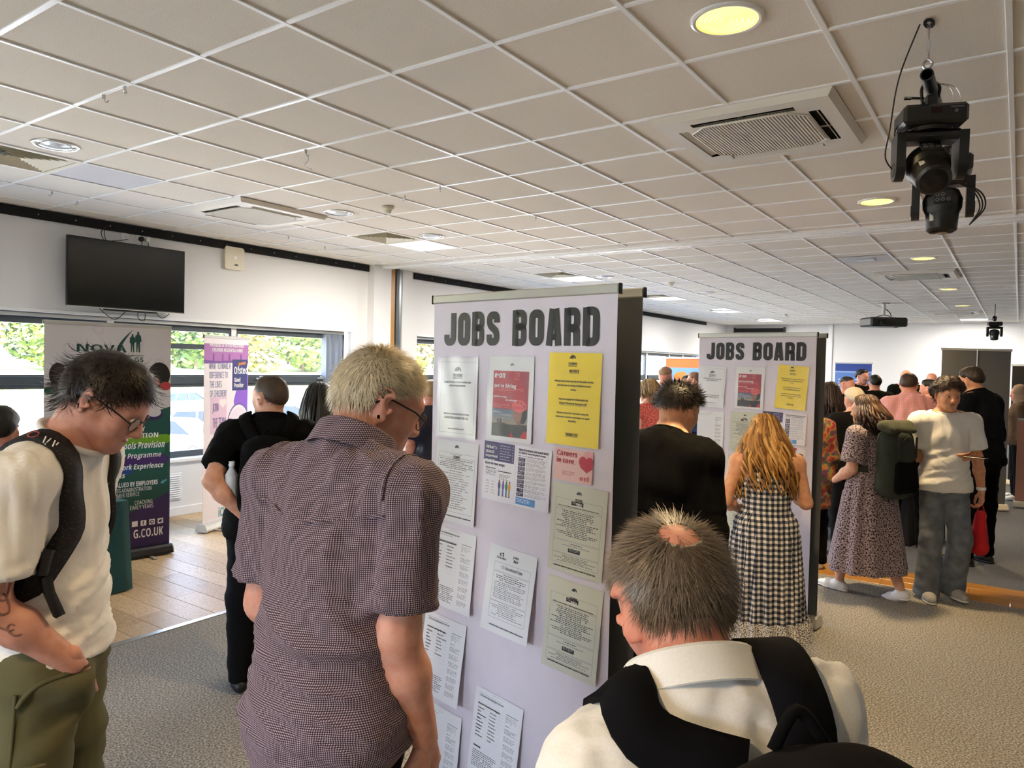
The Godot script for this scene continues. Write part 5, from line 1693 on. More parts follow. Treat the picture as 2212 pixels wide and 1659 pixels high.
	small_print(im, 0.08, 0.2, 0.4, 0.1, 4, soft, 141)
	EL(im, 0.75, 0.3, 0.17, 0.1, Color(0.55, 0.36, 0.28))
	R(im, 0, 0.48, 1, 0.05, Color(0.75, 0.25, 0.42))
	R(im, 0, 0.66, 1, 0.05, Color(0.75, 0.25, 0.42))
	small_print(im, 0.08, 0.76, 0.8, 0.15, 5, soft, 142)
	pages.red = print_mat(im, 0.4)

func notice(b: Node3D, kind: String, label: String, at: Vector2, size: Vector2, turn: float, lift: float, group: String, pocket: bool) -> Node3D:
	var t := thing("notice", label, "notice", Vector3.ZERO, 0.0, group)
	var loc := Transform3D(Basis(Vector3.FORWARD, -turn) * Basis(Vector3.RIGHT, -lift / size.y), Vector3(at.x, at.y, 0.004 + lift * 0.5))
	t.transform = b.transform * loc
	inst("page", sheet(size.x, size.y, 0.0004), pages[kind], t)
	if pocket:
		var pm := mat(Color(0.97, 0.97, 0.97, 0.03), 0.22)
		pm.transparency = BaseMaterial3D.TRANSPARENCY_ALPHA
		if not M.has("pocket"):
			M.pocket = pm
		# a clear sleeve, a little larger than the page and never quite flat
		var st := ST()
		var w := size.x * 1.05
		var h := size.y * 1.04
		var nx := 8
		var ny := 10
		var q := func(i: int, j: int) -> Vector3:
			var x := (i / float(nx) - 0.5) * w
			var y := (j / float(ny) - 0.5) * h
			return Vector3(x, y, 0.0042 + 0.0012 * sin(x * 60.0 + at.x * 30.0 + y * 21.0) + 0.0008 * sin(y * 95.0 + x * 40.0))
		for i in nx:
			for j in ny:
				quad(st, q.call(i, j), q.call(i + 1, j), q.call(i + 1, j + 1), q.call(i, j + 1), 1)
		inst("plastic_sleeve", done(st), M.pocket, t)
	return t

func bridge_words(p: Node3D, x: float, y: float, s: float) -> void:
	txt(p, "THE BRIDGE", x - 0.024 * s, y, 0.048 * s, 0.0105 * s, M.ink, 0.0016)
	txt(p, "CONNECTING PEOPLE", x - 0.024 * s, y - 0.0075 * s, 0.048 * s, 0.005 * s, M.ink, 0.0016, "plain")

func centred(p: Node3D, s: String, y: float, w: float, h: float, m: Material, kind := "bold", x := 0.0) -> void:
	txt(p, s, x - w / 2, y, w, h, m, 0.0018, kind)

func qr_words(p: Node3D) -> void:
	bridge_words(p, 0.0, 0.078, 1.05)
	centred(p, "SCAN THE QR CODE TO VIEW OUR", 0.052, 0.145, 0.0085, M.ink)
	centred(p, "JOBS E-NEWSPAPER", 0.039, 0.088, 0.0085, M.ink)
	centred(p, "BROWSE JOB VACANCIES FROM", -0.068, 0.135, 0.0085, M.ink)
	centred(p, "COMPANIES ACROSS THE U.K.", -0.081, 0.13, 0.0085, M.ink)
	centred(p, "www.thejobfairs.co.uk", -0.122, 0.085, 0.0075, M.ink)

func eon_words(p: Node3D) -> void:
	txt(p, "e·on", -0.078, 0.073, 0.05, 0.017, M.white_ink, 0.0018, "bold", 0.1)
	txt(p, "we're hiring", -0.079, 0.035, 0.105, 0.018, M.white_ink, 0.0018, "bold", 0.15)
	txt(p, "positive energy,", -0.079, 0.002, 0.064, 0.009, M.white_ink, 0.0018, "bold", 0.2)
	txt(p, "for everyone", -0.02, -0.009, 0.052, 0.009, M.white_ink, 0.0018, "bold", 0.2)

func yellow_words(p: Node3D) -> void:
	var k: Material = M.ink
	bridge_words(p, -0.008, 0.112, 0.75)
	centred(p, "NOTICE", 0.087, 0.04, 0.0095, k)
	p.add_child(line_mesh(-0.02, 0.0842, 0.04), true)
	centred(p, "Please note that not all of the jobs on the", 0.053, 0.158, 0.0085, k)
	centred(p, "Job Boards are from Exhibitors here", 0.0395, 0.138, 0.0085, k)
	centred(p, "today.", 0.026, 0.025, 0.0085, k)
	centred(p, "You can apply for these jobs via", -0.006, 0.12, 0.0085, k)
	centred(p, "https://findajob.dwp.gov.uk/", -0.019, 0.113, 0.0085, k)
	p.add_child(line_mesh(-0.056, -0.0208, 0.112), true)
	centred(p, "Please search for the job using the", -0.051, 0.13, 0.0085, k)
	centred(p, "reference number provided on each", -0.064, 0.137, 0.0085, k)
	centred(p, "vacancy.", -0.077, 0.033, 0.0085, k)
	centred(p, "THANK YOU", -0.12, 0.05, 0.0095, k)
	p.add_child(line_mesh(-0.025, -0.1225, 0.05), true)

func line_mesh(x: float, y: float, w: float) -> MeshInstance3D:
	var o := MeshInstance3D.new()
	o.name = "underline"
	o.mesh = span(x, x + w, y, y + 0.0009, 0.0014, 0.0018)
	o.material_override = M.ink
	return o

func partner_words(p: Node3D) -> void:
	var k := mat(Color(0.16, 0.14, 0.26), 0.5)
	var rows := ["What's", "most", "important", "to you?"]
	for i in 4:
		txt(p, rows[i], -0.147, 0.08 - i * 0.0165, 0, 0.0125, M.white_ink, 0.0016)
	txt(p, "Earn in two ways", -0.147, 0.02, 0.095, 0.0125, k, 0.0016)
	txt(p, "New Partners can earn over", 0.012, 0.089, 0.132, 0.0085, k, 0.0016)
	txt(p, "£1,000 a month part-time", 0.012, 0.0775, 0.12, 0.0085, k, 0.0016)
	txt(p, "1. Money up front", -0.145, 0.008, 0.05, 0.0055, k, 0.0016)
	txt(p, "2. A growing monthly income", -0.083, 0.001, 0.065, 0.0055, k, 0.0016)

func care_words(p: Node3D) -> void:
	var k := mat(Color(0.68, 0.10, 0.18), 0.5)
	txt(p, "Careers", -0.068, 0.028, 0.084, 0.0175, k, 0.0016)
	txt(p, "in care", -0.068, 0.006, 0.072, 0.0165, k, 0.0016)
	txt(p, "ecl", 0.032, -0.043, 0.034, 0.015, k, 0.0016)

func police_words(p: Node3D, s: String) -> void:
	bridge_words(p, 0.0, 0.096, 0.6)
	centred(p, s, 0.07, 0.165, 0.0042, M.ink)
	txt(p, "METROPOLITAN", -0.01, 0.0845, 0.026, 0.0042, M.white_ink, 0.0018)
	txt(p, "POLICE", -0.006, 0.079, 0.02, 0.0045, M.white_ink, 0.0018)
	txt(p, "COME AND FIND US TODAY, WE HAVE A STAND AT THE JOB FAIR", -0.085, -0.131, 0.17, 0.0058, M.ink, 0.0016)

func tutor_words(p: Node3D) -> void:
	txt(p, "c1", -0.06, 0.118, 0.018, 0.014, mat(Color(0.05, 0.32, 0.2), 0.5), 0.0016)
	txt(p, "Education", -0.072, 0.108, 0.044, 0.008, M.ink, 0.0016, "plain")
	txt(p, "jobs", 0.002, 0.121, 0.026, 0.011, M.ink, 0.0016, "bold", 0.2)
	txt(p, "fair", 0.006, 0.109, 0.022, 0.011, M.ink, 0.0016, "bold", 0.2)
	centred(p, "1:1 Educational Tutor", 0.076, 0.1, 0.011, M.grey_ink, "plain", 0.005)
	txt(p, "COME AND FIND US TODAY, WE HAVE A STAND AT THE JOB FAIR", -0.07, -0.13, 0.16, 0.0055, M.ink, 0.0016)

func job_words(p: Node3D, title: String, keys: Array, vals: Array) -> void:
	txt(p, "Find a job (https://findajob.dwp.gov.uk)", -0.09, 0.126, 0.115, 0.0062, M.grey_ink, 0.0016, "serif")
	txt(p, title, -0.095, 0.093, 0.108, 0.0085, M.ink, 0.0016)
	for i in keys.size():
		txt(p, keys[i], -0.095, 0.079 - i * 0.0125, 0, 0.0055, M.ink, 0.0016)
		txt(p, vals[i], -0.035, 0.079 - i * 0.0125, 0, 0.0055, M.grey_ink, 0.0016, "plain")
	txt(p, "Summary", -0.095, -0.063, 0.034, 0.0085, M.ink, 0.0016)

# ------------------------------------------------------------------ bodies: smooth surfaces around bones
# a bone: [a, b, radius a, radius b, blend, flatten axis, flatten factor, cut at a, cut at b, carve]
func B(a: Vector3, b: Vector3, ra: float, rb: float, k := 0.03, n := Vector3.ZERO, f := 1.0, ca := false, cb := false, sub := false) -> Array:
	return [a, b, ra, rb, k, n, f, ca, cb, sub]

func sdf(bones: Array, p: Vector3) -> float:
	var g := 10.0
	for q in bones:
		var d := bone_d(q, p)
		var k: float = q[4]
		if q[9]:
			var e := maxf(k - absf(g + d), 0.0) / k
			g = maxf(g, -d) + e * e * k * 0.25
		else:
			var e := maxf(k - absf(g - d), 0.0) / k
			g = minf(g, d) - e * e * k * 0.25
	return g

func bone_d(q: Array, p: Vector3) -> float:
	var a: Vector3 = q[0]
	var ba: Vector3 = (q[1] as Vector3) - a
	var pa := p - a
	var n: Vector3 = q[5]
	var f: float = q[6]
	if f != 1.0:
		pa += n * (pa.dot(n) * (f - 1.0))
	var ll := ba.length_squared()
	var h := clampf(pa.dot(ba) / ll, 0.0, 1.0) if ll > 1e-9 else 0.0
	var d := (pa - ba * h).length() - lerpf(q[2], q[3], h)
	if q[7]:
		d = maxf(d, (a - p).dot(ba) / sqrt(ll))
	if q[8]:
		d = maxf(d, (p - (q[1] as Vector3)).dot(ba) / sqrt(ll))
	return d

func sdf_normal(bones: Array, p: Vector3) -> Vector3:
	var e := 0.004
	var g := sdf(bones, p)
	return Vector3(sdf(bones, p + Vector3(e, 0, 0)) - g, sdf(bones, p + Vector3(0, e, 0)) - g, sdf(bones, p + Vector3(0, 0, e)) - g).normalized()

# nearest point of the surface, lifted by off; the walk starts at p
func onto(bones: Array, p: Vector3, off := 0.0) -> Vector3:
	for i in 4:
		var d := sdf(bones, p)
		p -= sdf_normal(bones, p) * (d - off) * 0.9
	return p

# surface nets over a grid; planes [point, normal] cut away what lies beyond them; bend moves each vertex
func blob(bones: Array, cell: float, planes := [], bend = null) -> ArrayMesh:
	var lo := Vector3(9, 9, 9)
	var hi := -lo
	for q in bones:
		if q[9]:
			continue
		var r := maxf(q[2], q[3]) + cell * 2.5
		var rr := Vector3(r, r, r)
		lo = lo.min((q[0] as Vector3).min(q[1]) - rr)
		hi = hi.max((q[0] as Vector3).max(q[1]) + rr)
	var nx := int((hi.x - lo.x) / cell) + 2
	var ny := int((hi.y - lo.y) / cell) + 2
	var nz := int((hi.z - lo.z) / cell) + 2
	var G := PackedFloat32Array()
	G.resize(nx * ny * nz)
	G.fill(1.0)
	for q in bones:
		var a: Vector3 = q[0]
		var b: Vector3 = q[1]
		var ra: float = q[2]
		var dr: float = q[3] - ra
		var k: float = q[4]
		var n: Vector3 = q[5]
		var f1: float = q[6] - 1.0
		var ba := b - a
		var ll := ba.length_squared()
		var inv := 1.0 / ll if ll > 1e-9 else 0.0
		var ax := ba * (1.0 / sqrt(ll)) if ll > 1e-9 else Vector3.ZERO
		var r := maxf(ra, q[3]) + k + cell * 1.5
		var ca: bool = q[7]
		var cb: bool = q[8]
		var sub: bool = q[9]
		var plain := not ca and not cb and not sub and f1 == 0.0
		var mn := (a.min(b) - Vector3(r, r, r) - lo) / cell
		var mx := (a.max(b) + Vector3(r, r, r) - lo) / cell
		var x0 := maxi(0, int(mn.x))
		var x1 := mini(nx - 1, int(mx.x) + 1)
		var y0 := maxi(0, int(mn.y))
		var y1 := mini(ny - 1, int(mx.y) + 1)
		var z0 := maxi(0, int(mn.z))
		var z1 := mini(nz - 1, int(mx.z) + 1)
		for iz in range(z0, z1 + 1):
			for iy in range(y0, y1 + 1):
				var row := (iz * ny + iy) * nx
				var base := Vector3(lo.x, lo.y + iy * cell, lo.z + iz * cell) - a
				for ix in range(x0, x1 + 1):
					var pa := base
					pa.x += ix * cell
					var d: float
					if plain:
						var h := clampf(pa.dot(ba) * inv, 0.0, 1.0)
						d = (pa - ba * h).length() - ra - dr * h
					else:
						var p0 := pa
						if f1 != 0.0:
							pa += n * (pa.dot(n) * f1)
						var h := clampf(pa.dot(ba) * inv, 0.0, 1.0)
						d = (pa - ba * h).length() - ra - dr * h
						if ca:
							d = maxf(d, -p0.dot(ax))
						if cb:
							d = maxf(d, (p0 - ba).dot(ax))
					var g := G[row + ix]
					if sub:
						var e := k - absf(g + d)
						g = maxf(g, -d)
						if e > 0.0:
							g += e * e / k * 0.25
						G[row + ix] = g
					elif d < g + k:
						var e := k - absf(g - d)
						g = minf(g, d)
						if e > 0.0:
							g -= e * e / k * 0.25
						G[row + ix] = g
	for pl in planes:
		var pp: Vector3 = pl[0]
		var pn: Vector3 = pl[1]
		for iz in nz:
			for iy in ny:
				var row := (iz * ny + iy) * nx
				var base := Vector3(lo.x, lo.y + iy * cell, lo.z + iz * cell) - pp
				var d0 := base.dot(pn)
				for ix in nx:
					var d := d0 + ix * cell * pn.x
					if d > G[row + ix]:
						G[row + ix] = d
	# vertices
	var V := PackedVector3Array()
	var idx := PackedInt32Array()
	idx.resize(nx * ny * nz)
	idx.fill(-1)
	var sxy := nx * ny
	for iz in nz - 1:
		for iy in ny - 1:
			var row := (iz * ny + iy) * nx
			for ix in nx - 1:
				var i := row + ix
				var v0 := G[i]
				var v7 := G[i + 1 + nx + sxy]
				if v0 > cell * 2.0 or v0 < -cell * 2.0:
					continue
				var v1 := G[i + 1]
				var v2 := G[i + nx]
				var v3 := G[i + 1 + nx]
				var v4 := G[i + sxy]
				var v5 := G[i + 1 + sxy]
				var v6 := G[i + nx + sxy]
				var neg := 0
				if v0 < 0.0: neg += 1
				if v1 < 0.0: neg += 1
				if v2 < 0.0: neg += 1
				if v3 < 0.0: neg += 1
				if v4 < 0.0: neg += 1
				if v5 < 0.0: neg += 1
				if v6 < 0.0: neg += 1
				if v7 < 0.0: neg += 1
				if neg == 0 or neg == 8:
					continue
				var s := Vector3.ZERO
				var c := 0
				if (v0 < 0.0) != (v1 < 0.0): s += Vector3(v0 / (v0 - v1), 0, 0); c += 1
				if (v2 < 0.0) != (v3 < 0.0): s += Vector3(v2 / (v2 - v3), 1, 0); c += 1
				if (v4 < 0.0) != (v5 < 0.0): s += Vector3(v4 / (v4 - v5), 0, 1); c += 1
				if (v6 < 0.0) != (v7 < 0.0): s += Vector3(v6 / (v6 - v7), 1, 1); c += 1
				if (v0 < 0.0) != (v2 < 0.0): s += Vector3(0, v0 / (v0 - v2), 0); c += 1
				if (v1 < 0.0) != (v3 < 0.0): s += Vector3(1, v1 / (v1 - v3), 0); c += 1
				if (v4 < 0.0) != (v6 < 0.0): s += Vector3(0, v4 / (v4 - v6), 1); c += 1
				if (v5 < 0.0) != (v7 < 0.0): s += Vector3(1, v5 / (v5 - v7), 1); c += 1
				if (v0 < 0.0) != (v4 < 0.0): s += Vector3(0, 0, v0 / (v0 - v4)); c += 1
				if (v1 < 0.0) != (v5 < 0.0): s += Vector3(1, 0, v1 / (v1 - v5)); c += 1
				if (v2 < 0.0) != (v6 < 0.0): s += Vector3(0, 1, v2 / (v2 - v6)); c += 1
				if (v3 < 0.0) != (v7 < 0.0): s += Vector3(1, 1, v3 / (v3 - v7)); c += 1
				idx[i] = V.size()
				V.append(lo + (Vector3(ix, iy, iz) + s / c) * cell)
	# faces
	var I := PackedInt32Array()
	for iz in range(1, nz - 1):
		for iy in range(1, ny - 1):
			var row := (iz * ny + iy) * nx
			for ix in range(1, nx - 1):
				var i := row + ix
				if idx[i] < 0:
					continue
				var s0 := G[i] < 0.0
				if s0 != (G[i + 1] < 0.0):
					face(I, s0, idx[i - nx - sxy], idx[i - sxy], idx[i], idx[i - nx])
				if s0 != (G[i + nx] < 0.0):
					face(I, s0, idx[i - 1 - sxy], idx[i - 1], idx[i], idx[i - sxy])
				if s0 != (G[i + sxy] < 0.0):
					face(I, s0, idx[i - 1 - nx], idx[i - nx], idx[i], idx[i - 1])
	var N := normals_of(V, I)
	if bend != null:
		for i in V.size():
			V[i] = bend.call(V[i], N[i])
		N = normals_of(V, I)
	var arr := []
	arr.resize(Mesh.ARRAY_MAX)
	arr[Mesh.ARRAY_VERTEX] = V
	arr[Mesh.ARRAY_NORMAL] = N
	arr[Mesh.ARRAY_INDEX] = I
	var m := ArrayMesh.new()
	if I.size() > 0:
		m.add_surface_from_arrays(Mesh.PRIMITIVE_TRIANGLES, arr)
	return m

func face(I: PackedInt32Array, inside: bool, a: int, b: int, c: int, d: int) -> void:
	if a < 0 or b < 0 or c < 0 or d < 0:
		return
	if inside:
		I.append_array(PackedInt32Array([a, c, b, a, d, c]))
	else:
		I.append_array(PackedInt32Array([a, b, c, a, c, d]))

func normals_of(V: PackedVector3Array, I: PackedInt32Array) -> PackedVector3Array:
	var N := PackedVector3Array()
	N.resize(V.size())
	for i in range(0, I.size(), 3):
		var a := I[i]
		var b := I[i + 1]
		var c := I[i + 2]
		var n := (V[c] - V[a]).cross(V[b] - V[a])
		N[a] += n
		N[b] += n
		N[c] += n
	for i in N.size():
		N[i] = N[i].normalized()
	return N

func join(meshes: Array) -> ArrayMesh:
	var V := PackedVector3Array()
	var N := PackedVector3Array()
	var I := PackedInt32Array()
	for m in meshes:
		if m == null or m.get_surface_count() == 0:
			continue
		var a: Array = m.surface_get_arrays(0)
		var off := V.size()
		V.append_array(a[Mesh.ARRAY_VERTEX])
		N.append_array(a[Mesh.ARRAY_NORMAL])
		for i in a[Mesh.ARRAY_INDEX]:
			I.append(i + off)
	var arr := []
	arr.resize(Mesh.ARRAY_MAX)
	arr[Mesh.ARRAY_VERTEX] = V
	arr[Mesh.ARRAY_NORMAL] = N
	arr[Mesh.ARRAY_INDEX] = I
	var o := ArrayMesh.new()
	o.add_surface_from_arrays(Mesh.PRIMITIVE_TRIANGLES, arr)
	return o

# a flat band of cloth or webbing lying on a surface, along pts
func strap(bones: Array, pts: Array, width: float, thick: float, lift := 0.002, per := 6) -> ArrayMesh:
	var path := smooth_path(pts, per)
	var st := ST()
	var rows := []
	for i in path.size():
		var p: Vector3 = onto(bones, path[i], lift)
		var n := sdf_normal(bones, p)
		rows.append([p, n])
	var rings := []
	for i in rows.size():
		var p: Vector3 = rows[i][0]
		var n: Vector3 = rows[i][1]
		var t: Vector3 = ((rows[mini(i + 1, rows.size() - 1)][0] as Vector3) - (rows[maxi(i - 1, 0)][0] as Vector3)).normalized()
		var s := t.cross(n).normalized()
		var l: Vector3 = onto(bones, p - s * width * 0.5, lift)
		var r: Vector3 = onto(bones, p + s * width * 0.5, lift)
		rings.append([l, l + n * thick, p + n * (thick * 1.25 + lift * 0.3), r + n * thick, r])
	for i in rings.size() - 1:
		for k in 4:
			quad(st, rings[i][k], rings[i][k + 1], rings[i + 1][k + 1], rings[i + 1][k], 1)
	for e in [0, rings.size() - 1]:
		for k in 3:
			tri(st, rings[e][0], rings[e][k + 1] if e == 0 else rings[e][k + 2], rings[e][k + 2] if e == 0 else rings[e][k + 1])
	return done(st)

# ------------------------------------------------------------------ heads, hands, hair
# face looks along -z; origin at the middle of the head; chin at y -0.112, crown at +0.118
func head_bones(o: Dictionary) -> Array:
	var w: float = o.get("head_w", 1.0)
	var jaw: float = o.get("jaw", 1.0)
	var X := Vector3.RIGHT
	var q := [
		B(Vector3(0, 0.036, 0.024), Vector3(0, 0.038, -0.012), 0.080, 0.078, 0.03, X, 1.07 / w),
		B(Vector3(0, 0.0, 0.045), Vector3(0, -0.02, 0.03), 0.06, 0.05, 0.04),
		B(Vector3(0, 0.0, -0.044), Vector3(0, -0.07, -0.058), 0.057, 0.038 * jaw, 0.03, X, 1.0 / w),
		B(Vector3(0.043, -0.03, 0.0), Vector3(0.018, -0.088, -0.058), 0.034, 0.022 * jaw, 0.03),
		B(Vector3(-0.043, -0.03, 0.0), Vector3(-0.018, -0.088, -0.058), 0.034, 0.022 * jaw, 0.03),
		B(Vector3(0.036, -0.026, -0.062), Vector3(0.034, -0.032, -0.06), 0.025, 0.025, 0.025),
		B(Vector3(-0.036, -0.026, -0.062), Vector3(-0.034, -0.032, -0.06), 0.025, 0.025, 0.025),
		B(Vector3(-0.032, 0.02, -0.078), Vector3(0.032, 0.02, -0.078), 0.016, 0.016, 0.02),
		B(Vector3(0, -0.094, -0.076), Vector3(0, -0.092, -0.08), 0.018, 0.016, 0.02),
		B(Vector3(0.031, -0.002, -0.102), Vector3(0.033, -0.002, -0.1), 0.014, 0.014, 0.014, Vector3.ZERO, 1.0, false, false, true),
		B(Vector3(-0.031, -0.002, -0.102), Vector3(-0.033, -0.002, -0.1), 0.014, 0.014, 0.014, Vector3.ZERO, 1.0, false, false, true),
		B(Vector3(0.030, 0.002, -0.0815), Vector3(0.032, 0.002, -0.081), 0.0125, 0.0125, 0.006),
		B(Vector3(-0.030, 0.002, -0.0815), Vector3(-0.032, 0.002, -0.081), 0.0125, 0.0125, 0.006),
		B(Vector3(0, 0.010, -0.092), Vector3(0, -0.032, -0.113), 0.009, 0.0125, 0.014),
		B(Vector3(0.010, -0.037, -0.103), Vector3(-0.010, -0.037, -0.103), 0.0095, 0.0095, 0.008),
		B(Vector3(-0.017, -0.0585, -0.087), Vector3(0.017, -0.0585, -0.087), 0.0085, 0.0085, 0.01),
		B(Vector3(-0.015, -0.069, -0.086), Vector3(0.015, -0.069, -0.086), 0.0085, 0.0085, 0.008),
		B(Vector3(-0.022, -0.0638, -0.098), Vector3(0.022, -0.0638, -0.098), 0.0028, 0.0028, 0.004, Vector3.ZERO, 1.0, false, false, true),
	]
	var es: float = o.get("ear", 1.0)
	for s in [-1.0, 1.0]:
		var ex := Vector3(s, 0, 0.62).normalized()
		var c := Vector3(s * 0.083 * w, -0.004, 0.014)
		q.append(B(c + Vector3(0, 0.015, 0.006) * es, c + Vector3(-s * 0.004, -0.024, -0.002) * es, 0.021 * es, 0.012 * es, 0.006, ex, 2.6))
		q.append(B(c + Vector3(s * 0.011, 0.008, -0.003) * es, c + Vector3(s * 0.010, -0.012, -0.006) * es, 0.011 * es, 0.006 * es, 0.005, Vector3.ZERO, 1.0, false, false, true))
		q.append(B(c + Vector3(s * 0.004, -0.006, -0.013) * es, c + Vector3(s * 0.005, -0.009, -0.012) * es, 0.006 * es, 0.005 * es, 0.004))
	return q

func moved(bones: Array, x: Transform3D, s := 1.0) -> Array:
	var o := []
	for q in bones:
		var r: Array = q.duplicate()
		r[0] = x * (q[0] as Vector3)
		r[1] = x * (q[1] as Vector3)
		r[2] *= s
		r[3] *= s
		r[4] *= s
		r[5] = (x.basis * (q[5] as Vector3)).normalized()
		o.append(r)
	return o

# hand: wrist point, direction of the fingers, normal of the back of the hand, side the thumb is on (+1: right of direction seen from the back), curl 0..1
func hand_bones(w: Vector3, dir: Vector3, back: Vector3, thumb: float, curl: float, s := 1.0) -> Array:
	var n := (back - dir * back.dot(dir)).normalized()
	var side := dir.cross(n).normalized() * thumb
	var q := []
	var pm := w + dir * 0.045 * s
	q.append(B(w - dir * 0.03 * s, w + dir * 0.012 * s, 0.026 * s, 0.027 * s, 0.02, n, 1.35))
	q.append(B(w + dir * 0.025 * s + side * 0.013 * s, w + dir * 0.078 * s + side * 0.022 * s, 0.022 * s, 0.017 * s, 0.015, n, 1.5))
	q.append(B(w + dir * 0.025 * s - side * 0.012 * s, w + dir * 0.074 * s - side * 0.022 * s, 0.022 * s, 0.016 * s, 0.015, n, 1.5))
	var lens := [0.088, 0.098, 0.092, 0.072]
	for k in 4:
		var off: float = (1.5 - k) * 0.0195
		var p := w + dir * (0.085 - 0.004 * absf(k - 1.2)) * s + side * off * s
		var d := dir
		var ang := curl * 0.75
		var L: float = lens[k] * s
		var r := 0.0092 * s
		for seg in [0.46, 0.31, 0.23]:
			d = d.rotated(-dir.cross(n).normalized(), ang).normalized()
			var e: Vector3 = p + d * L * seg
			q.append(B(p, e, r, r * 0.9, 0.004))
			p = e
			r *= 0.9
			ang = curl * 1.1
	var tp := w + dir * 0.02 * s + side * 0.024 * s - n * 0.004 * s
	var t1 := tp + (dir * 0.6 + side * 0.75 - n * 0.25).normalized() * 0.042 * s
	var t2 := t1 + (dir * 0.9 + side * (0.3 - 0.5 * curl) - n * 0.3).normalized() * 0.032 * s
	var t3 := t2 + (dir * 0.95 + side * (0.1 - 0.6 * curl) - n * 0.3).normalized() * 0.026 * s
	q.append(B(tp, t1, 0.0135 * s, 0.0115 * s, 0.012))
	q.append(B(t1, t2, 0.0108 * s, 0.0098 * s, 0.004))
	q.append(B(t2, t3, 0.0098 * s, 0.008 * s, 0.004))
	return q

# where hair grows: az 0 at the back, PI at the face; returns the lowest elevation (radians)
func hairline(az: float, style: String) -> float:
	var pts := [[0.0, -0.80], [0.7, -0.75], [1.15, -0.45], [1.45, -0.02], [1.75, -0.15], [2.0, 0.0], [2.25, 0.28], [2.6, 0.44], [3.15, 0.48]]
	if style == "long":
		pts = [[0.0, -0.95], [0.8, -0.9], [1.3, -0.7], [1.7, -0.5], [2.0, -0.1], [2.3, 0.3], [2.7, 0.48], [3.15, 0.52]]
	if style == "fade":
		pts = [[0.0, -0.35], [0.8, -0.25], [1.3, 0.05], [1.7, 0.08], [2.0, 0.15], [2.3, 0.3], [2.7, 0.44], [3.15, 0.48]]
	for i in pts.size() - 1:
		if az <= pts[i + 1][0]:
			return lerpf(pts[i][1], pts[i + 1][1], (az - pts[i][0]) / (pts[i + 1][0] - pts[i][0]))
	return pts[-1][1]

const SCALP := Vector3(0, 0.034, 0.006)
func scalp_point(d: Vector3, bones: Array) -> Vector3:
	# march outwards from the middle of the skull to its surface
	var p := SCALP + d * 0.08
	for i in 4:
		p += d * -sdf(bones, p)
	return p

# fine strands: thin tapering ribbons rooted on the scalp. flow(root dir) gives the lie of the hair
func strands(sd: int, count: int, length: Vector2, width: float, lift: float, style: String, whorl: Vector3, o: Dictionary) -> ArrayMesh:
	var r := RandomNumberGenerator.new()
	r.seed = sd
	var skull := head_bones({}).slice(0, 3)
	var V := PackedVector3Array()
	var N := PackedVector3Array()
	var C := PackedColorArray()
	var I := PackedInt32Array()
	var segs: int = o.get("segs", 4)
	var curl: float = o.get("curl", 0.0)
	var sag: float = o.get("sag", 0.25)
	var bald: float = o.get("bald", 0.0)
	var swirl: float = o.get("swirl", 0.0)
	var base: Color = o.get("color", Color(0.2, 0.15, 0.1))
	var tip: Color = o.get("tip", base)
	var vary: float = o.get("vary", 0.25)
	var down: Vector3 = o.get("down", Vector3.DOWN)
	var dens = o.get("dens")
	var lenf = o.get("lenf")
	var made := 0
	var tries := 0
	while made < count and tries < count * 6:
		tries += 1
		var d := Vector3(r.randfn(), r.randfn(), r.randfn()).normalized()
		var az := PI - absf(atan2(d.x, -d.z))
		var el := asin(clampf(d.y, -1, 1))
		var edge := el - hairline(az, style)
		if edge < r.randf_range(-0.03, 0.06):
			continue
		var wd := acos(clampf(d.dot(whorl), -1, 1))
		if bald > 0.0 and wd < bald and r.randf() > pow(wd / bald, 1.6):
			continue
		if dens != null and r.randf() > dens.call(d, az, el):
			continue
		made += 1
		var p := scalp_point(d, skull) - d * 0.003
		var n := d
		var t := d - whorl
		t = (t - n * t.dot(n)).normalized()
		t = t.rotated(n, swirl + r.randfn() * 0.22)
		var dir := (t * (1.0 - lift) + n * lift + Vector3(r.randfn(), r.randfn(), r.randfn()) * 0.10).normalized()
		var L := r.randf_range(length.x, length.y)
		if lenf != null:
			L *= lenf.call(d, az, el)
		var hue := 1.0 + r.randfn() * vary
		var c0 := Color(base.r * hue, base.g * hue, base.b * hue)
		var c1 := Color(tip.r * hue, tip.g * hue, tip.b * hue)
		var cax := Vector3(r.randfn(), r.randfn(), r.randfn()).normalized()
		var seg := L / segs
		var first := V.size()
		for k in segs + 1:
			var f := float(k) / segs
			var side := dir.cross(n).normalized()
			var w := width * (1.0 - 0.85 * f * f)
			V.append(p - side * w)
			V.append(p + side * w)
			N.append(n)
			N.append(n)
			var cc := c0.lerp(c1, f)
			C.append(cc)
			C.append(cc)
			p += dir * seg
			dir = (dir + down * sag * seg * 12.0).normalized()
			if curl > 0.0:
				dir = dir.rotated(cax, curl * seg * 40.0).normalized()
			# stay off the skull
			var off := p - SCALP
			var rad := off.length()
			if rad < 0.095:
				var pen := sdf(skull, p)
				if pen < 0.004:
					p += off / rad * (0.004 - pen)
			n = (n * 0.7 + (p - SCALP).normalized() * 0.3).normalized()
		for k in segs:
			var i := first + k * 2
			I.append_array(PackedInt32Array([i, i + 2, i + 1, i + 1, i + 2, i + 3]))
	var arr := []
	arr.resize(Mesh.ARRAY_MAX)
	arr[Mesh.ARRAY_VERTEX] = V
	arr[Mesh.ARRAY_NORMAL] = N
	arr[Mesh.ARRAY_COLOR] = C
	arr[Mesh.ARRAY_INDEX] = I
	var m := ArrayMesh.new()
	m.add_surface_from_arrays(Mesh.PRIMITIVE_TRIANGLES, arr)
	return m

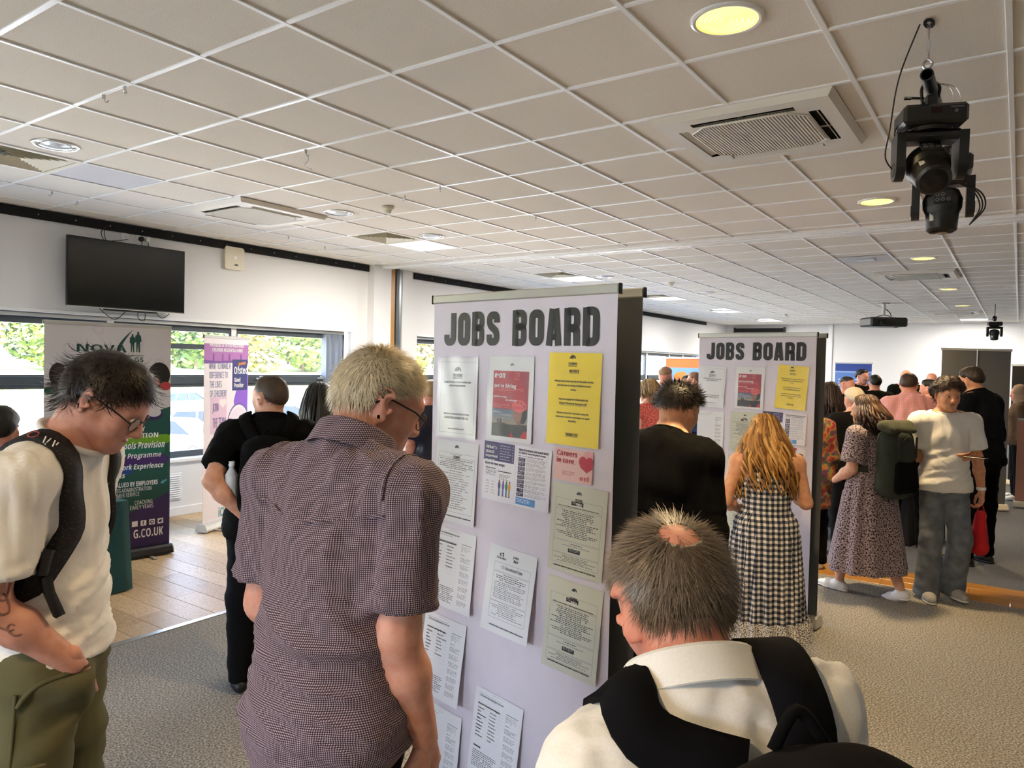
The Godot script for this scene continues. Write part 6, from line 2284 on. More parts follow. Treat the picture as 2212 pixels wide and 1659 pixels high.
func hair_mat(rough := 0.45) -> StandardMaterial3D:
	var m := mat(Color.WHITE, rough)
	m.vertex_color_use_as_albedo = true
	return m

# a close cap of hair over the skull, as thick as t, ending at the hairline
func hair_cap(t: float, style: String, cell: float, rough: float, sd: int, bald := 0.0, whorl := Vector3.UP) -> ArrayMesh:
	var skull := head_bones({}).slice(0, 2)
	var nz := FastNoiseLite.new()
	nz.seed = sd
	nz.frequency = 22.0
	var inner := skull.duplicate(true)
	for q in inner:
		q[2] += 0.0015
		q[3] += 0.0015
	return blob(inner, cell, [], func(v: Vector3, n: Vector3) -> Vector3:
		var d := (v - SCALP).normalized()
		var az := PI - absf(atan2(d.x, -d.z))
		var e := asin(clampf(d.y, -1, 1)) - hairline(az, style)
		var f := clampf(e / 0.35, -1.0, 1.0)
		if bald > 0.0:
			f = minf(f, (acos(clampf(d.dot(whorl), -1, 1)) - bald) / 0.25)
		if e < 0.0 or f < 0.0:
			return v - n * 0.012
		return v + n * (t * f + rough * nz.get_noise_3dv(v * Vector3(1, 0.6, 1)) * f))

# locks of long hair: tubes that leave the crown, follow the head and hang
func long_hair(sd: int, count: int, length: float, wave: float, r0: float, spread: float, cols: Array, back: float, droop := Vector3(0, -1, 0.06)) -> ArrayMesh:
	var r := RandomNumberGenerator.new()
	r.seed = sd
	var skull := head_bones({}).slice(0, 3)
	var st := ST()
	for i in count:
		var side := r.randf_range(-1, 1)
		# partings run from the crown line to either side and to the back
		var az := r.randf_range(-1.75, 1.75)
		var d0 := Vector3(sin(az) * 0.35, 0.93, cos(az) * 0.35 - 0.1).normalized()
		var d1 := Vector3(sin(az), 0.1, cos(az)).normalized()
		var pts := []
		for k in 5:
			var d := d0.slerp(d1, k / 4.0)
			var p := scalp_point(d, skull)
			pts.append(p + d * (0.006 + r.randf() * 0.01))
		var p: Vector3 = pts[-1]
		var L := length * r.randf_range(0.75, 1.05)
		var n := 7
		var ph := r.randf() * TAU
		var outw := Vector3(sin(az) * spread, 0, maxf(cos(az), 0.1) * back)
		for k in range(1, n + 1):
			var f := float(k) / n
			var wv := Vector3(sin(ph + f * 9.0), 0, cos(ph * 1.3 + f * 8.0)) * wave * f
			pts.append(p + droop * L * f + outw * sin(f * PI * 0.7) + wv)
		var path := smooth_path(pts, 3)
		var rad := []
		for k in path.size():
			var f := float(k) / path.size()
			rad.append(r0 * (0.7 + 0.5 * sin(f * PI)) * (1.0 - 0.6 * pow(f, 4.0)))
		var c: Color = cols[r.randi() % cols.size()]
		st.set_color(c)
		tube(st, path, rad, 5, false)
	return done(st)

# ------------------------------------------------------------------ people
var skins := {}
func skin(c: Color) -> StandardMaterial3D:
	var key := str(c)
	if not skins.has(key):
		if not M.has("skin_tex"):
			M.skin_tex = ramp_tex(noise_image(91, 0.03, 128, 4), [Color(0.96, 0.91, 0.90), Color(0.98, 0.97, 0.97), Color(1, 1, 1)], [0.25, 0.5, 0.75])
		var m := tri_mat(M.skin_tex, 6.0, 0.5)
		m.albedo_color = c
		m.metallic_specular = 0.4
		m.subsurf_scatter_enabled = true
		m.subsurf_scatter_strength = 0.08
		skins[key] = m
	return skins[key]

func cloth(c: Color, rough := 0.9) -> StandardMaterial3D:
	if not M.has("cloth_tex"):
		M.cloth_tex = ramp_tex(noise_image(92, 0.3, 64, 2), [Color(0.955, 0.955, 0.955), Color(0.98, 0.98, 0.98), Color(1, 1, 1)], [0.15, 0.5, 0.85])
	var m := tri_mat(M.cloth_tex, 14.0, rough)
	m.metallic_specular = 0.25
	m.albedo_color = c
	if c.get_luminance() > 0.15:
		m.rim_enabled = true
		m.rim = 0.12
	return m

# creases: ridges of noise stretched along a direction
func creases(amp: float, freq: Vector3, sd: int) -> Callable:
	var nz := FastNoiseLite.new()
	nz.seed = sd
	nz.frequency = 1.0
	nz.fractal_octaves = 2
	return func(v: Vector3, n: Vector3) -> Vector3:
		return v + n * amp * nz.get_noise_3dv(v * freq)

# a shirt's folds: drops from the shoulders above, drags round the waist below y0
func shirt_folds(amp: float, sd: int, y0: float) -> Callable:
	var n1 := FastNoiseLite.new()
	n1.seed = sd
	n1.frequency = 1.0
	n1.fractal_octaves = 2
	var n2 := FastNoiseLite.new()
	n2.seed = sd + 9
	n2.frequency = 1.0
	n2.fractal_type = FastNoiseLite.FRACTAL_RIDGED
	n2.fractal_octaves = 2
	return func(v: Vector3, n: Vector3) -> Vector3:
		var t := smoothstep(y0 + 0.16, y0 - 0.08, v.y)
		var sk := v + Vector3(0, v.x * 0.35, 0)
		var a := n1.get_noise_3dv(v * Vector3(17, 2.6, 17)) * 0.9
		var b := (n2.get_noise_3dv(sk * Vector3(3.2, 11, 3.2)) + 0.15) * 0.9
		return v + n * amp * lerpf(a, b, t)

# Everything about one figure in its own frame: it faces -z, its right hand is at +x, feet on y = 0.
func person(o: Dictionary) -> Dictionary:
	var s: float = o.h / 1.75
	var g: float = o.get("girth", 1.0)
	var fem: bool = o.get("fem", false)
	var cell: float = o.get("cell", 0.02)
	var root := thing("person", o.label, "person", o.at, deg_to_rad(o.yaw))
	var sk: Material = skin(o.get("skin", Color(0.80, 0.60, 0.50)))
	var lean := deg_to_rad(o.get("lean", 0.0))
	var hunch := deg_to_rad(o.get("hunch", 0.0))
	var Zx := Vector3(0, 0, 1)
	var pel := Vector3(0, 0.95, 0) * s
	var L := func(y: float, frac: float, z := 0.0) -> Vector3: return pel + Basis(Vector3.RIGHT, -lean * frac) * Vector3(0, y * s, z * s)
	var waist: Vector3 = L.call(0.14, 0.5)
	var chest: Vector3 = L.call(0.33, 0.85)
	var upper: Vector3 = L.call(0.445, 1.0)
	var ub := Basis(Vector3.RIGHT, -lean)
	var uz := ub * Zx
	var neck := upper + Basis(Vector3.RIGHT, -lean - hunch * 0.5) * Vector3(0, 0.075, 0.0) * s
	var hc := neck + Basis(Vector3.RIGHT, -lean - hunch) * Vector3(0, 0.143, -0.02) * s
	var hrot: Vector3 = o.get("head", Vector3.ZERO)      # yaw left, pitch up, roll in degrees
	var hb := Basis.from_euler(Vector3(deg_to_rad(hrot.y), deg_to_rad(hrot.x), deg_to_rad(hrot.z)))
	var hs: float = o.get("head_size", 0.98) * lerpf(1.0, s, 0.5)
	var hx := Transform3D(hb.scaled(Vector3.ONE * hs), hc)
	var shw: float = (0.165 if fem else 0.19) * s * o.get("shoulder", 1.0)
	var J := {"neck": neck, "head": hx, "pel": pel, "waist": waist, "chest": chest, "upper": upper, "uz": uz}
	for sd in ["L", "R"]:
		var sg := -1.0 if sd == "L" else 1.0
		var sh := upper + ub * Vector3(sg * shw, 0.004 * s + sg * o.get("tilt", 0.0), 0.005)
		var arm: Array = o.get("arm" + sd, [Vector3(sg * 0.16, -1, 0.05), Vector3(sg * 0.05, -1, -0.15)])
		var el: Vector3 = sh + (arm[0] as Vector3).normalized() * 0.285 * s
		var wr: Vector3 = el + (arm[1] as Vector3).normalized() * 0.25 * s
		J["sh" + sd] = sh
		J["el" + sd] = el
		J["wr" + sd] = wr
		var hip := pel + Vector3(sg * 0.085 * s * g, -0.04 * s, 0)
		var leg: Array = o.get("leg" + sd, [Vector3(sg * 0.08, -1, 0.0), Vector3(sg * 0.02, -1, 0.03)])
		var kn: Vector3 = hip + (leg[0] as Vector3).normalized() * 0.42 * s
		var an: Vector3 = kn + (leg[1] as Vector3).normalized() * 0.42 * s
		J["hip" + sd] = hip
		J["kn" + sd] = kn
		J["an" + sd] = an
	# feet on the floor
	var low := minf(J.anL.y, J.anR.y) - 0.075 * s
	if o.get("ground", true):
		for k in J.keys():
			if J[k] is Vector3 and k != "uz":
				J[k] -= Vector3(0, low, 0)
		hx.origin.y -= low
		J.head = hx
		pel = J.pel
		waist = J.waist
		chest = J.chest
		upper = J.upper
		neck = J.neck
		hc = hx.origin
	# --- bare body
	var bw := 0.152 * s * g
	var torso := [
		B(J.hipL, J.hipR, 0.095 * s * g, 0.095 * s * g, 0.05, Zx, 0.95),
		B(waist, chest, bw * (0.82 if fem else 0.93), bw, 0.06, uz, 1.35),
		B(chest, upper, bw, bw * 0.78, 0.05, uz, 1.4),
		B(pel, waist, bw * 0.98, bw * (0.84 if fem else 0.95), 0.06, Zx, 1.3),
		B(J.shL, J.shR, 0.058 * s, 0.058 * s, 0.06),
		B(neck, J.shL.lerp(neck, 0.25), 0.05 * s, 0.05 * s, 0.05),
		B(neck, J.shR.lerp(neck, 0.25), 0.05 * s, 0.05 * s, 0.05),
	]
	if o.has("belly"):
		torso.append(B(waist + Vector3(0, 0.0, -0.05), waist + Vector3(0, 0.08, -0.04), o.belly, o.belly, 0.08))
	if fem:
		for sg in [-1.0, 1.0]:
			torso.append(B(chest + ub * Vector3(sg * 0.07, 0.0, -0.07) * s, chest + ub * Vector3(sg * 0.07, 0.01, -0.075) * s, 0.062 * s, 0.06 * s, 0.04))
	var limbs := []
	for sd in ["L", "R"]:
		var ag: float = g * o.get("arm_g", 1.0)
		limbs.append(B(J["sh" + sd], J["el" + sd], 0.052 * s * ag, 0.042 * s * ag, 0.03))
		limbs.append(B(J["el" + sd], (J["el" + sd] as Vector3).lerp(J["wr" + sd], 0.35), 0.04 * s * ag, 0.043 * s * ag, 0.03))
		limbs.append(B((J["el" + sd] as Vector3).lerp(J["wr" + sd], 0.35), J["wr" + sd], 0.043 * s * ag, 0.027 * s * lerpf(1.0, o.get("arm_g", 1.0), 0.5), 0.03))
		limbs.append(B(J["hip" + sd], J["kn" + sd], 0.088 * s * g, 0.056 * s * g, 0.04))
		limbs.append(B(J["kn" + sd], (J["kn" + sd] as Vector3).lerp(J["an" + sd], 0.35), 0.052 * s, 0.056 * s * g, 0.03))
		limbs.append(B((J["kn" + sd] as Vector3).lerp(J["an" + sd], 0.35), J["an" + sd], 0.056 * s * g, 0.036 * s, 0.03))
	var hbones := moved(head_bones(o), hx, hs)
	var nr: float = o.get("neck_r", 0.052 if fem else 0.06) * s
	var neck_b := B(neck - Vector3(0, 0.02, 0), hx * Vector3(0, -0.035, 0.022), nr * 1.12, nr * 0.98, 0.03)
	var parts := [blob(torso + limbs + [neck_b], cell)]
	parts.append(blob(hbones + [B(neck, hx * Vector3(0, -0.035, 0.022), nr * 1.02, nr, 0.025)], o.get("head_cell", cell * 0.5)))
	for sd in ["L", "R"]:
		if o.has("hand" + sd):
			var h = o["hand" + sd]
			parts.append(blob(hand_bones(J["wr" + sd], (h[0] as Vector3).normalized(), (h[1] as Vector3).normalized(), -1.0 if sd == "L" else 1.0, h[2], s * 0.98), o.get("hand_cell", 0.006)))
	var body := inst("body", join(parts), sk, root)
	J.bones = torso + limbs + [neck_b]
	J.head_bones = hbones
	J.root = root
	J.s = s
	# --- upper garment
	if o.has("top"):
		var t: Dictionary = o.top
		var ez: float = t.get("ease", 0.018)
		var hem: float = t.get("hem", 0.86) * s - low * 0.0
		var hemp := Vector3(pel.x, t.get("hem", 0.86) * s, 0)
		var tb := [
			B(waist, chest, bw * (0.84 if fem else 0.95) + ez, bw + ez, 0.06, uz, 1.3),
			B(chest, upper, bw + ez, bw * 0.8 + ez, 0.05, uz, 1.38),
			B(pel - Vector3(0, 0.01, 0), waist, bw * t.get("hem_w", 1.04) + ez, bw * (0.86 if fem else 0.97) + ez, 0.06, Zx, 1.22),
			B(J.shL, J.shR, 0.06 * s + ez * 0.7, 0.06 * s + ez * 0.7, 0.06),
			B(neck - Vector3(0, 0.015 * s, 0), J.shL.lerp(neck, 0.25), 0.055 * s, 0.056 * s, 0.05),
			B(neck - Vector3(0, 0.015 * s, 0), J.shR.lerp(neck, 0.25), 0.055 * s, 0.056 * s, 0.05),
		]
		if t.get("hem", 0.86) < 0.9:
			tb.append(B(J.hipL, J.hipR, 0.1 * s * g + ez + 0.008, 0.1 * s * g + ez + 0.008, 0.05, Zx, 0.95))
			tb.append(B(Vector3(pel.x, hemp.y, pel.z), pel, bw * t.get("hem_w", 1.04) * 1.02 + ez, bw * t.get("hem_w", 1.04) + ez, 0.05, Zx, 1.22, true, false))
		if o.has("belly"):
			tb.append(B(waist + Vector3(0, 0.0, -0.05), waist + Vector3(0, 0.08, -0.04), o.belly + ez, o.belly + ez, 0.08))
		if fem:
			for sg in [-1.0, 1.0]:
				tb.append(B(chest + ub * Vector3(sg * 0.07, 0.0, -0.07) * s, chest + ub * Vector3(sg * 0.07, 0.01, -0.075) * s, 0.062 * s + ez * 0.6, 0.06 * s + ez * 0.6, 0.05))
		var slv: float = t.get("sleeve", 0.6)       # 0 none, 0.6 short, 2 long
		var sr: float = t.get("sleeve_r", 0.02)
		if slv > 0.0:
			for sd in ["L", "R"]:
				var sh: Vector3 = J["sh" + sd]
				var el: Vector3 = J["el" + sd]
				var wr: Vector3 = J["wr" + sd]
				if slv <= 1.0:
					tb.append(B(sh, sh.lerp(el, slv), 0.056 * s * g + sr * 0.8, 0.052 * s * g + sr * 1.2, 0.035, Vector3.ZERO, 1.0, false, true))
				else:
					tb.append(B(sh, el, 0.056 * s * g + sr, 0.046 * s * g + sr, 0.035))
					tb.append(B(el, el.lerp(wr, 0.93), 0.046 * s * g + sr, 0.034 * s + sr * 0.7, 0.025, Vector3.ZERO, 1.0, false, true))
		var pl := [[hemp, Vector3(0, -1, 0)]]
		pl.append([neck + Basis(Vector3.RIGHT, -lean - hunch * 0.5) * Vector3(0, t.get("neckline", 0.02), 0), Basis(Vector3.RIGHT, -lean - hunch * 0.5 - 0.25) * Vector3(0, 1, 0)])
		var gm := inst(t.get("name", "shirt"), blob(tb, t.get("cell", cell), pl, shirt_folds(t.get("crease", 0.010), int(o.h * 1000) + 3, t.get("fold_y", 1.18) * s)), t.mat, root)
		J.top = tb
		J.top_node = gm
		if t.get("collar", "") == "crew":
			var ring := []
			for k in 25:
				var a := TAU * k / 24.0
				var rr: float = nr * t.get("band_r", 1.3)
				ring.append(neck + Basis(Vector3.RIGHT, -lean - hunch * 0.5 - 0.25) * Vector3(sin(a) * rr, t.get("neckline", 0.02) + 0.002, -cos(a) * rr))
			inst("neckband", tubem(ring, 0.009, 6), t.get("collar_mat", t.mat), gm)
		elif t.get("collar", "") == "shirt":
			inst("collar", collar_mesh(neck, Basis(Vector3.RIGHT, -lean - hunch * 0.6 - 0.2), nr * t.get("collar_r", 1.32), t.get("collar_h", 0.046) * s, t.get("collar_y", 0.004)), t.get("collar_mat", t.mat), gm)
	# --- lower garment
	if o.has("bottom"):
		var t: Dictionary = o.bottom
		var ez: float = t.get("ease", 0.015)
		if t.get("kind", "trousers") == "trousers":
			var bb := [
				B(J.hipL, J.hipR, 0.097 * s * g + ez, 0.097 * s * g + ez, 0.05, Zx, 0.95),
				B(pel, waist, bw * 0.98 + ez, bw * 0.93 + ez, 0.05, Zx, 1.28),
			]
			for sd in ["L", "R"]:
				var hip: Vector3 = J["hip" + sd]
				var kn: Vector3 = J["kn" + sd]
				var an: Vector3 = J["an" + sd]
				bb.append(B(hip, kn, 0.092 * s * g + ez, t.get("knee", 0.062) * s * g + ez, 0.03))
				bb.append(B(kn, an + (an - kn).normalized() * t.get("cuff", 0.02), t.get("knee", 0.062) * s * g + ez, t.get("ankle", 0.05) * s + ez, 0.03, Vector3.ZERO, 1.0, false, true))
			if t.has("cover"):
				var hv = o["hand" + t.cover]
				var hd: Vector3 = (hv[0] as Vector3).normalized()
				bb.append(B(J["wr" + t.cover] + hd * 0.06, J["wr" + t.cover] + hd * 0.13, 0.038, 0.03, 0.06))
			var tn := inst(t.get("name", "trousers"), blob(bb, t.get("cell", cell), [[waist + Vector3(0, -0.03, 0), Vector3.UP]], creases(t.get("crease", 0.010), t.get("crease_f", Vector3(4, 9, 4)), int(o.h * 1000) + 17)), t.mat, root)
			J.bottom = bb
			J.bottom_node = tn
		else:
			var hemy: float = t.get("hem", 0.4) * s
			var wy: float = waist.y + t.get("waist_up", 0.0)
			var ctr := Vector3(pel.x, wy, pel.z)
			var w0: float = bw * 0.84 + ez
			var w1: float = t.get("flare", 0.3) * s
			var np: float = t.get("pleats", 18.0)
			var am: float = t.get("amp", 0.02)
			inst(t.get("name", "skirt"), skirt_mesh(ctr, wy - hemy, w0, w1, bw * 1.24 + ez, np, am, t.get("sway", 0.0)), t.mat, root)
	# --- shoes
	if o.has("shoe"):
		for sd in ["L", "R"]:
			var an: Vector3 = J["an" + sd]
			var tw: float = (o.get("toe" + sd, -8.0 if sd == "R" else 8.0))
			var fw := Basis(Vector3.UP, deg_to_rad(tw)) * Vector3(0, 0, -1)
			var fl := Vector3(an.x, an.y - 0.075 * s, an.z)
			var pitch: float = o.get("pitch" + sd, 0.0)
			fw = (fw + Vector3(0, pitch, 0)).normalized()
			var heel := fl - fw * 0.045 * s + Vector3(0, 0.035, 0)
			var toe := fl + fw * 0.165 * s + Vector3(0, 0.030, 0)
			var ball := fl + fw * 0.10 * s + Vector3(0, 0.034, 0)
			var sb := [B(heel, ball, 0.037 * s, 0.046 * s, 0.02), B(ball, toe, 0.046 * s, 0.034 * s, 0.02, Vector3.UP, 1.25), B(fl + Vector3(0, 0.05, 0) + fw * 0.01, fl + Vector3(0, 0.09 * s, 0) - fw * 0.005, 0.046 * s, 0.042 * s, 0.03, Vector3.ZERO, 1.0, false, true)]
			var under := fl.y + 0.004 if pitch == 0.0 else -9.0
			var sh := inst("shoe", blob(sb, o.get("shoe_cell", 0.012), [[Vector3(0, under, 0), Vector3.DOWN]] if pitch == 0.0 else []), o.shoe, root)
			if o.has("sole"):
				var so := [B(heel - Vector3(0, 0.022, 0), ball - Vector3(0, 0.022, 0), 0.041 * s, 0.049 * s, 0.01, Vector3.UP, 2.6), B(ball - Vector3(0, 0.022, 0), toe - Vector3(0, 0.02, 0), 0.049 * s, 0.037 * s, 0.01, Vector3.UP, 2.6)]
				inst("sole", blob(so, o.get("shoe_cell", 0.012), [[Vector3(0, fl.y + 0.001, 0), Vector3.DOWN]] if pitch == 0.0 else []), o.sole, sh)
	# --- face
	if o.get("face", false):
		var ir := mat(o.get("iris", Color(0.10, 0.07, 0.05)), 0.15)
		var wh := mat(Color(0.86, 0.84, 0.82), 0.2)
		for sg in [-1.0, 1.0]:
			var e := inst("eye", lathem([Vector2(0, -0.0115), Vector2(0.007, -0.009), Vector2(0.011, -0.003), Vector2(0.011, 0.003), Vector2(0.007, 0.009), Vector2(0, 0.0115)], 12, hx * Transform3D(Basis().scaled(Vector3(1.05, 0.55, 1.0)), Vector3(sg * 0.031, 0.001, -0.0865))), wh, root)
			inst("iris", lathem([Vector2(0, 0.0012), Vector2(0.0035, 0.001), Vector2(0.0052, 0)], 12, hx * Transform3D(Basis(Vector3.RIGHT, -PI / 2), Vector3(sg * 0.031, 0.001, -0.0975))), ir, e)
			inst("eyebrow", tubem([hx * Vector3(sg * 0.013, 0.021, -0.0935), hx * Vector3(sg * 0.03, 0.027, -0.0925), hx * Vector3(sg * 0.046, 0.022, -0.083)], [0.0035 * hs, 0.0045 * hs, 0.002 * hs], 6), mat(o.get("brow", Color(0.12, 0.08, 0.05)), 0.9), root)
		inst("lips", tubem([hx * Vector3(-0.021, -0.0635, -0.0905), hx * Vector3(-0.008, -0.061, -0.0965), hx * Vector3(0, -0.0625, -0.0972), hx * Vector3(0.008, -0.061, -0.0965), hx * Vector3(0.021, -0.0635, -0.0905)], [0.002 * hs, 0.0052 * hs, 0.0055 * hs, 0.0052 * hs, 0.002 * hs], 7), mat(o.get("lip", Color(0.66, 0.40, 0.36)), 0.45), root)
	if o.get("badge", false):
		inst("name_badge", boxm(chest + Vector3(-0.08, 0.06, -0.142), Vector3(0.085, 0.05, 0.006), 0.001), M.white, root)
	# --- hair
	if o.has("hair"):
		var hd: Dictionary = o.hair
		var c: Color = hd.color
		var hm := mat(c, hd.get("gloss", 0.55))
		var hc2: float = hd.get("cell", maxf(0.006, cell * 0.4))
		var kind: String = hd.get("kind", "short")
		if kind != "bald":
			var cap := inst("hair", hair_cap(hd.get("t", 0.012), hd.get("line", "long" if kind == "long" else "short"), hc2, hd.get("rough", 0.006), int(o.h * 999), hd.get("bald", 0.0), (hd.get("whorl", Vector3.UP) as Vector3).normalized()), hm, root, hx)
			if kind == "long":
				var lm := hair_mat(hd.get("gloss", 0.5))
				var cols: Array = hd.get("cols", [c, c.lightened(0.08), c.darkened(0.25)])
				var lin := []
				for q in cols:
					lin.append((q as Color).srgb_to_linear())
				var inv := hb.inverse()
				inst("lock", long_hair(int(o.h * 777), hd.get("n", 60), hd.get("len", 0.3), hd.get("wave", 0.01), hd.get("r", 0.011), hd.get("spread", 0.03), lin, hd.get("back", 0.03), inv * Vector3(0, -1, 0.10)), lm, cap)
			if hd.has("strands"):
				for sp in hd.strands:
					var q: Dictionary = sp.duplicate()
					q.down = hb.inverse() * Vector3.DOWN
					var mh := inst("strand", strands(q.seed, q.n, q.len, q.w, q.lift, q.line, (q.whorl as Vector3).normalized(), q), hair_mat(q.get("gloss", 0.45)), cap)
					mh.set_meta("kind", "stuff")
		elif hd.has("fringe"):
			inst("hair", hair_cap(0.008, "fade", hc2, 0.003, 5), hm, root, hx)
	return J

func collar_mesh(neck: Vector3, b: Basis, r: float, h: float, y0: float) -> ArrayMesh:
	# a stand that folds over at its top edge, open at the front
	var st := ST()
	var n := 30
	var rows := []
	for k in n + 1:
		var a := lerpf(0.32, TAU - 0.32, float(k) / n)      # 0 is the front
		var d := Vector3(sin(a), 0, -cos(a))
		var fr := pow(absf(cos(a * 0.5)), 6.0)
		var prof := [[r * 0.98, 0.0], [r * 1.0, h * 0.8], [r * 1.05, h], [r * 1.11, h * 0.9], [r * (1.2 + 0.1 * fr), h * (-0.12 - 0.5 * fr)], [r * (1.17 + 0.1 * fr), h * (-0.16 - 0.5 * fr)], [r * 1.07, h * 0.7]]
		var line := []
		for q in prof:
			line.append(neck + b * (d * (q[0] as float) * Vector3(1.05, 1, 1.0) + Vector3(0, y0 + q[1], 0)))
		rows.append(line)
	for k in n:
		for i in rows[0].size() - 1:
			quad(st, rows[k + 1][i], rows[k][i], rows[k][i + 1], rows[k + 1][i + 1], i + 1)
	return done(st)

func skirt_mesh(ctr: Vector3, h: float, w0: float, w1: float, hipw: float, pleats: float, amp: float, sway: float) -> ArrayMesh:
	var st := ST()
	var n := 144
	var rows := 26
	var grid := []
	for i in rows + 1:
		var t := float(i) / rows
		var line := []
		for k in n:
			var a := TAU * k / n
			# waist, hips, then down to the flare
			var base := lerpf(w0, hipw, smoothstep(0.0, 0.15, t))
			base = maxf(base, lerpf(hipw * 0.97, w1, t)) if t > 0.2 else base
			var wob := sin(a * pleats + sin(a * 3.0) * 1.5) * amp * (0.25 + t)
			var rx := base + wob
			var rz := (base * lerpf(0.72, 0.86, t)) + wob
			var scal := 0.0 if i < rows else absf(sin(a * 30.0)) * -0.012
			line.append(ctr + Vector3(sin(a) * rx + sway * t * t, -h * t + scal, -cos(a) * rz))
		grid.append(line)
	for i in rows:
		for k in n:
			var j := (k + 1) % n
			quad(st, grid[i][j], grid[i][k], grid[i + 1][k], grid[i + 1][j], 1)
	return done(st)

func glasses(J: Dictionary, m: Material, lens: Material) -> void:
	var hx: Transform3D = J.head
	var g := inst("spectacles", tubem([hx * Vector3(-0.008, 0.001, -0.108), hx * Vector3(0, 0.006, -0.110), hx * Vector3(0.008, 0.001, -0.108)], 0.0017, 6), m, J.root)
	for s in [-1.0, 1.0]:
		var rim := []
		for k in 25:
			var a := TAU * k / 24.0
			rim.append(hx * Vector3(s * 0.034 + cos(a) * 0.0255, -0.006 + sin(a) * 0.0195, -0.106 + absf(cos(a) * 0.5 + 0.5 * s * 1.0) * 0.006))
		inst("rim", tubem(rim, 0.0016, 6), m, g)
		var st := ST()
		for k in 24:
			tri(st, hx * Vector3(s * 0.034, -0.006, -0.1045), rim[k + 1], rim[k])
		inst("lens", done(st), lens, g)
		inst("temple", tubem([hx * Vector3(s * 0.06, -0.002, -0.1), hx * Vector3(s * 0.078, 0.008, -0.06), hx * Vector3(s * 0.083, 0.013, 0.0), hx * Vector3(s * 0.084, 0.012, 0.022), hx * Vector3(s * 0.082, -0.006, 0.037)], [0.0024, 0.0022, 0.002, 0.002, 0.0024], 6), m, g)

# soft bag: body blob, front pocket, zip, straps to the given shoulders
func backpack(J: Dictionary, label: String, m: Material, sz: Vector3, drop: float, o := {}) -> Node3D:
	var root: Node3D = J.root
	var t := thing("backpack", label, "backpack")
	t.transform = root.transform
	var uz: Vector3 = J.uz
	var back: Vector3 = (J.chest as Vector3).lerp(J.waist, drop) + uz * (0.1 * J.s + sz.z * 0.5 + o.get("off", 0.02)) + Vector3(o.get("shift", 0.0), 0, 0)
	var up: Vector3 = ((J.upper as Vector3) - (J.waist as Vector3)).normalized()
	var hw := sz.x * 0.5
	var hh := sz.y * 0.5
	var r := sz.z * 0.5
	var bones := []
	for sg in [-1.0, 1.0]:
		bones.append(B(back + Vector3(sg * (hw - r), 0, 0) - up * (hh - r), back + Vector3(sg * (hw - r) * o.get("taper", 0.82), 0, 0) + up * (hh - r), r, r * 0.9, 0.05))
	bones.append(B(back - up * (hh - r), back + up * (hh - r), r * 1.05, r, 0.06))
	inst("bag", blob(bones, o.get("cell", 0.014), [], creases(o.get("crease", 0.008), Vector3(6, 6, 6), 44)), m, t)
	var pc := back + uz * r * 0.75 - up * hh * 0.35
	var pb := []
	for sg in [-1.0, 0.0, 1.0]:
		pb.append(B(pc + Vector3(sg * hw * 0.5, 0, 0) - up * hh * 0.32, pc + Vector3(sg * hw * 0.46, 0, 0) + up * hh * 0.3, r * 0.5, r * 0.42, 0.06))
	inst("pocket", blob(pb, o.get("cell", 0.014)), o.get("pocket_mat", m), t)
	if o.get("roll_top", false):
		var rt := back + up * (hh + 0.01)
		inst("roll_top", blob([B(rt - Vector3(hw * 0.75, 0, 0), rt + Vector3(hw * 0.75, 0, 0), 0.045, 0.045, 0.03, uz, 0.8), B(rt - Vector3(hw * 0.8, 0, 0) + uz * 0.05 - up * 0.03, rt + Vector3(hw * 0.8, 0, 0) + uz * 0.05 - up * 0.03, 0.03, 0.03, 0.03)], 0.012, [], creases(0.01, Vector3(7, 7, 7), 4)), o.get("top_mat", m), t)
		for sg in [-1.0, 1.0]:
			inst("side_clip", boxm(back + Vector3(sg * hw * 0.6, 0, 0) + uz * r * 1.02 + up * hh * 0.45, Vector3(0.02, 0.16, 0.008), 0.003), M.black, t)
	var zp := []
	for k in 11:
		var a := PI * k / 10.0
		zp.append(onto(bones, back + uz * r + Vector3(cos(a) * hw * 0.62, 0, 0) + up * (sin(a) * hh * 0.75), 0.003))
	inst("zip", tubem(zp, 0.003, 5), o.get("zip_mat", M.rubber), t)
	inst("top_handle", tubem(smooth_path([back + up * hh * 0.97 - Vector3(0.035, 0, 0) - uz * r * 0.5, back + up * (hh + 0.035) - uz * r * 0.5, back + up * hh * 0.97 + Vector3(0.035, 0, 0) - uz * r * 0.5]), 0.008, 6), m, t)
	var on: Array = J.get("top", J.bones)
	for sd in ["L", "R"]:
		if not (sd in o.get("straps", ["L", "R"])):
			continue
		var sg := -1.0 if sd == "L" else 1.0
		var sh: Vector3 = (J["sh" + sd] as Vector3).lerp(J.neck, o.get("inset", 0.42))
		var pts := [back + up * hh * 0.8 + Vector3(sg * 0.05, 0, 0) - uz * r, sh + uz * 0.05 + Vector3(0, 0.03, 0), sh + Vector3(0, 0.07, 0) - uz * 0.01, sh - uz * 0.1 - up * 0.05, (J.chest as Vector3) + Vector3(sg * 0.13, 0.0, 0) - uz * 0.12, (J.waist as Vector3) + Vector3(sg * 0.16, 0.06, 0) - uz * 0.03, (J.waist as Vector3) + Vector3(sg * 0.14, 0.03, 0) + uz * 0.09]
		inst("strap", strap(on, pts, o.get("strap_w", 0.06), 0.012, 0.003), o.get("strap_mat", m), t)
	return t

func phone(at: Vector3, b: Basis, label: String) -> void:
	var t := thing("mobile_phone", label, "phone", at)
	t.basis = b
	inst("case", boxm(Vector3.ZERO, Vector3(0.074, 0.009, 0.15), 0.003), M.dark_plastic, t)
	inst("screen", boxm(Vector3(0, 0.0048, 0), Vector3(0.066, 0.001, 0.14)), M.screen, t)

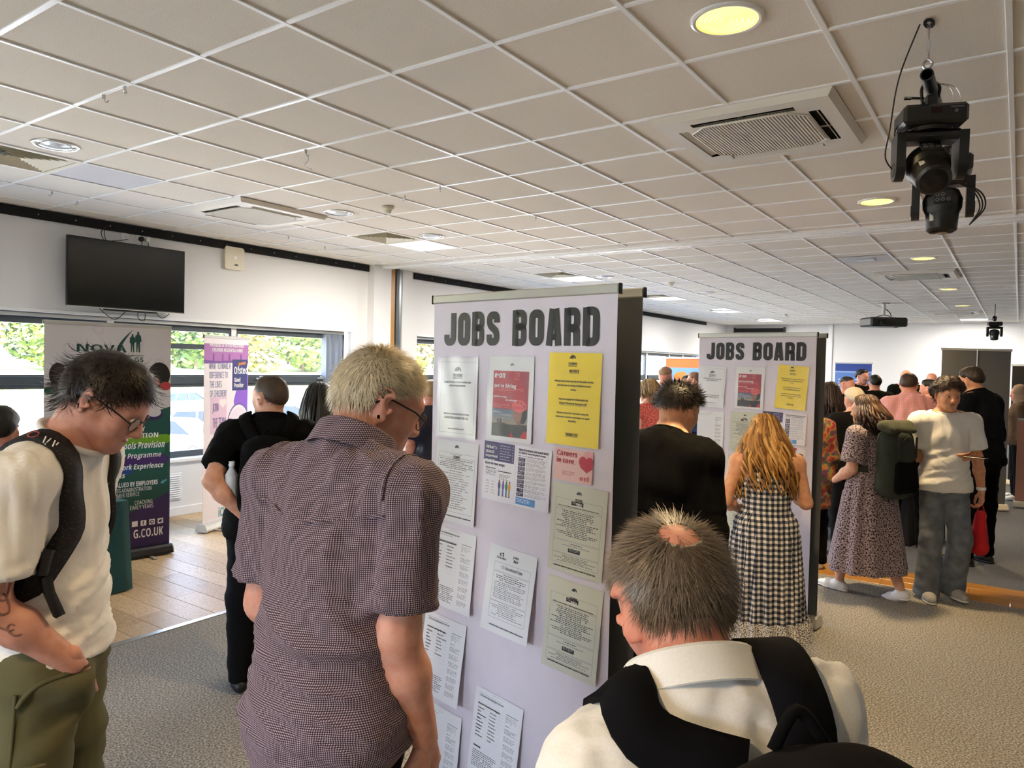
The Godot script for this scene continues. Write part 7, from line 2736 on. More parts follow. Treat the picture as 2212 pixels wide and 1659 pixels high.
# ------------------------------------------------------------------ who is in the room
func build_people() -> void:
	p_left()
	p_white()
	p_grey()
	p_sweater()
	p_blonde()
	p_tee()
	p_floral()
	p_navy()
	p_pink()
	p_polo()
	p_crowd()

var PALE := Color(0.84, 0.66, 0.57)
var TAN := Color(0.78, 0.57, 0.44)
var RUDDY := Color(0.84, 0.60, 0.52)

func p_left() -> void:
	var tee := cloth(Color(0.90, 0.895, 0.88))
	var dark := Color(0.13, 0.095, 0.07).srgb_to_linear()
	var J := person({"label": "young person in a white T-shirt and khaki cargo trousers, hand in pocket", "at": Vector3(-2.13, 0, -0.893), "yaw": -49.0, "arm_g": 1.15, "h": 1.83, "girth": 0.86, "cell": 0.012, "head_cell": 0.0042, "lean": 3.0, "hunch": 27.0,
		"skin": Color(0.76, 0.56, 0.49), "head": Vector3(2, -33, 0), "head_size": 1.02, "neck_r": 0.064,
		"armR": [Vector3(0.10, -1, 0.17), Vector3(-0.42, -0.72, -0.55)], "armL": [Vector3(-0.04, -1, 0.2), Vector3(0.12, -0.95, -0.25)],
		"handR": [Vector3(-0.42, -0.9, 0.0), Vector3(0.9, 0.1, -0.4), 0.3], "hand_cell": 0.0045,
		"top": {"mat": tee, "collar": "crew", "sleeve": 0.74, "sleeve_r": 0.030, "ease": 0.014, "hem": 0.935, "hem_w": 1.2, "crease": 0.014, "cell": 0.010, "crease_f": Vector3(7, 4, 7)},
		"bottom": {"mat": cloth(Color(0.36, 0.35, 0.25)), "cover": "R", "ease": 0.02, "knee": 0.078, "ankle": 0.07, "crease": 0.014, "cell": 0.012},
		"shoe": M.white, "face": true, "brow": Color(0.16, 0.11, 0.08),
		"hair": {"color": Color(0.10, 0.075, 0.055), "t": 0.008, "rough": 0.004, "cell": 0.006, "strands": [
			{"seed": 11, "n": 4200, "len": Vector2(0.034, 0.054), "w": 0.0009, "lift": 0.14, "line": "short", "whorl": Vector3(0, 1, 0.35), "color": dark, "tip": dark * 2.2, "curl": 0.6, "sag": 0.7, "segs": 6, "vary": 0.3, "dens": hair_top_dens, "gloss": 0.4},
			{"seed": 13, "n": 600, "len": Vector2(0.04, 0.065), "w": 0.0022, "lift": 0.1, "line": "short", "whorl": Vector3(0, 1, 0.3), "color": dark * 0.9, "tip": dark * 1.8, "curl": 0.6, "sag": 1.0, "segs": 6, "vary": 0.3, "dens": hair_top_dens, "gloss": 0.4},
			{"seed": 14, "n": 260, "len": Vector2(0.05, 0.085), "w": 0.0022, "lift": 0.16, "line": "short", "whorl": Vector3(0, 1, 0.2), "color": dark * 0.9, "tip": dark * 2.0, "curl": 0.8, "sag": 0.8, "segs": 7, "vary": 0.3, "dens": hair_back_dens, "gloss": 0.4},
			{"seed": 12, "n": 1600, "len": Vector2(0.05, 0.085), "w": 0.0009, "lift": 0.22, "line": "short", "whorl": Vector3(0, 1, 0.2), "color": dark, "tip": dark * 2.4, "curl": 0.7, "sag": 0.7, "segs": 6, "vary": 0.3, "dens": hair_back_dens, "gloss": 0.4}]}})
	var wire := mat(Color(0.03, 0.03, 0.035), 0.3, 0.3)
	var lens := mat(Color(0.9, 0.92, 0.95, 0.12), 0.03)
	lens.transparency = BaseMaterial3D.TRANSPARENCY_ALPHA
	M.spec_wire = wire
	M.spec_lens = lens
	glasses(J, wire, lens)
	# cargo pocket with a flap, hip pocket and seams on the trousers
	var kh := cloth(Color(0.34, 0.33, 0.235))
	var on: Array = J.bottom
	var hip: Vector3 = J.hipR
	var kn: Vector3 = J.knR
	var out := Vector3(0.25, 0, 0)
	var mid := hip.lerp(kn, 0.72) + out
	inst("cargo_pocket", strap(on, [mid + Vector3(0, 0.08, 0.0), mid + Vector3(0, 0.0, 0.0), mid + Vector3(0, -0.13, 0.0)], 0.2, 0.016, 0.004), kh, J.bottom_node)
	inst("pocket_flap", strap(on, [mid + Vector3(0, 0.125, 0.0), mid + Vector3(0, 0.09, 0.0), mid + Vector3(0, 0.055, 0.0)], 0.22, 0.012, 0.014), kh, J.bottom_node)
	inst("hip_pocket", strap(on, [hip + Vector3(0.05, 0.04, 0.25), hip + Vector3(0.05, 0.0, 0.25), hip + Vector3(0.05, -0.03, 0.25)], 0.14, 0.006, 0.003), kh, J.bottom_node)
	inst("side_seam", strap(on, [hip + Vector3(0.25, -0.02, -0.03), hip.lerp(kn, 0.5) + out, kn + out], 0.008, 0.003, 0.002), kh, J.bottom_node)
	inst("pocket_edge", strap(on, [J.pel + Vector3(0.13, 0.07, -0.3), hip + Vector3(0.2, 0.02, -0.12), hip + Vector3(0.25, -0.06, -0.04)], 0.012, 0.006, 0.002), kh, J.bottom_node)
	# tattoo on the right arm: thin curled lines
	var tm := mat(Color(0.50, 0.36, 0.31), 0.6)
	var ab: Array = J.bones
	var el: Vector3 = J.elR
	var sh: Vector3 = J.shR
	var wr: Vector3 = J.wrR
	var ax := (el - sh).normalized()
	var f := Vector3(0.5, 0, -0.85).normalized()
	for q in [[0.66, 0.02], [0.72, 0.03], [0.86, 0.035], [0.98, 0.03]]:
		var c := sh.lerp(el, q[0])
		var pts := []
		for k in 9:
			var a := TAU * k / 9.0 * 0.85
			var rr: float = q[1] * (0.4 + 0.6 * k / 8.0)
			pts.append(c + f * 0.08 + ax * sin(a) * rr + Vector3(0.85, 0, 0.5) * cos(a) * rr)
		inst("tattoo", strap(ab, pts, 0.005, 0.0003, 0.0006, 3), tm, J.root)
	for q in [[0.12, 0.03], [0.3, 0.034], [0.42, 0.025]]:
		var c := el.lerp(wr, q[0])
		var pts := []
		for k in 9:
			var a := TAU * k / 9.0 * 0.8 + 1.0
			var rr: float = q[1] * (0.35 + 0.65 * k / 8.0)
			pts.append(c + Vector3(0.08, 0.03, -0.02) + Vector3(0, 1, 0) * sin(a) * rr + Vector3(-0.2, 0, -1) * cos(a) * rr)
		inst("tattoo", strap(ab, pts, 0.0045, 0.0003, 0.0006, 3), tm, J.root)
	var navy := tri_mat(ramp_tex(noise_image(95, 0.5, 64, 1), [Color(0.03, 0.03, 0.045), Color(0.035, 0.035, 0.055), Color(0.5, 0.5, 0.55)], [0.3, 0.88, 0.95]), 10.0, 0.8)
	var bp := backpack(J, "dark backpack with speckled straps worn over the white T-shirt", navy, Vector3(0.30, 0.42, 0.17), 0.45, {"strap_w": 0.065, "inset": 0.38, "straps": ["R", "L"]})
	# loose strap end with a buckle on the chest side
	var on2: Array = J.top
	var cs: Vector3 = J.chest + Vector3(0.15, 0, 0) - J.uz * 0.11
	inst("buckle", strap(on2, [cs + Vector3(0.02, -0.05, 0), cs + Vector3(0.025, -0.085, 0.005), cs + Vector3(0.03, -0.11, 0.01)], 0.045, 0.014, 0.008), M.black, bp)
	inst("strap_end", tubem([onto(on2, cs + Vector3(0.03, -0.11, 0.0), 0.02), onto(on2, cs + Vector3(0.035, -0.16, 0.0), 0.03), onto(on2, cs + Vector3(0.03, -0.21, 0.0), 0.035)], [0.016, 0.015, 0.016], 4), M.black, bp)
	# pale print on the strap
	var at0: Vector3 = (J.shR as Vector3).lerp(J.neck, 0.38)
	for k in 4:
		var p := onto(on2, at0 + Vector3(0.02, 0.08, -0.03 - k * 0.014), 0.019)
		inst("strap_print", tubem([p, p + Vector3(0.02, -0.012, -0.004 + 0.008 * (k % 2))], 0.0018, 5), M.white_ink, bp)
	var pc := onto(on2, at0 + Vector3(0.02, 0.08, 0.0), 0.0185)
	var ring := []
	for k in 13:
		ring.append(pc + Vector3(cos(TAU * k / 12.0) * 0.011, -0.006 * cos(TAU * k / 12.0), sin(TAU * k / 12.0) * 0.012))
	inst("strap_badge", tubem(ring, 0.0016, 5), mat(Color(0.7, 0.3, 0.3), 0.6), bp)

func hair_top_dens(d: Vector3, az: float, el: float) -> float:
	return 1.0 if (el > 0.25 or az < 1.2) else 0.12

func hair_back_dens(d: Vector3, az: float, el: float) -> float:
	return 1.0 if (az < 1.0 and el < 0.5) else 0.15

func side_short(d: Vector3, az: float, el: float) -> float:
	return 0.4 if (az > 1.0 and az < 2.1 and el < 0.25) else 1.0

func p_white() -> void:
	var chk := tri_mat(check_tex(16, Color(0.78, 0.71, 0.74), Color(0.35, 0.29, 0.35), Color(0.11, 0.09, 0.14), 0.55), 1.0 / 0.0042, 0.85)
	chk.uv1_triplanar_sharpness = 12.0
	var wh := Color(0.83, 0.78, 0.66).srgb_to_linear()
	var J := person({"label": "tall white-haired person in a short-sleeved purple checked shirt and glasses", "at": Vector3(-1.258, 0, -1.10), "yaw": 6.0, "arm_g": 1.2, "shoulder": 0.97, "h": 1.86, "girth": 0.90, "cell": 0.012, "head_cell": 0.0042, "lean": 5.0, "hunch": 26.0,
		"skin": Color(0.80, 0.60, 0.53), "head": Vector3(-28, -22, -4), "head_size": 1.04, "neck_r": 0.06, "ear": 1.1,
		"armR": [Vector3(-0.05, -1, 0.06), Vector3(0.08, -1, -0.32)], "armL": [Vector3(-0.10, -1, 0.02), Vector3(0.42, -0.8, -0.5)],
		"handR": [Vector3(0, -1, -0.3), Vector3(1, 0, 0), 0.5],
		"top": {"mat": chk, "collar": "shirt", "sleeve": 0.78, "sleeve_r": 0.024, "ease": 0.016, "hem": 0.74, "hem_w": 1.0, "crease": 0.014, "cell": 0.010, "crease_f": Vector3(8, 3.2, 8), "collar_h": 0.052, "collar_y": 0.0, "collar_r": 1.34},
		"bottom": {"mat": cloth(Color(0.05, 0.05, 0.06)), "ease": 0.015},
		"shoe": M.black,
		"hair": {"color": Color(0.72, 0.66, 0.55), "t": 0.002, "rough": 0.001, "cell": 0.005, "strands": [
			{"seed": 21, "n": 9000, "len": Vector2(0.024, 0.038), "w": 0.0007, "lift": 0.34, "line": "short", "whorl": Vector3(0.1, 0.9, 0.45), "color": wh, "tip": wh * 1.15, "curl": 0.0, "sag": 0.12, "segs": 3, "vary": 0.2, "swirl": 0.25, "lenf": side_short, "gloss": 0.4}]}})
	glasses(J, M.spec_wire, M.spec_lens)
	# yoke seam across the back, sleeve seams, hem bands
	var on: Array = J.top
	var up: Vector3 = J.upper
	var seam := []
	for k in 9:
		var x := lerpf(-0.2, 0.2, k / 8.0)
		seam.append(up + Vector3(x, -0.055 + 0.012 * absf(x) * 5.0, 0) + J.uz * 0.2)
	inst("yoke_seam", strap(on, seam, 0.006, 0.002, 0.001, 3), chk, J.top_node)
	for sd in ["L", "R"]:
		var sg := -1.0 if sd == "L" else 1.0
		var s0: Vector3 = J["sh" + sd]
		var sp := []
		for k in 7:
			var a := lerpf(-0.6, PI * 0.52, k / 6.0)
			sp.append(s0 + Vector3(-sg * 0.01, 0, 0) + Vector3(0, cos(a), 0) * 0.12 + J.uz * sin(a) * 0.12)
		inst("sleeve_seam", strap(on, sp, 0.006, 0.002, 0.001, 3), chk, J.top_node)

func p_grey() -> void:
	var polo := cloth(Color(0.91, 0.905, 0.89))
	var gr := Color(0.36, 0.31, 0.25).srgb_to_linear()
	var J := person({"label": "grey-haired person with a bald crown, white polo shirt and dark backpack", "at": Vector3(-0.292, 0, -0.914), "yaw": 46.0, "h": 1.59, "shoulder": 0.9, "tilt": 0.035, "girth": 0.96, "cell": 0.012, "head_cell": 0.0042, "lean": 9.0, "hunch": 26.0,
		"skin": Color(0.83, 0.56, 0.47), "head": Vector3(3, -28, 5), "head_size": 1.02, "neck_r": 0.064, "ear": 1.32,
		"armR": [Vector3(0.2, -1, -0.2), Vector3(0.0, -0.6, -0.8)], "armL": [Vector3(-0.2, -1, -0.2), Vector3(0.0, -0.6, -0.8)],
		"top": {"mat": polo, "collar": "shirt", "sleeve": 0.7, "sleeve_r": 0.034, "ease": 0.016, "hem": 0.86, "crease": 0.010, "cell": 0.010, "collar_h": 0.05, "collar_r": 1.4, "collar_y": 0.0},
		"bottom": {"mat": cloth(Color(0.15, 0.16, 0.2)), "ease": 0.015}, "shoe": M.black,
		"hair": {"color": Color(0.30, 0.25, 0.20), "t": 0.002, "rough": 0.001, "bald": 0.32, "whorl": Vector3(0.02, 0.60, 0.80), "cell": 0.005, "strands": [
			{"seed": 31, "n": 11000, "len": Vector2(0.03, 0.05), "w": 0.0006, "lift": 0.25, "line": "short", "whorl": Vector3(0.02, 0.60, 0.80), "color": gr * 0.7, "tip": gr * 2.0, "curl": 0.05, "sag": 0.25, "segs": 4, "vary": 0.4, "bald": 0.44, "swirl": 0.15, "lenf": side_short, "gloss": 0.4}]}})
	M.strap_navy = cloth(Color(0.035, 0.038, 0.055))
	var bp := backpack(J, "black backpack on the white polo shirt of the grey-haired person", cloth(Color(0.022, 0.022, 0.028)), Vector3(0.34, 0.46, 0.18), 0.42, {"strap_w": 0.075, "inset": 0.35, "strap_mat": M.strap_navy, "cell": 0.012, "off": 0.02, "shift": 0.05})

func p_sweater() -> void:
	var bk := Color(0.09, 0.065, 0.05).srgb_to_linear()
	person({"label": "dark-haired person in a black sweater reading the farther jobs banner", "at": Vector3(-1.245, 0, -2.95), "yaw": -8.0, "shoulder": 0.95, "h": 1.75, "cell": 0.014, "head_cell": 0.005, "lean": 2.0, "hunch": 22.0, "skin": Color(0.80, 0.60, 0.47), "head": Vector3(-4, -18, 0),
		"armR": [Vector3(0.14, -1, 0.05), Vector3(0.0, -0.9, -0.35)], "handR": [Vector3(0, -0.9, -0.4), Vector3(1, 0, 0), 0.4],
		"top": {"mat": cloth(Color(0.012, 0.012, 0.013)), "sleeve": 2.0, "sleeve_r": 0.024, "ease": 0.026, "hem": 0.84, "collar": "crew", "crease": 0.01},
		"bottom": {"mat": cloth(Color(0.02, 0.02, 0.025)), "ease": 0.02}, "shoe": M.white,
		"hair": {"color": Color(0.05, 0.036, 0.03), "t": 0.008, "rough": 0.006, "line": "fade", "cell": 0.006, "strands": [
			{"seed": 42, "n": 400, "len": Vector2(0.04, 0.06), "w": 0.003, "lift": 0.3, "line": "fade", "whorl": Vector3(0, 0.95, 0.3), "color": bk, "tip": bk * 1.5, "curl": 0.9, "sag": 0.3, "segs": 6, "vary": 0.3, "dens": hair_top_dens},
			{"seed": 41, "n": 3600, "len": Vector2(0.035, 0.06), "w": 0.0013, "lift": 0.4, "line": "fade", "whorl": Vector3(0, 0.95, 0.5), "color": bk, "tip": bk * 1.6, "curl": 0.5, "sag": 0.2, "segs": 4, "vary": 0.3, "dens": hair_top_dens}]}})

func p_blonde() -> void:
	var ging := tri_mat(check_tex(16, Color(0.86, 0.82, 0.78), Color(0.40, 0.42, 0.47), Color(0.05, 0.07, 0.12)), 1.0 / 0.032, 0.9)
	ging.uv1_triplanar_sharpness = 12.0
	var gold := Color(0.78, 0.55, 0.24)
	var J := person({"label": "person with long wavy blonde hair in a navy gingham sundress", "at": Vector3(-1.22, 0, -4.45), "yaw": 30.0, "shoulder": 1.2, "h": 1.52, "fem": true, "girth": 1.02, "cell": 0.014, "head_cell": 0.007, "lean": 3.0, "hunch": 22.0, "skin": Color(0.83, 0.62, 0.48), "head": Vector3(0, -18, 0),
		"armL": [Vector3(-0.32, -1, 0.1), Vector3(0.55, -0.35, -0.75)], "armR": [Vector3(0.28, -1, -0.05), Vector3(-0.2, 0.2, -1)],
		"handL": [Vector3(0.6, -0.1, -0.8), Vector3(-0.8, 0, -0.6), 0.6],
		"legL": [Vector3(-0.02, -1, 0), Vector3(0.0, -1, 0.08)], "legR": [Vector3(0.04, -1, -0.03), Vector3(0.02, -1, 0.04)],
		"top": {"name": "bodice", "mat": ging, "sleeve": 0.0, "ease": 0.01, "hem": 0.94, "neckline": -0.17, "crease": 0.003, "cell": 0.012},
		"bottom": {"kind": "skirt", "name": "gingham_skirt", "mat": ging, "hem": 0.23, "flare": 0.285, "pleats": 22.0, "amp": 0.012, "ease": 0.02, "waist_up": 0.02},
		"shoe": M.white, "sole": M.white,
		"hair": {"kind": "long", "color": gold, "cols": [Color(0.66, 0.48, 0.24), Color(0.78, 0.61, 0.36), Color(0.46, 0.31, 0.14), Color(0.58, 0.41, 0.19)], "n": 200, "len": 0.47, "wave": 0.04, "r": 0.011, "spread": 0.10, "back": 0.09, "t": 0.014}})
	for sg in [-1.0, 1.0]:
		inst("shoulder_strap", strap(J.bones, [J.chest + Vector3(sg * 0.09, 0.0, 0.2), J.upper + Vector3(sg * 0.105, 0.02, 0.12), J.upper + Vector3(sg * 0.1, 0.12, 0), J.chest + Vector3(sg * 0.09, 0.06, -0.2)], 0.028, 0.003, 0.002), ging, J.top_node)
	# scalloped embroidered border along the hem
	var lace := tri_mat(ramp_tex(noise_image(97, 0.35, 128, 2), [Color(0.08, 0.10, 0.15), Color(0.50, 0.49, 0.50), Color(0.90, 0.88, 0.85)], [0.3, 0.42, 0.5]), 2.6, 0.9)
	inst("lace_border", skirt_band(J.pel.y, 0.36 * J.s, 0.222 * J.s, 0.282 * J.s, 0.303 * J.s), lace, J.root)
	var rt: Node3D = J.root
	phone(rt.transform * (J.wrL + Vector3(0.08, 0.0, -0.04)), rt.basis * Basis(Vector3.RIGHT, 0.9), "dark phone held in front of the gingham sundress")

func skirt_band(_y: float, y0: float, y1: float, r0: float, r1: float) -> ArrayMesh:
	var st := ST()
	var n := 150
	for k in n:
		var q := []
		for kk in [k, k + 1]:
			var a: float = TAU * kk / n
			var sc := absf(sin(a * 15.0)) * -0.016
			var w := sin(a * 22.0 + sin(a * 3.0) * 1.5) * 0.0145
			q.append(Vector3(sin(a) * (r0 + w + 0.012), y0, -cos(a) * (r0 * 0.86 + w + 0.012)))
			q.append(Vector3(sin(a) * (r1 + w + 0.012), y1 + sc, -cos(a) * (r1 * 0.86 + w + 0.012)))
		quad(st, q[2], q[0], q[1], q[3], 1)
	return done(st)

func p_tee() -> void:
	var br := Color(0.15, 0.085, 0.05).srgb_to_linear()
	var denim := tri_mat(ramp_tex(noise_image(98, 0.04, 256, 4), [Color(0.34, 0.37, 0.40), Color(0.39, 0.42, 0.45), Color(0.45, 0.48, 0.50)], [0.2, 0.5, 0.8]), 0.8, 0.9)
	var J := person({"label": "curly-haired youth in a white T-shirt and grey jeans holding a phone", "at": Vector3(-0.46, 0, -6.62), "yaw": 205.0, "h": 1.74, "girth": 0.90, "cell": 0.013, "head_cell": 0.0045, "lean": -2.0, "hunch": 6.0, "skin": Color(0.80, 0.58, 0.44), "head": Vector3(0, -4, 3), "head_size": 1.0, "face": true,
		"armR": [Vector3(0.02, -1, 0.06), Vector3(-0.85, 0.1, -0.5)], "armL": [Vector3(-0.2, -1, 0.0), Vector3(-0.1, -1, -0.12)],
		"handR": [Vector3(-0.85, 0.05, -0.5), Vector3(0.2, -0.5, -0.6), 0.5], "handL": [Vector3(0, -1, -0.1), Vector3(-1, 0, 0), 0.7], "hand_cell": 0.005,
		"legR": [Vector3(0.03, -1, -0.08), Vector3(0.02, -1, 0.06)], "legL": [Vector3(-0.1, -1, -0.12), Vector3(0.02, -1, 0.26)],
		"top": {"mat": cloth(Color(0.91, 0.905, 0.89)), "collar": "crew", "sleeve": 0.72, "sleeve_r": 0.03, "ease": 0.022, "hem": 0.87, "crease": 0.011, "crease_f": Vector3(5, 7, 5)},
		"bottom": {"mat": denim, "name": "jeans", "ease": 0.016, "knee": 0.074, "ankle": 0.08, "cuff": 0.05, "crease": 0.008},
		"shoe": mat(Color(0.62, 0.62, 0.60), 0.5), "sole": mat(Color(0.85, 0.84, 0.78), 0.6), "shoe_cell": 0.009,
		"hair": {"color": Color(0.11, 0.065, 0.04), "t": 0.040, "rough": 0.024, "cell": 0.005, "strands": [
			{"seed": 52, "n": 260, "len": Vector2(0.05, 0.08), "w": 0.005, "lift": 0.5, "line": "short", "whorl": Vector3(0, 1, 0.1), "color": br, "tip": br * 1.7, "curl": 1.2, "sag": 0.4, "segs": 7, "vary": 0.35, "dens": hair_top_dens},
			{"seed": 51, "n": 2200, "len": Vector2(0.045, 0.075), "w": 0.0016, "lift": 0.55, "line": "short", "whorl": Vector3(0, 1, 0.15), "color": br, "tip": br * 1.9, "curl": 1.1, "sag": 0.3, "segs": 6, "vary": 0.35, "dens": hair_top_dens}]}})
	var rt: Node3D = J.root
	phone(rt.transform * (J.wrR + Vector3(-0.13, 0.012, -0.09)), rt.basis * Basis(Vector3.UP, 0.9), "pale-edged phone held by the youth in grey jeans")
	inst("watch_strap", lathem([Vector2(0.028, -0.012), Vector2(0.033, -0.01), Vector2(0.033, 0.01), Vector2(0.028, 0.012)], 18, Transform3D(Basis(), (J.wrL as Vector3).lerp(J.elL, 0.08))), M.white, J.root)
	inst("trainer_lace", tubem(smooth_path([J.anR + Vector3(-0.02, -0.02, -0.09), J.anR + Vector3(0.02, -0.025, -0.1), J.anR + Vector3(-0.02, -0.032, -0.12), J.anR + Vector3(0.02, -0.035, -0.13)]), 0.003, 5), M.white, J.root)
	# red cloth bag hanging from the left hand
	var bag := thing("cloth_bag", "red cloth bag hanging beside the grey jeans", "bag", rt.transform * (J.wrL + Vector3(0, -0.1, 0)), rt.rotation.y)
	inst("bag", blob([B(Vector3(0, -0.1, 0), Vector3(0.0, -0.32, 0.02), 0.05, 0.09, 0.03, Vector3.RIGHT, 1.3)], 0.012, [], creases(0.014, Vector3(10, 4, 10), 9)), mat(Color(0.72, 0.05, 0.09), 0.8), bag)
	inst("bag_handle", tubem(smooth_path([Vector3(-0.03, -0.08, 0), Vector3(0, 0.015, 0), Vector3(0.03, -0.08, 0)]), 0.006, 6), mat(Color(0.65, 0.05, 0.08), 0.8), bag)

func p_floral() -> void:
	var fl := tri_mat(ramp_tex(noise_image(99, 0.16, 256, 2), [Color(0.09, 0.08, 0.10), Color(0.14, 0.12, 0.15), Color(0.60, 0.54, 0.57), Color(0.70, 0.63, 0.63)], [0.0, 0.36, 0.44, 1.0]), 1.5, 0.9)
	var J := person({"label": "brown-haired person in a lilac floral dress with a backpack and white trainers", "at": Vector3(-0.95, 0, -6.36), "yaw": 62.0, "h": 1.63, "fem": true, "girth": 1.06, "cell": 0.015, "head_cell": 0.008, "lean": 2.0, "hunch": 8.0, "skin": PALE, "head": Vector3(10, -4, 0),
		"armL": [Vector3(-0.18, -1, 0.0), Vector3(0.2, -0.5, -0.8)], "armR": [Vector3(0.18, -1, 0.05), Vector3(0.0, -0.9, -0.4)],
		"legL": [Vector3(-0.03, -1, -0.42), Vector3(0.0, -1, -0.05)], "legR": [Vector3(0.03, -1, 0.22), Vector3(0, -1, 0.42)], "pitchR": -0.35,
		"top": {"name": "dress_bodice", "mat": fl, "sleeve": 0.8, "sleeve_r": 0.035, "ease": 0.016, "hem": 0.9, "crease": 0.006},
		"bottom": {"kind": "skirt", "name": "dress_skirt", "mat": fl, "hem": 0.24, "flare": 0.34, "pleats": 9.0, "amp": 0.014, "ease": 0.03},
		"shoe": M.white, "sole": M.white,
		"hair": {"kind": "long", "color": Color(0.20, 0.13, 0.08), "cols": [Color(0.24, 0.15, 0.09), Color(0.34, 0.22, 0.13), Color(0.16, 0.10, 0.06)], "n": 120, "len": 0.24, "wave": 0.025, "r": 0.011, "spread": 0.07, "back": 0.08, "t": 0.018}})
	backpack(J, "grey-green roll-top backpack on the floral dress", cloth(Color(0.20, 0.225, 0.205)), Vector3(0.34, 0.54, 0.2), 0.5, {"pocket_mat": cloth(Color(0.03, 0.03, 0.032)), "off": 0.03, "strap_w": 0.055, "roll_top": true, "top_mat": cloth(Color(0.30, 0.31, 0.26))})

func p_navy() -> void:
	var J := person({"label": "tall person in a navy jacket and black trousers seen from behind", "at": Vector3(-0.30, 0, -8.09), "yaw": 60.0, "h": 1.87, "girth": 1.16, "cell": 0.018, "head_cell": 0.009, "lean": 2.0, "hunch": 14.0, "skin": TAN, "head": Vector3(0, -14, 0),
		"armR": [Vector3(0.2, -1, 0.0), Vector3(0.0, -0.8, -0.6)], "armL": [Vector3(-0.2, -1, 0.0), Vector3(0.1, -0.8, -0.6)],
		"top": {"name": "jacket", "mat": cloth(Color(0.03, 0.042, 0.075)), "sleeve": 2.0, "sleeve_r": 0.03, "ease": 0.034, "hem": 0.88, "collar": "shirt", "crease": 0.012},
		"bottom": {"mat": cloth(Color(0.016, 0.016, 0.02)), "ease": 0.02, "crease": 0.01}, "shoe": M.dark_plastic, "sole": M.black,
		"hair": {"color": Color(0.17, 0.11, 0.07), "t": 0.016, "rough": 0.008}})

func p_pink() -> void:
	var J := person({"label": "broad person in a pink shirt with cropped brown hair, back turned", "at": Vector3(-0.89, 0, -8.31), "yaw": 22.0, "h": 1.80, "girth": 1.3, "cell": 0.018, "head_cell": 0.009, "lean": 2.0, "hunch": 12.0, "skin": RUDDY, "head": Vector3(-22, -10, 0), "shoulder": 0.96,
		"armR": [Vector3(0.24, -1, -0.05), Vector3(-0.3, -0.2, -1)], "armL": [Vector3(-0.22, -1, -0.05), Vector3(0.3, -0.2, -1)],
		"top": {"mat": tri_mat(check_tex(8, Color(0.86, 0.66, 0.66), Color(0.83, 0.60, 0.62), Color(0.80, 0.55, 0.58)), 60.0, 0.9), "sleeve": 0.85, "sleeve_r": 0.03, "ease": 0.024, "hem": 0.9, "collar": "shirt", "crease": 0.014},
		"bottom": {"mat": cloth(Color(0.02, 0.02, 0.026)), "ease": 0.012}, "shoe": M.black,
		"hair": {"color": Color(0.22, 0.14, 0.09), "t": 0.006, "rough": 0.002, "line": "short"}})
	glasses(J, M.spec_wire, M.spec_lens)

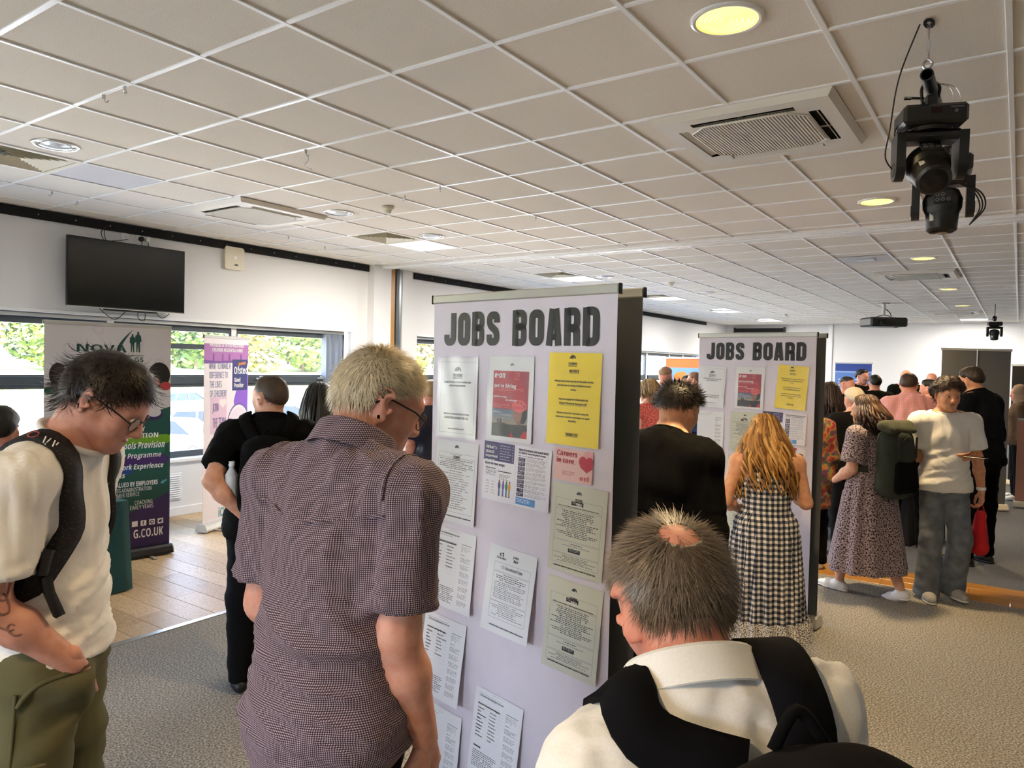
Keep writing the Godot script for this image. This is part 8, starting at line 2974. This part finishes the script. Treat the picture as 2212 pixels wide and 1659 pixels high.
func p_polo() -> void:
	var J := person({"label": "short-haired person in a black polo shirt with a black backpack", "at": Vector3(-3.30, 0, -2.46), "yaw": 52.0, "h": 1.70, "girth": 1.12, "cell": 0.016, "head_cell": 0.006, "hunch": 4.0, "skin": Color(0.80, 0.60, 0.50), "head": Vector3(44, 0, 0),
		"armL": [Vector3(-0.3, -0.75, 0.6), Vector3(0.62, -0.75, 0.05)], "armR": [Vector3(0.25, -1, 0.1), Vector3(-0.2, -0.6, -0.8)],
		"top": {"mat": cloth(Color(0.016, 0.016, 0.018)), "sleeve": 0.72, "sleeve_r": 0.028, "ease": 0.02, "hem": 0.86, "collar": "shirt"},
		"bottom": {"mat": cloth(Color(0.03, 0.03, 0.04))}, "shoe": M.black,
		"hair": {"color": Color(0.24, 0.175, 0.12), "t": 0.003, "rough": 0.002, "cell": 0.007, "strands": [
			{"seed": 61, "n": 2600, "len": Vector2(0.012, 0.022), "w": 0.0012, "lift": 0.35, "line": "short", "whorl": Vector3(0, 0.85, 0.5), "color": Color(0.05, 0.033, 0.02), "tip": Color(0.09, 0.06, 0.035), "sag": 0.1, "segs": 2, "vary": 0.25, "lenf": side_short}]}})
	var bk := cloth(Color(0.018, 0.018, 0.02))
	var bp := backpack(J, "black backpack with a red zip tag on the black polo shirt", bk, Vector3(0.30, 0.42, 0.16), 0.42, {"zip_mat": M.grey_ink})
	var b: Vector3 = (J.chest as Vector3).lerp(J.waist, 0.42)
	inst("zip_tag", boxm(b + Vector3(-0.07, 0.075, 0.28), Vector3(0.03, 0.05, 0.012), 0.004, Basis(Vector3.BACK, -0.7)), M.red, bp)
	inst("red_badge", boxm((J.upper as Vector3) + Vector3(0.0, 0.0, 0.135), Vector3(0.075, 0.035, 0.004), 0.001, Basis(Vector3.RIGHT, -0.35)), mat(Color(0.55, 0.07, 0.05), 0.6), J.top_node)
	# a pale bottle in the side pocket of that backpack
	var rt: Node3D = J.root
	var bo := thing("water_bottle", "clear water bottle in the side pocket of the black backpack", "bottle", rt.transform * (b + Vector3(-0.175, -0.14, 0.17)), 0.0)
	inst("bottle_body", lathem([Vector2(0, 0), Vector2(0.03, 0), Vector2(0.033, 0.02), Vector2(0.033, 0.15), Vector2(0.014, 0.185), Vector2(0.014, 0.2)], 16), mat(Color(0.78, 0.80, 0.80), 0.2), bo)
	inst("cap", lathem([Vector2(0.016, 0.198), Vector2(0.016, 0.222), Vector2(0, 0.222)], 14), M.white, bo)
	person({"label": "person with long straight black hair beside the black polo shirt", "at": Vector3(-3.87, 0, -3.28), "yaw": 40.0, "h": 1.62, "fem": true, "cell": 0.02, "head_cell": 0.009, "skin": PALE, "head": Vector3(-10, -8, 0),
		"top": {"mat": cloth(Color(0.014, 0.014, 0.016)), "sleeve": 2.0, "sleeve_r": 0.022, "hem": 0.86}, "bottom": {"mat": cloth(Color(0.02, 0.02, 0.024))}, "shoe": M.black,
		"hair": {"kind": "long", "color": Color(0.02, 0.017, 0.016), "n": 90, "len": 0.36, "wave": 0.004, "r": 0.012, "spread": 0.035, "back": 0.06, "t": 0.012, "gloss": 0.35}})

func simple(label: String, at: Vector3, yaw: float, h: float, top: Color, bottom: Color, hair, o := {}) -> Dictionary:
	var d := {"label": label, "at": at, "yaw": yaw, "h": h, "cell": 0.026, "head_cell": 0.012, "shoe_cell": 0.018, "skin": RUDDY, "head": Vector3(0, -6, 0),
		"top": {"mat": cloth(top), "sleeve": 2.0, "sleeve_r": 0.026, "ease": 0.026, "hem": 0.84, "crease": 0.008}, "bottom": {"mat": cloth(bottom), "ease": 0.02}, "shoe": M.black}
	if hair is Color:
		d.hair = {"color": hair, "t": 0.014, "rough": 0.006, "cell": 0.012}
	elif hair is Dictionary:
		d.hair = hair
	for k in o:
		d[k] = o[k]
	return person(d)

func p_crowd() -> void:
	var blk := Color(0.02, 0.02, 0.024)
	var coral := tri_mat(ramp_tex(noise_image(101, 0.12, 128, 3), [Color(0.60, 0.20, 0.20), Color(0.74, 0.33, 0.32), Color(0.86, 0.56, 0.54)], [0.25, 0.5, 0.75]), 4.0, 0.9)
	simple("person with a blonde bob in a coral patterned dress by the window", Vector3(-3.0, 0, -6.69), 70.0, 1.66, blk, blk, {"kind": "long", "color": Color(0.50, 0.40, 0.26), "cols": [Color(0.52, 0.42, 0.28), Color(0.42, 0.32, 0.2), Color(0.6, 0.5, 0.34)], "n": 60, "len": 0.12, "wave": 0.006, "r": 0.012, "spread": 0.035, "back": 0.03, "t": 0.014},
		{"fem": true, "cell": 0.02, "skin": PALE, "top": {"mat": coral, "name": "dress_bodice", "sleeve": 0.15, "ease": 0.014, "hem": 0.9, "crease": 0.004}, "bottom": {"kind": "skirt", "name": "dress_skirt", "mat": coral, "hem": 0.35, "flare": 0.27, "pleats": 8.0, "amp": 0.01, "ease": 0.02}, "shoe": M.white})
	simple("balding person in a pale blue shirt by the far window", Vector3(-3.72, 0, -8.75), 0.0, 1.80, Color(0.66, 0.72, 0.80), Color(0.1, 0.1, 0.13), {"kind": "bald", "color": Color(0.55, 0.42, 0.32), "fringe": true, "cell": 0.012}, {"girth": 1.15})
	simple("dark-haired person standing before the orange-topped banner", Vector3(-4.51, 0, -11.5), 200.0, 1.66, Color(0.55, 0.55, 0.58), blk, Color(0.05, 0.035, 0.03))
	simple("person in a blue shirt half hidden by the farther jobs banner", Vector3(-4.02, 0, -10.61), 100.0, 1.72, Color(0.30, 0.40, 0.62), Color(0.12, 0.16, 0.3), Color(0.4, 0.28, 0.18))
	simple("person in a sparkling navy dress with short blonde hair by the window", Vector3(-4.30, 0, -4.92), 60.0, 1.62, Color(0.03, 0.04, 0.11), blk, Color(0.62, 0.52, 0.36),
		{"fem": true, "girth": 1.12, "top": {"mat": tri_mat(ramp_tex(noise_image(103, 0.4, 128, 2), [Color(0.01, 0.015, 0.05), Color(0.025, 0.035, 0.12), Color(0.16, 0.20, 0.42)], [0.3, 0.55, 0.8]), 6.0, 0.35), "name": "dress_bodice", "sleeve": 0.8, "hem": 0.88, "ease": 0.02}, "bottom": {"kind": "skirt", "name": "dress_skirt", "mat": cloth(Color(0.012, 0.014, 0.03)), "hem": 0.5, "flare": 0.25, "pleats": 6.0, "amp": 0.01}})
	var hb := thing("handbag", "black handbag held before the sparkling navy dress", "bag", Vector3(-4.72, 0.72, -4.62), 0.6)
	inst("bag", blob([B(Vector3(-0.1, 0.06, 0), Vector3(0.1, 0.06, 0), 0.09, 0.09, 0.03, Vector3.BACK, 1.6), B(Vector3(-0.08, 0.2, 0), Vector3(0.08, 0.2, 0), 0.06, 0.06, 0.05, Vector3.BACK, 1.6)], 0.014), mat(Color(0.02, 0.02, 0.022), 0.4), hb)
	inst("bag_handle", tubem(smooth_path([Vector3(-0.07, 0.24, 0), Vector3(-0.04, 0.36, 0), Vector3(0.04, 0.36, 0), Vector3(0.07, 0.24, 0)]), 0.008, 6), M.black, hb)
	simple("dark-haired person at the frame edge near the teal table", Vector3(-4.0, 0, -1.45), 60.0, 1.52, Color(0.03, 0.03, 0.035), blk, Color(0.04, 0.03, 0.026), {"cell": 0.022})
	var td := tri_mat(ramp_tex(noise_image(104, 0.02, 256, 3), [Color(0.42, 0.10, 0.16), Color(0.62, 0.32, 0.16), Color(0.48, 0.44, 0.18), Color(0.22, 0.28, 0.22), Color(0.38, 0.13, 0.30)], [0.2, 0.4, 0.5, 0.6, 0.8]), 1.6, 0.9)
	simple("person in a rainbow tie-dye cardigan behind the farther jobs banner", Vector3(-1.53, 0, -6.87), 40.0, 1.58, blk, blk, Color(0.10, 0.07, 0.05), {"fem": true, "cell": 0.02, "top": {"mat": td, "name": "cardigan", "sleeve": 2.0, "sleeve_r": 0.035, "ease": 0.035, "hem": 0.62, "hem_w": 1.2, "crease": 0.012}, "bottom": {"mat": cloth(blk), "ease": 0.03}, "shoe": M.cream})
	simple("person with long dark hair and a grey hooded top near the floral dress", Vector3(-1.66, 0, -8.35), 30.0, 1.66, Color(0.20, 0.20, 0.21), blk, {"kind": "long", "color": Color(0.05, 0.035, 0.03), "cols": [Color(0.05, 0.035, 0.03), Color(0.09, 0.06, 0.04), Color(0.22, 0.14, 0.09)], "n": 70, "len": 0.3, "wave": 0.008, "r": 0.012, "spread": 0.04, "back": 0.05, "t": 0.014}, {"fem": true})
	simple("white-haired person in a dark jacket behind the floral dress", Vector3(-1.28, 0, -7.55), 40.0, 1.63, Color(0.06, 0.06, 0.065), blk, Color(0.74, 0.70, 0.62))
	simple("cropped balding person in a black jacket before the blue banner", Vector3(-2.02, 0, -11.2), 250.0, 1.72, Color(0.02, 0.02, 0.025), blk, {"color": Color(0.15, 0.11, 0.09), "t": 0.003, "rough": 0.001, "cell": 0.012, "line": "fade"}, {"girth": 1.1})
	simple("black-haired person in a dark suit before the blue banner", Vector3(-2.20, 0, -13.5), 240.0, 1.83, Color(0.02, 0.02, 0.025), blk, Color(0.03, 0.025, 0.02), {"face": true})
	simple("black-haired person in a hooded green-black jacket, back turned", Vector3(-1.78, 0, -12.1), 30.0, 1.74, Color(0.08, 0.08, 0.06), blk, Color(0.015, 0.013, 0.012), {"girth": 1.12})
	simple("bald person in a black suit behind the pink shirt", Vector3(-1.66, 0, -14.6), 200.0, 1.84, Color(0.018, 0.018, 0.022), blk, null, {"girth": 1.1, "face": true})
	simple("bald person in an olive suit with a name badge", Vector3(-1.33, 0, -15.4), 205.0, 1.80, Color(0.30, 0.28, 0.22), Color(0.28, 0.26, 0.2), null, {"girth": 1.05, "face": true, "badge": true})
	simple("person in black beside the plain grey banner", Vector3(-0.98, 0, -11.2), 80.0, 1.70, Color(0.015, 0.015, 0.018), blk, Color(0.03, 0.025, 0.02))
	var hj := simple("person in a beige headscarf and brown coat at the right-hand end", Vector3(0.02, 0, -12.6), 100.0, 1.64, Color(0.36, 0.28, 0.22), blk, null, {"fem": true, "shoe": M.white})
	var hx: Transform3D = hj.head
	inst("headscarf", blob([B(hx * Vector3(0, 0.035, 0.02), hx * Vector3(0, 0.0, 0.03), 0.105, 0.1, 0.04), B(hx * Vector3(0, -0.05, 0.02), hx * Vector3(0, -0.16, 0.02), 0.085, 0.12, 0.05)], 0.015, [[hx * Vector3(0, 0, -0.075), hx.basis * Vector3(0, 0, -1)]], creases(0.008, Vector3(6, 14, 6), 5)), cloth(Color(0.62, 0.53, 0.45)), hj.root)
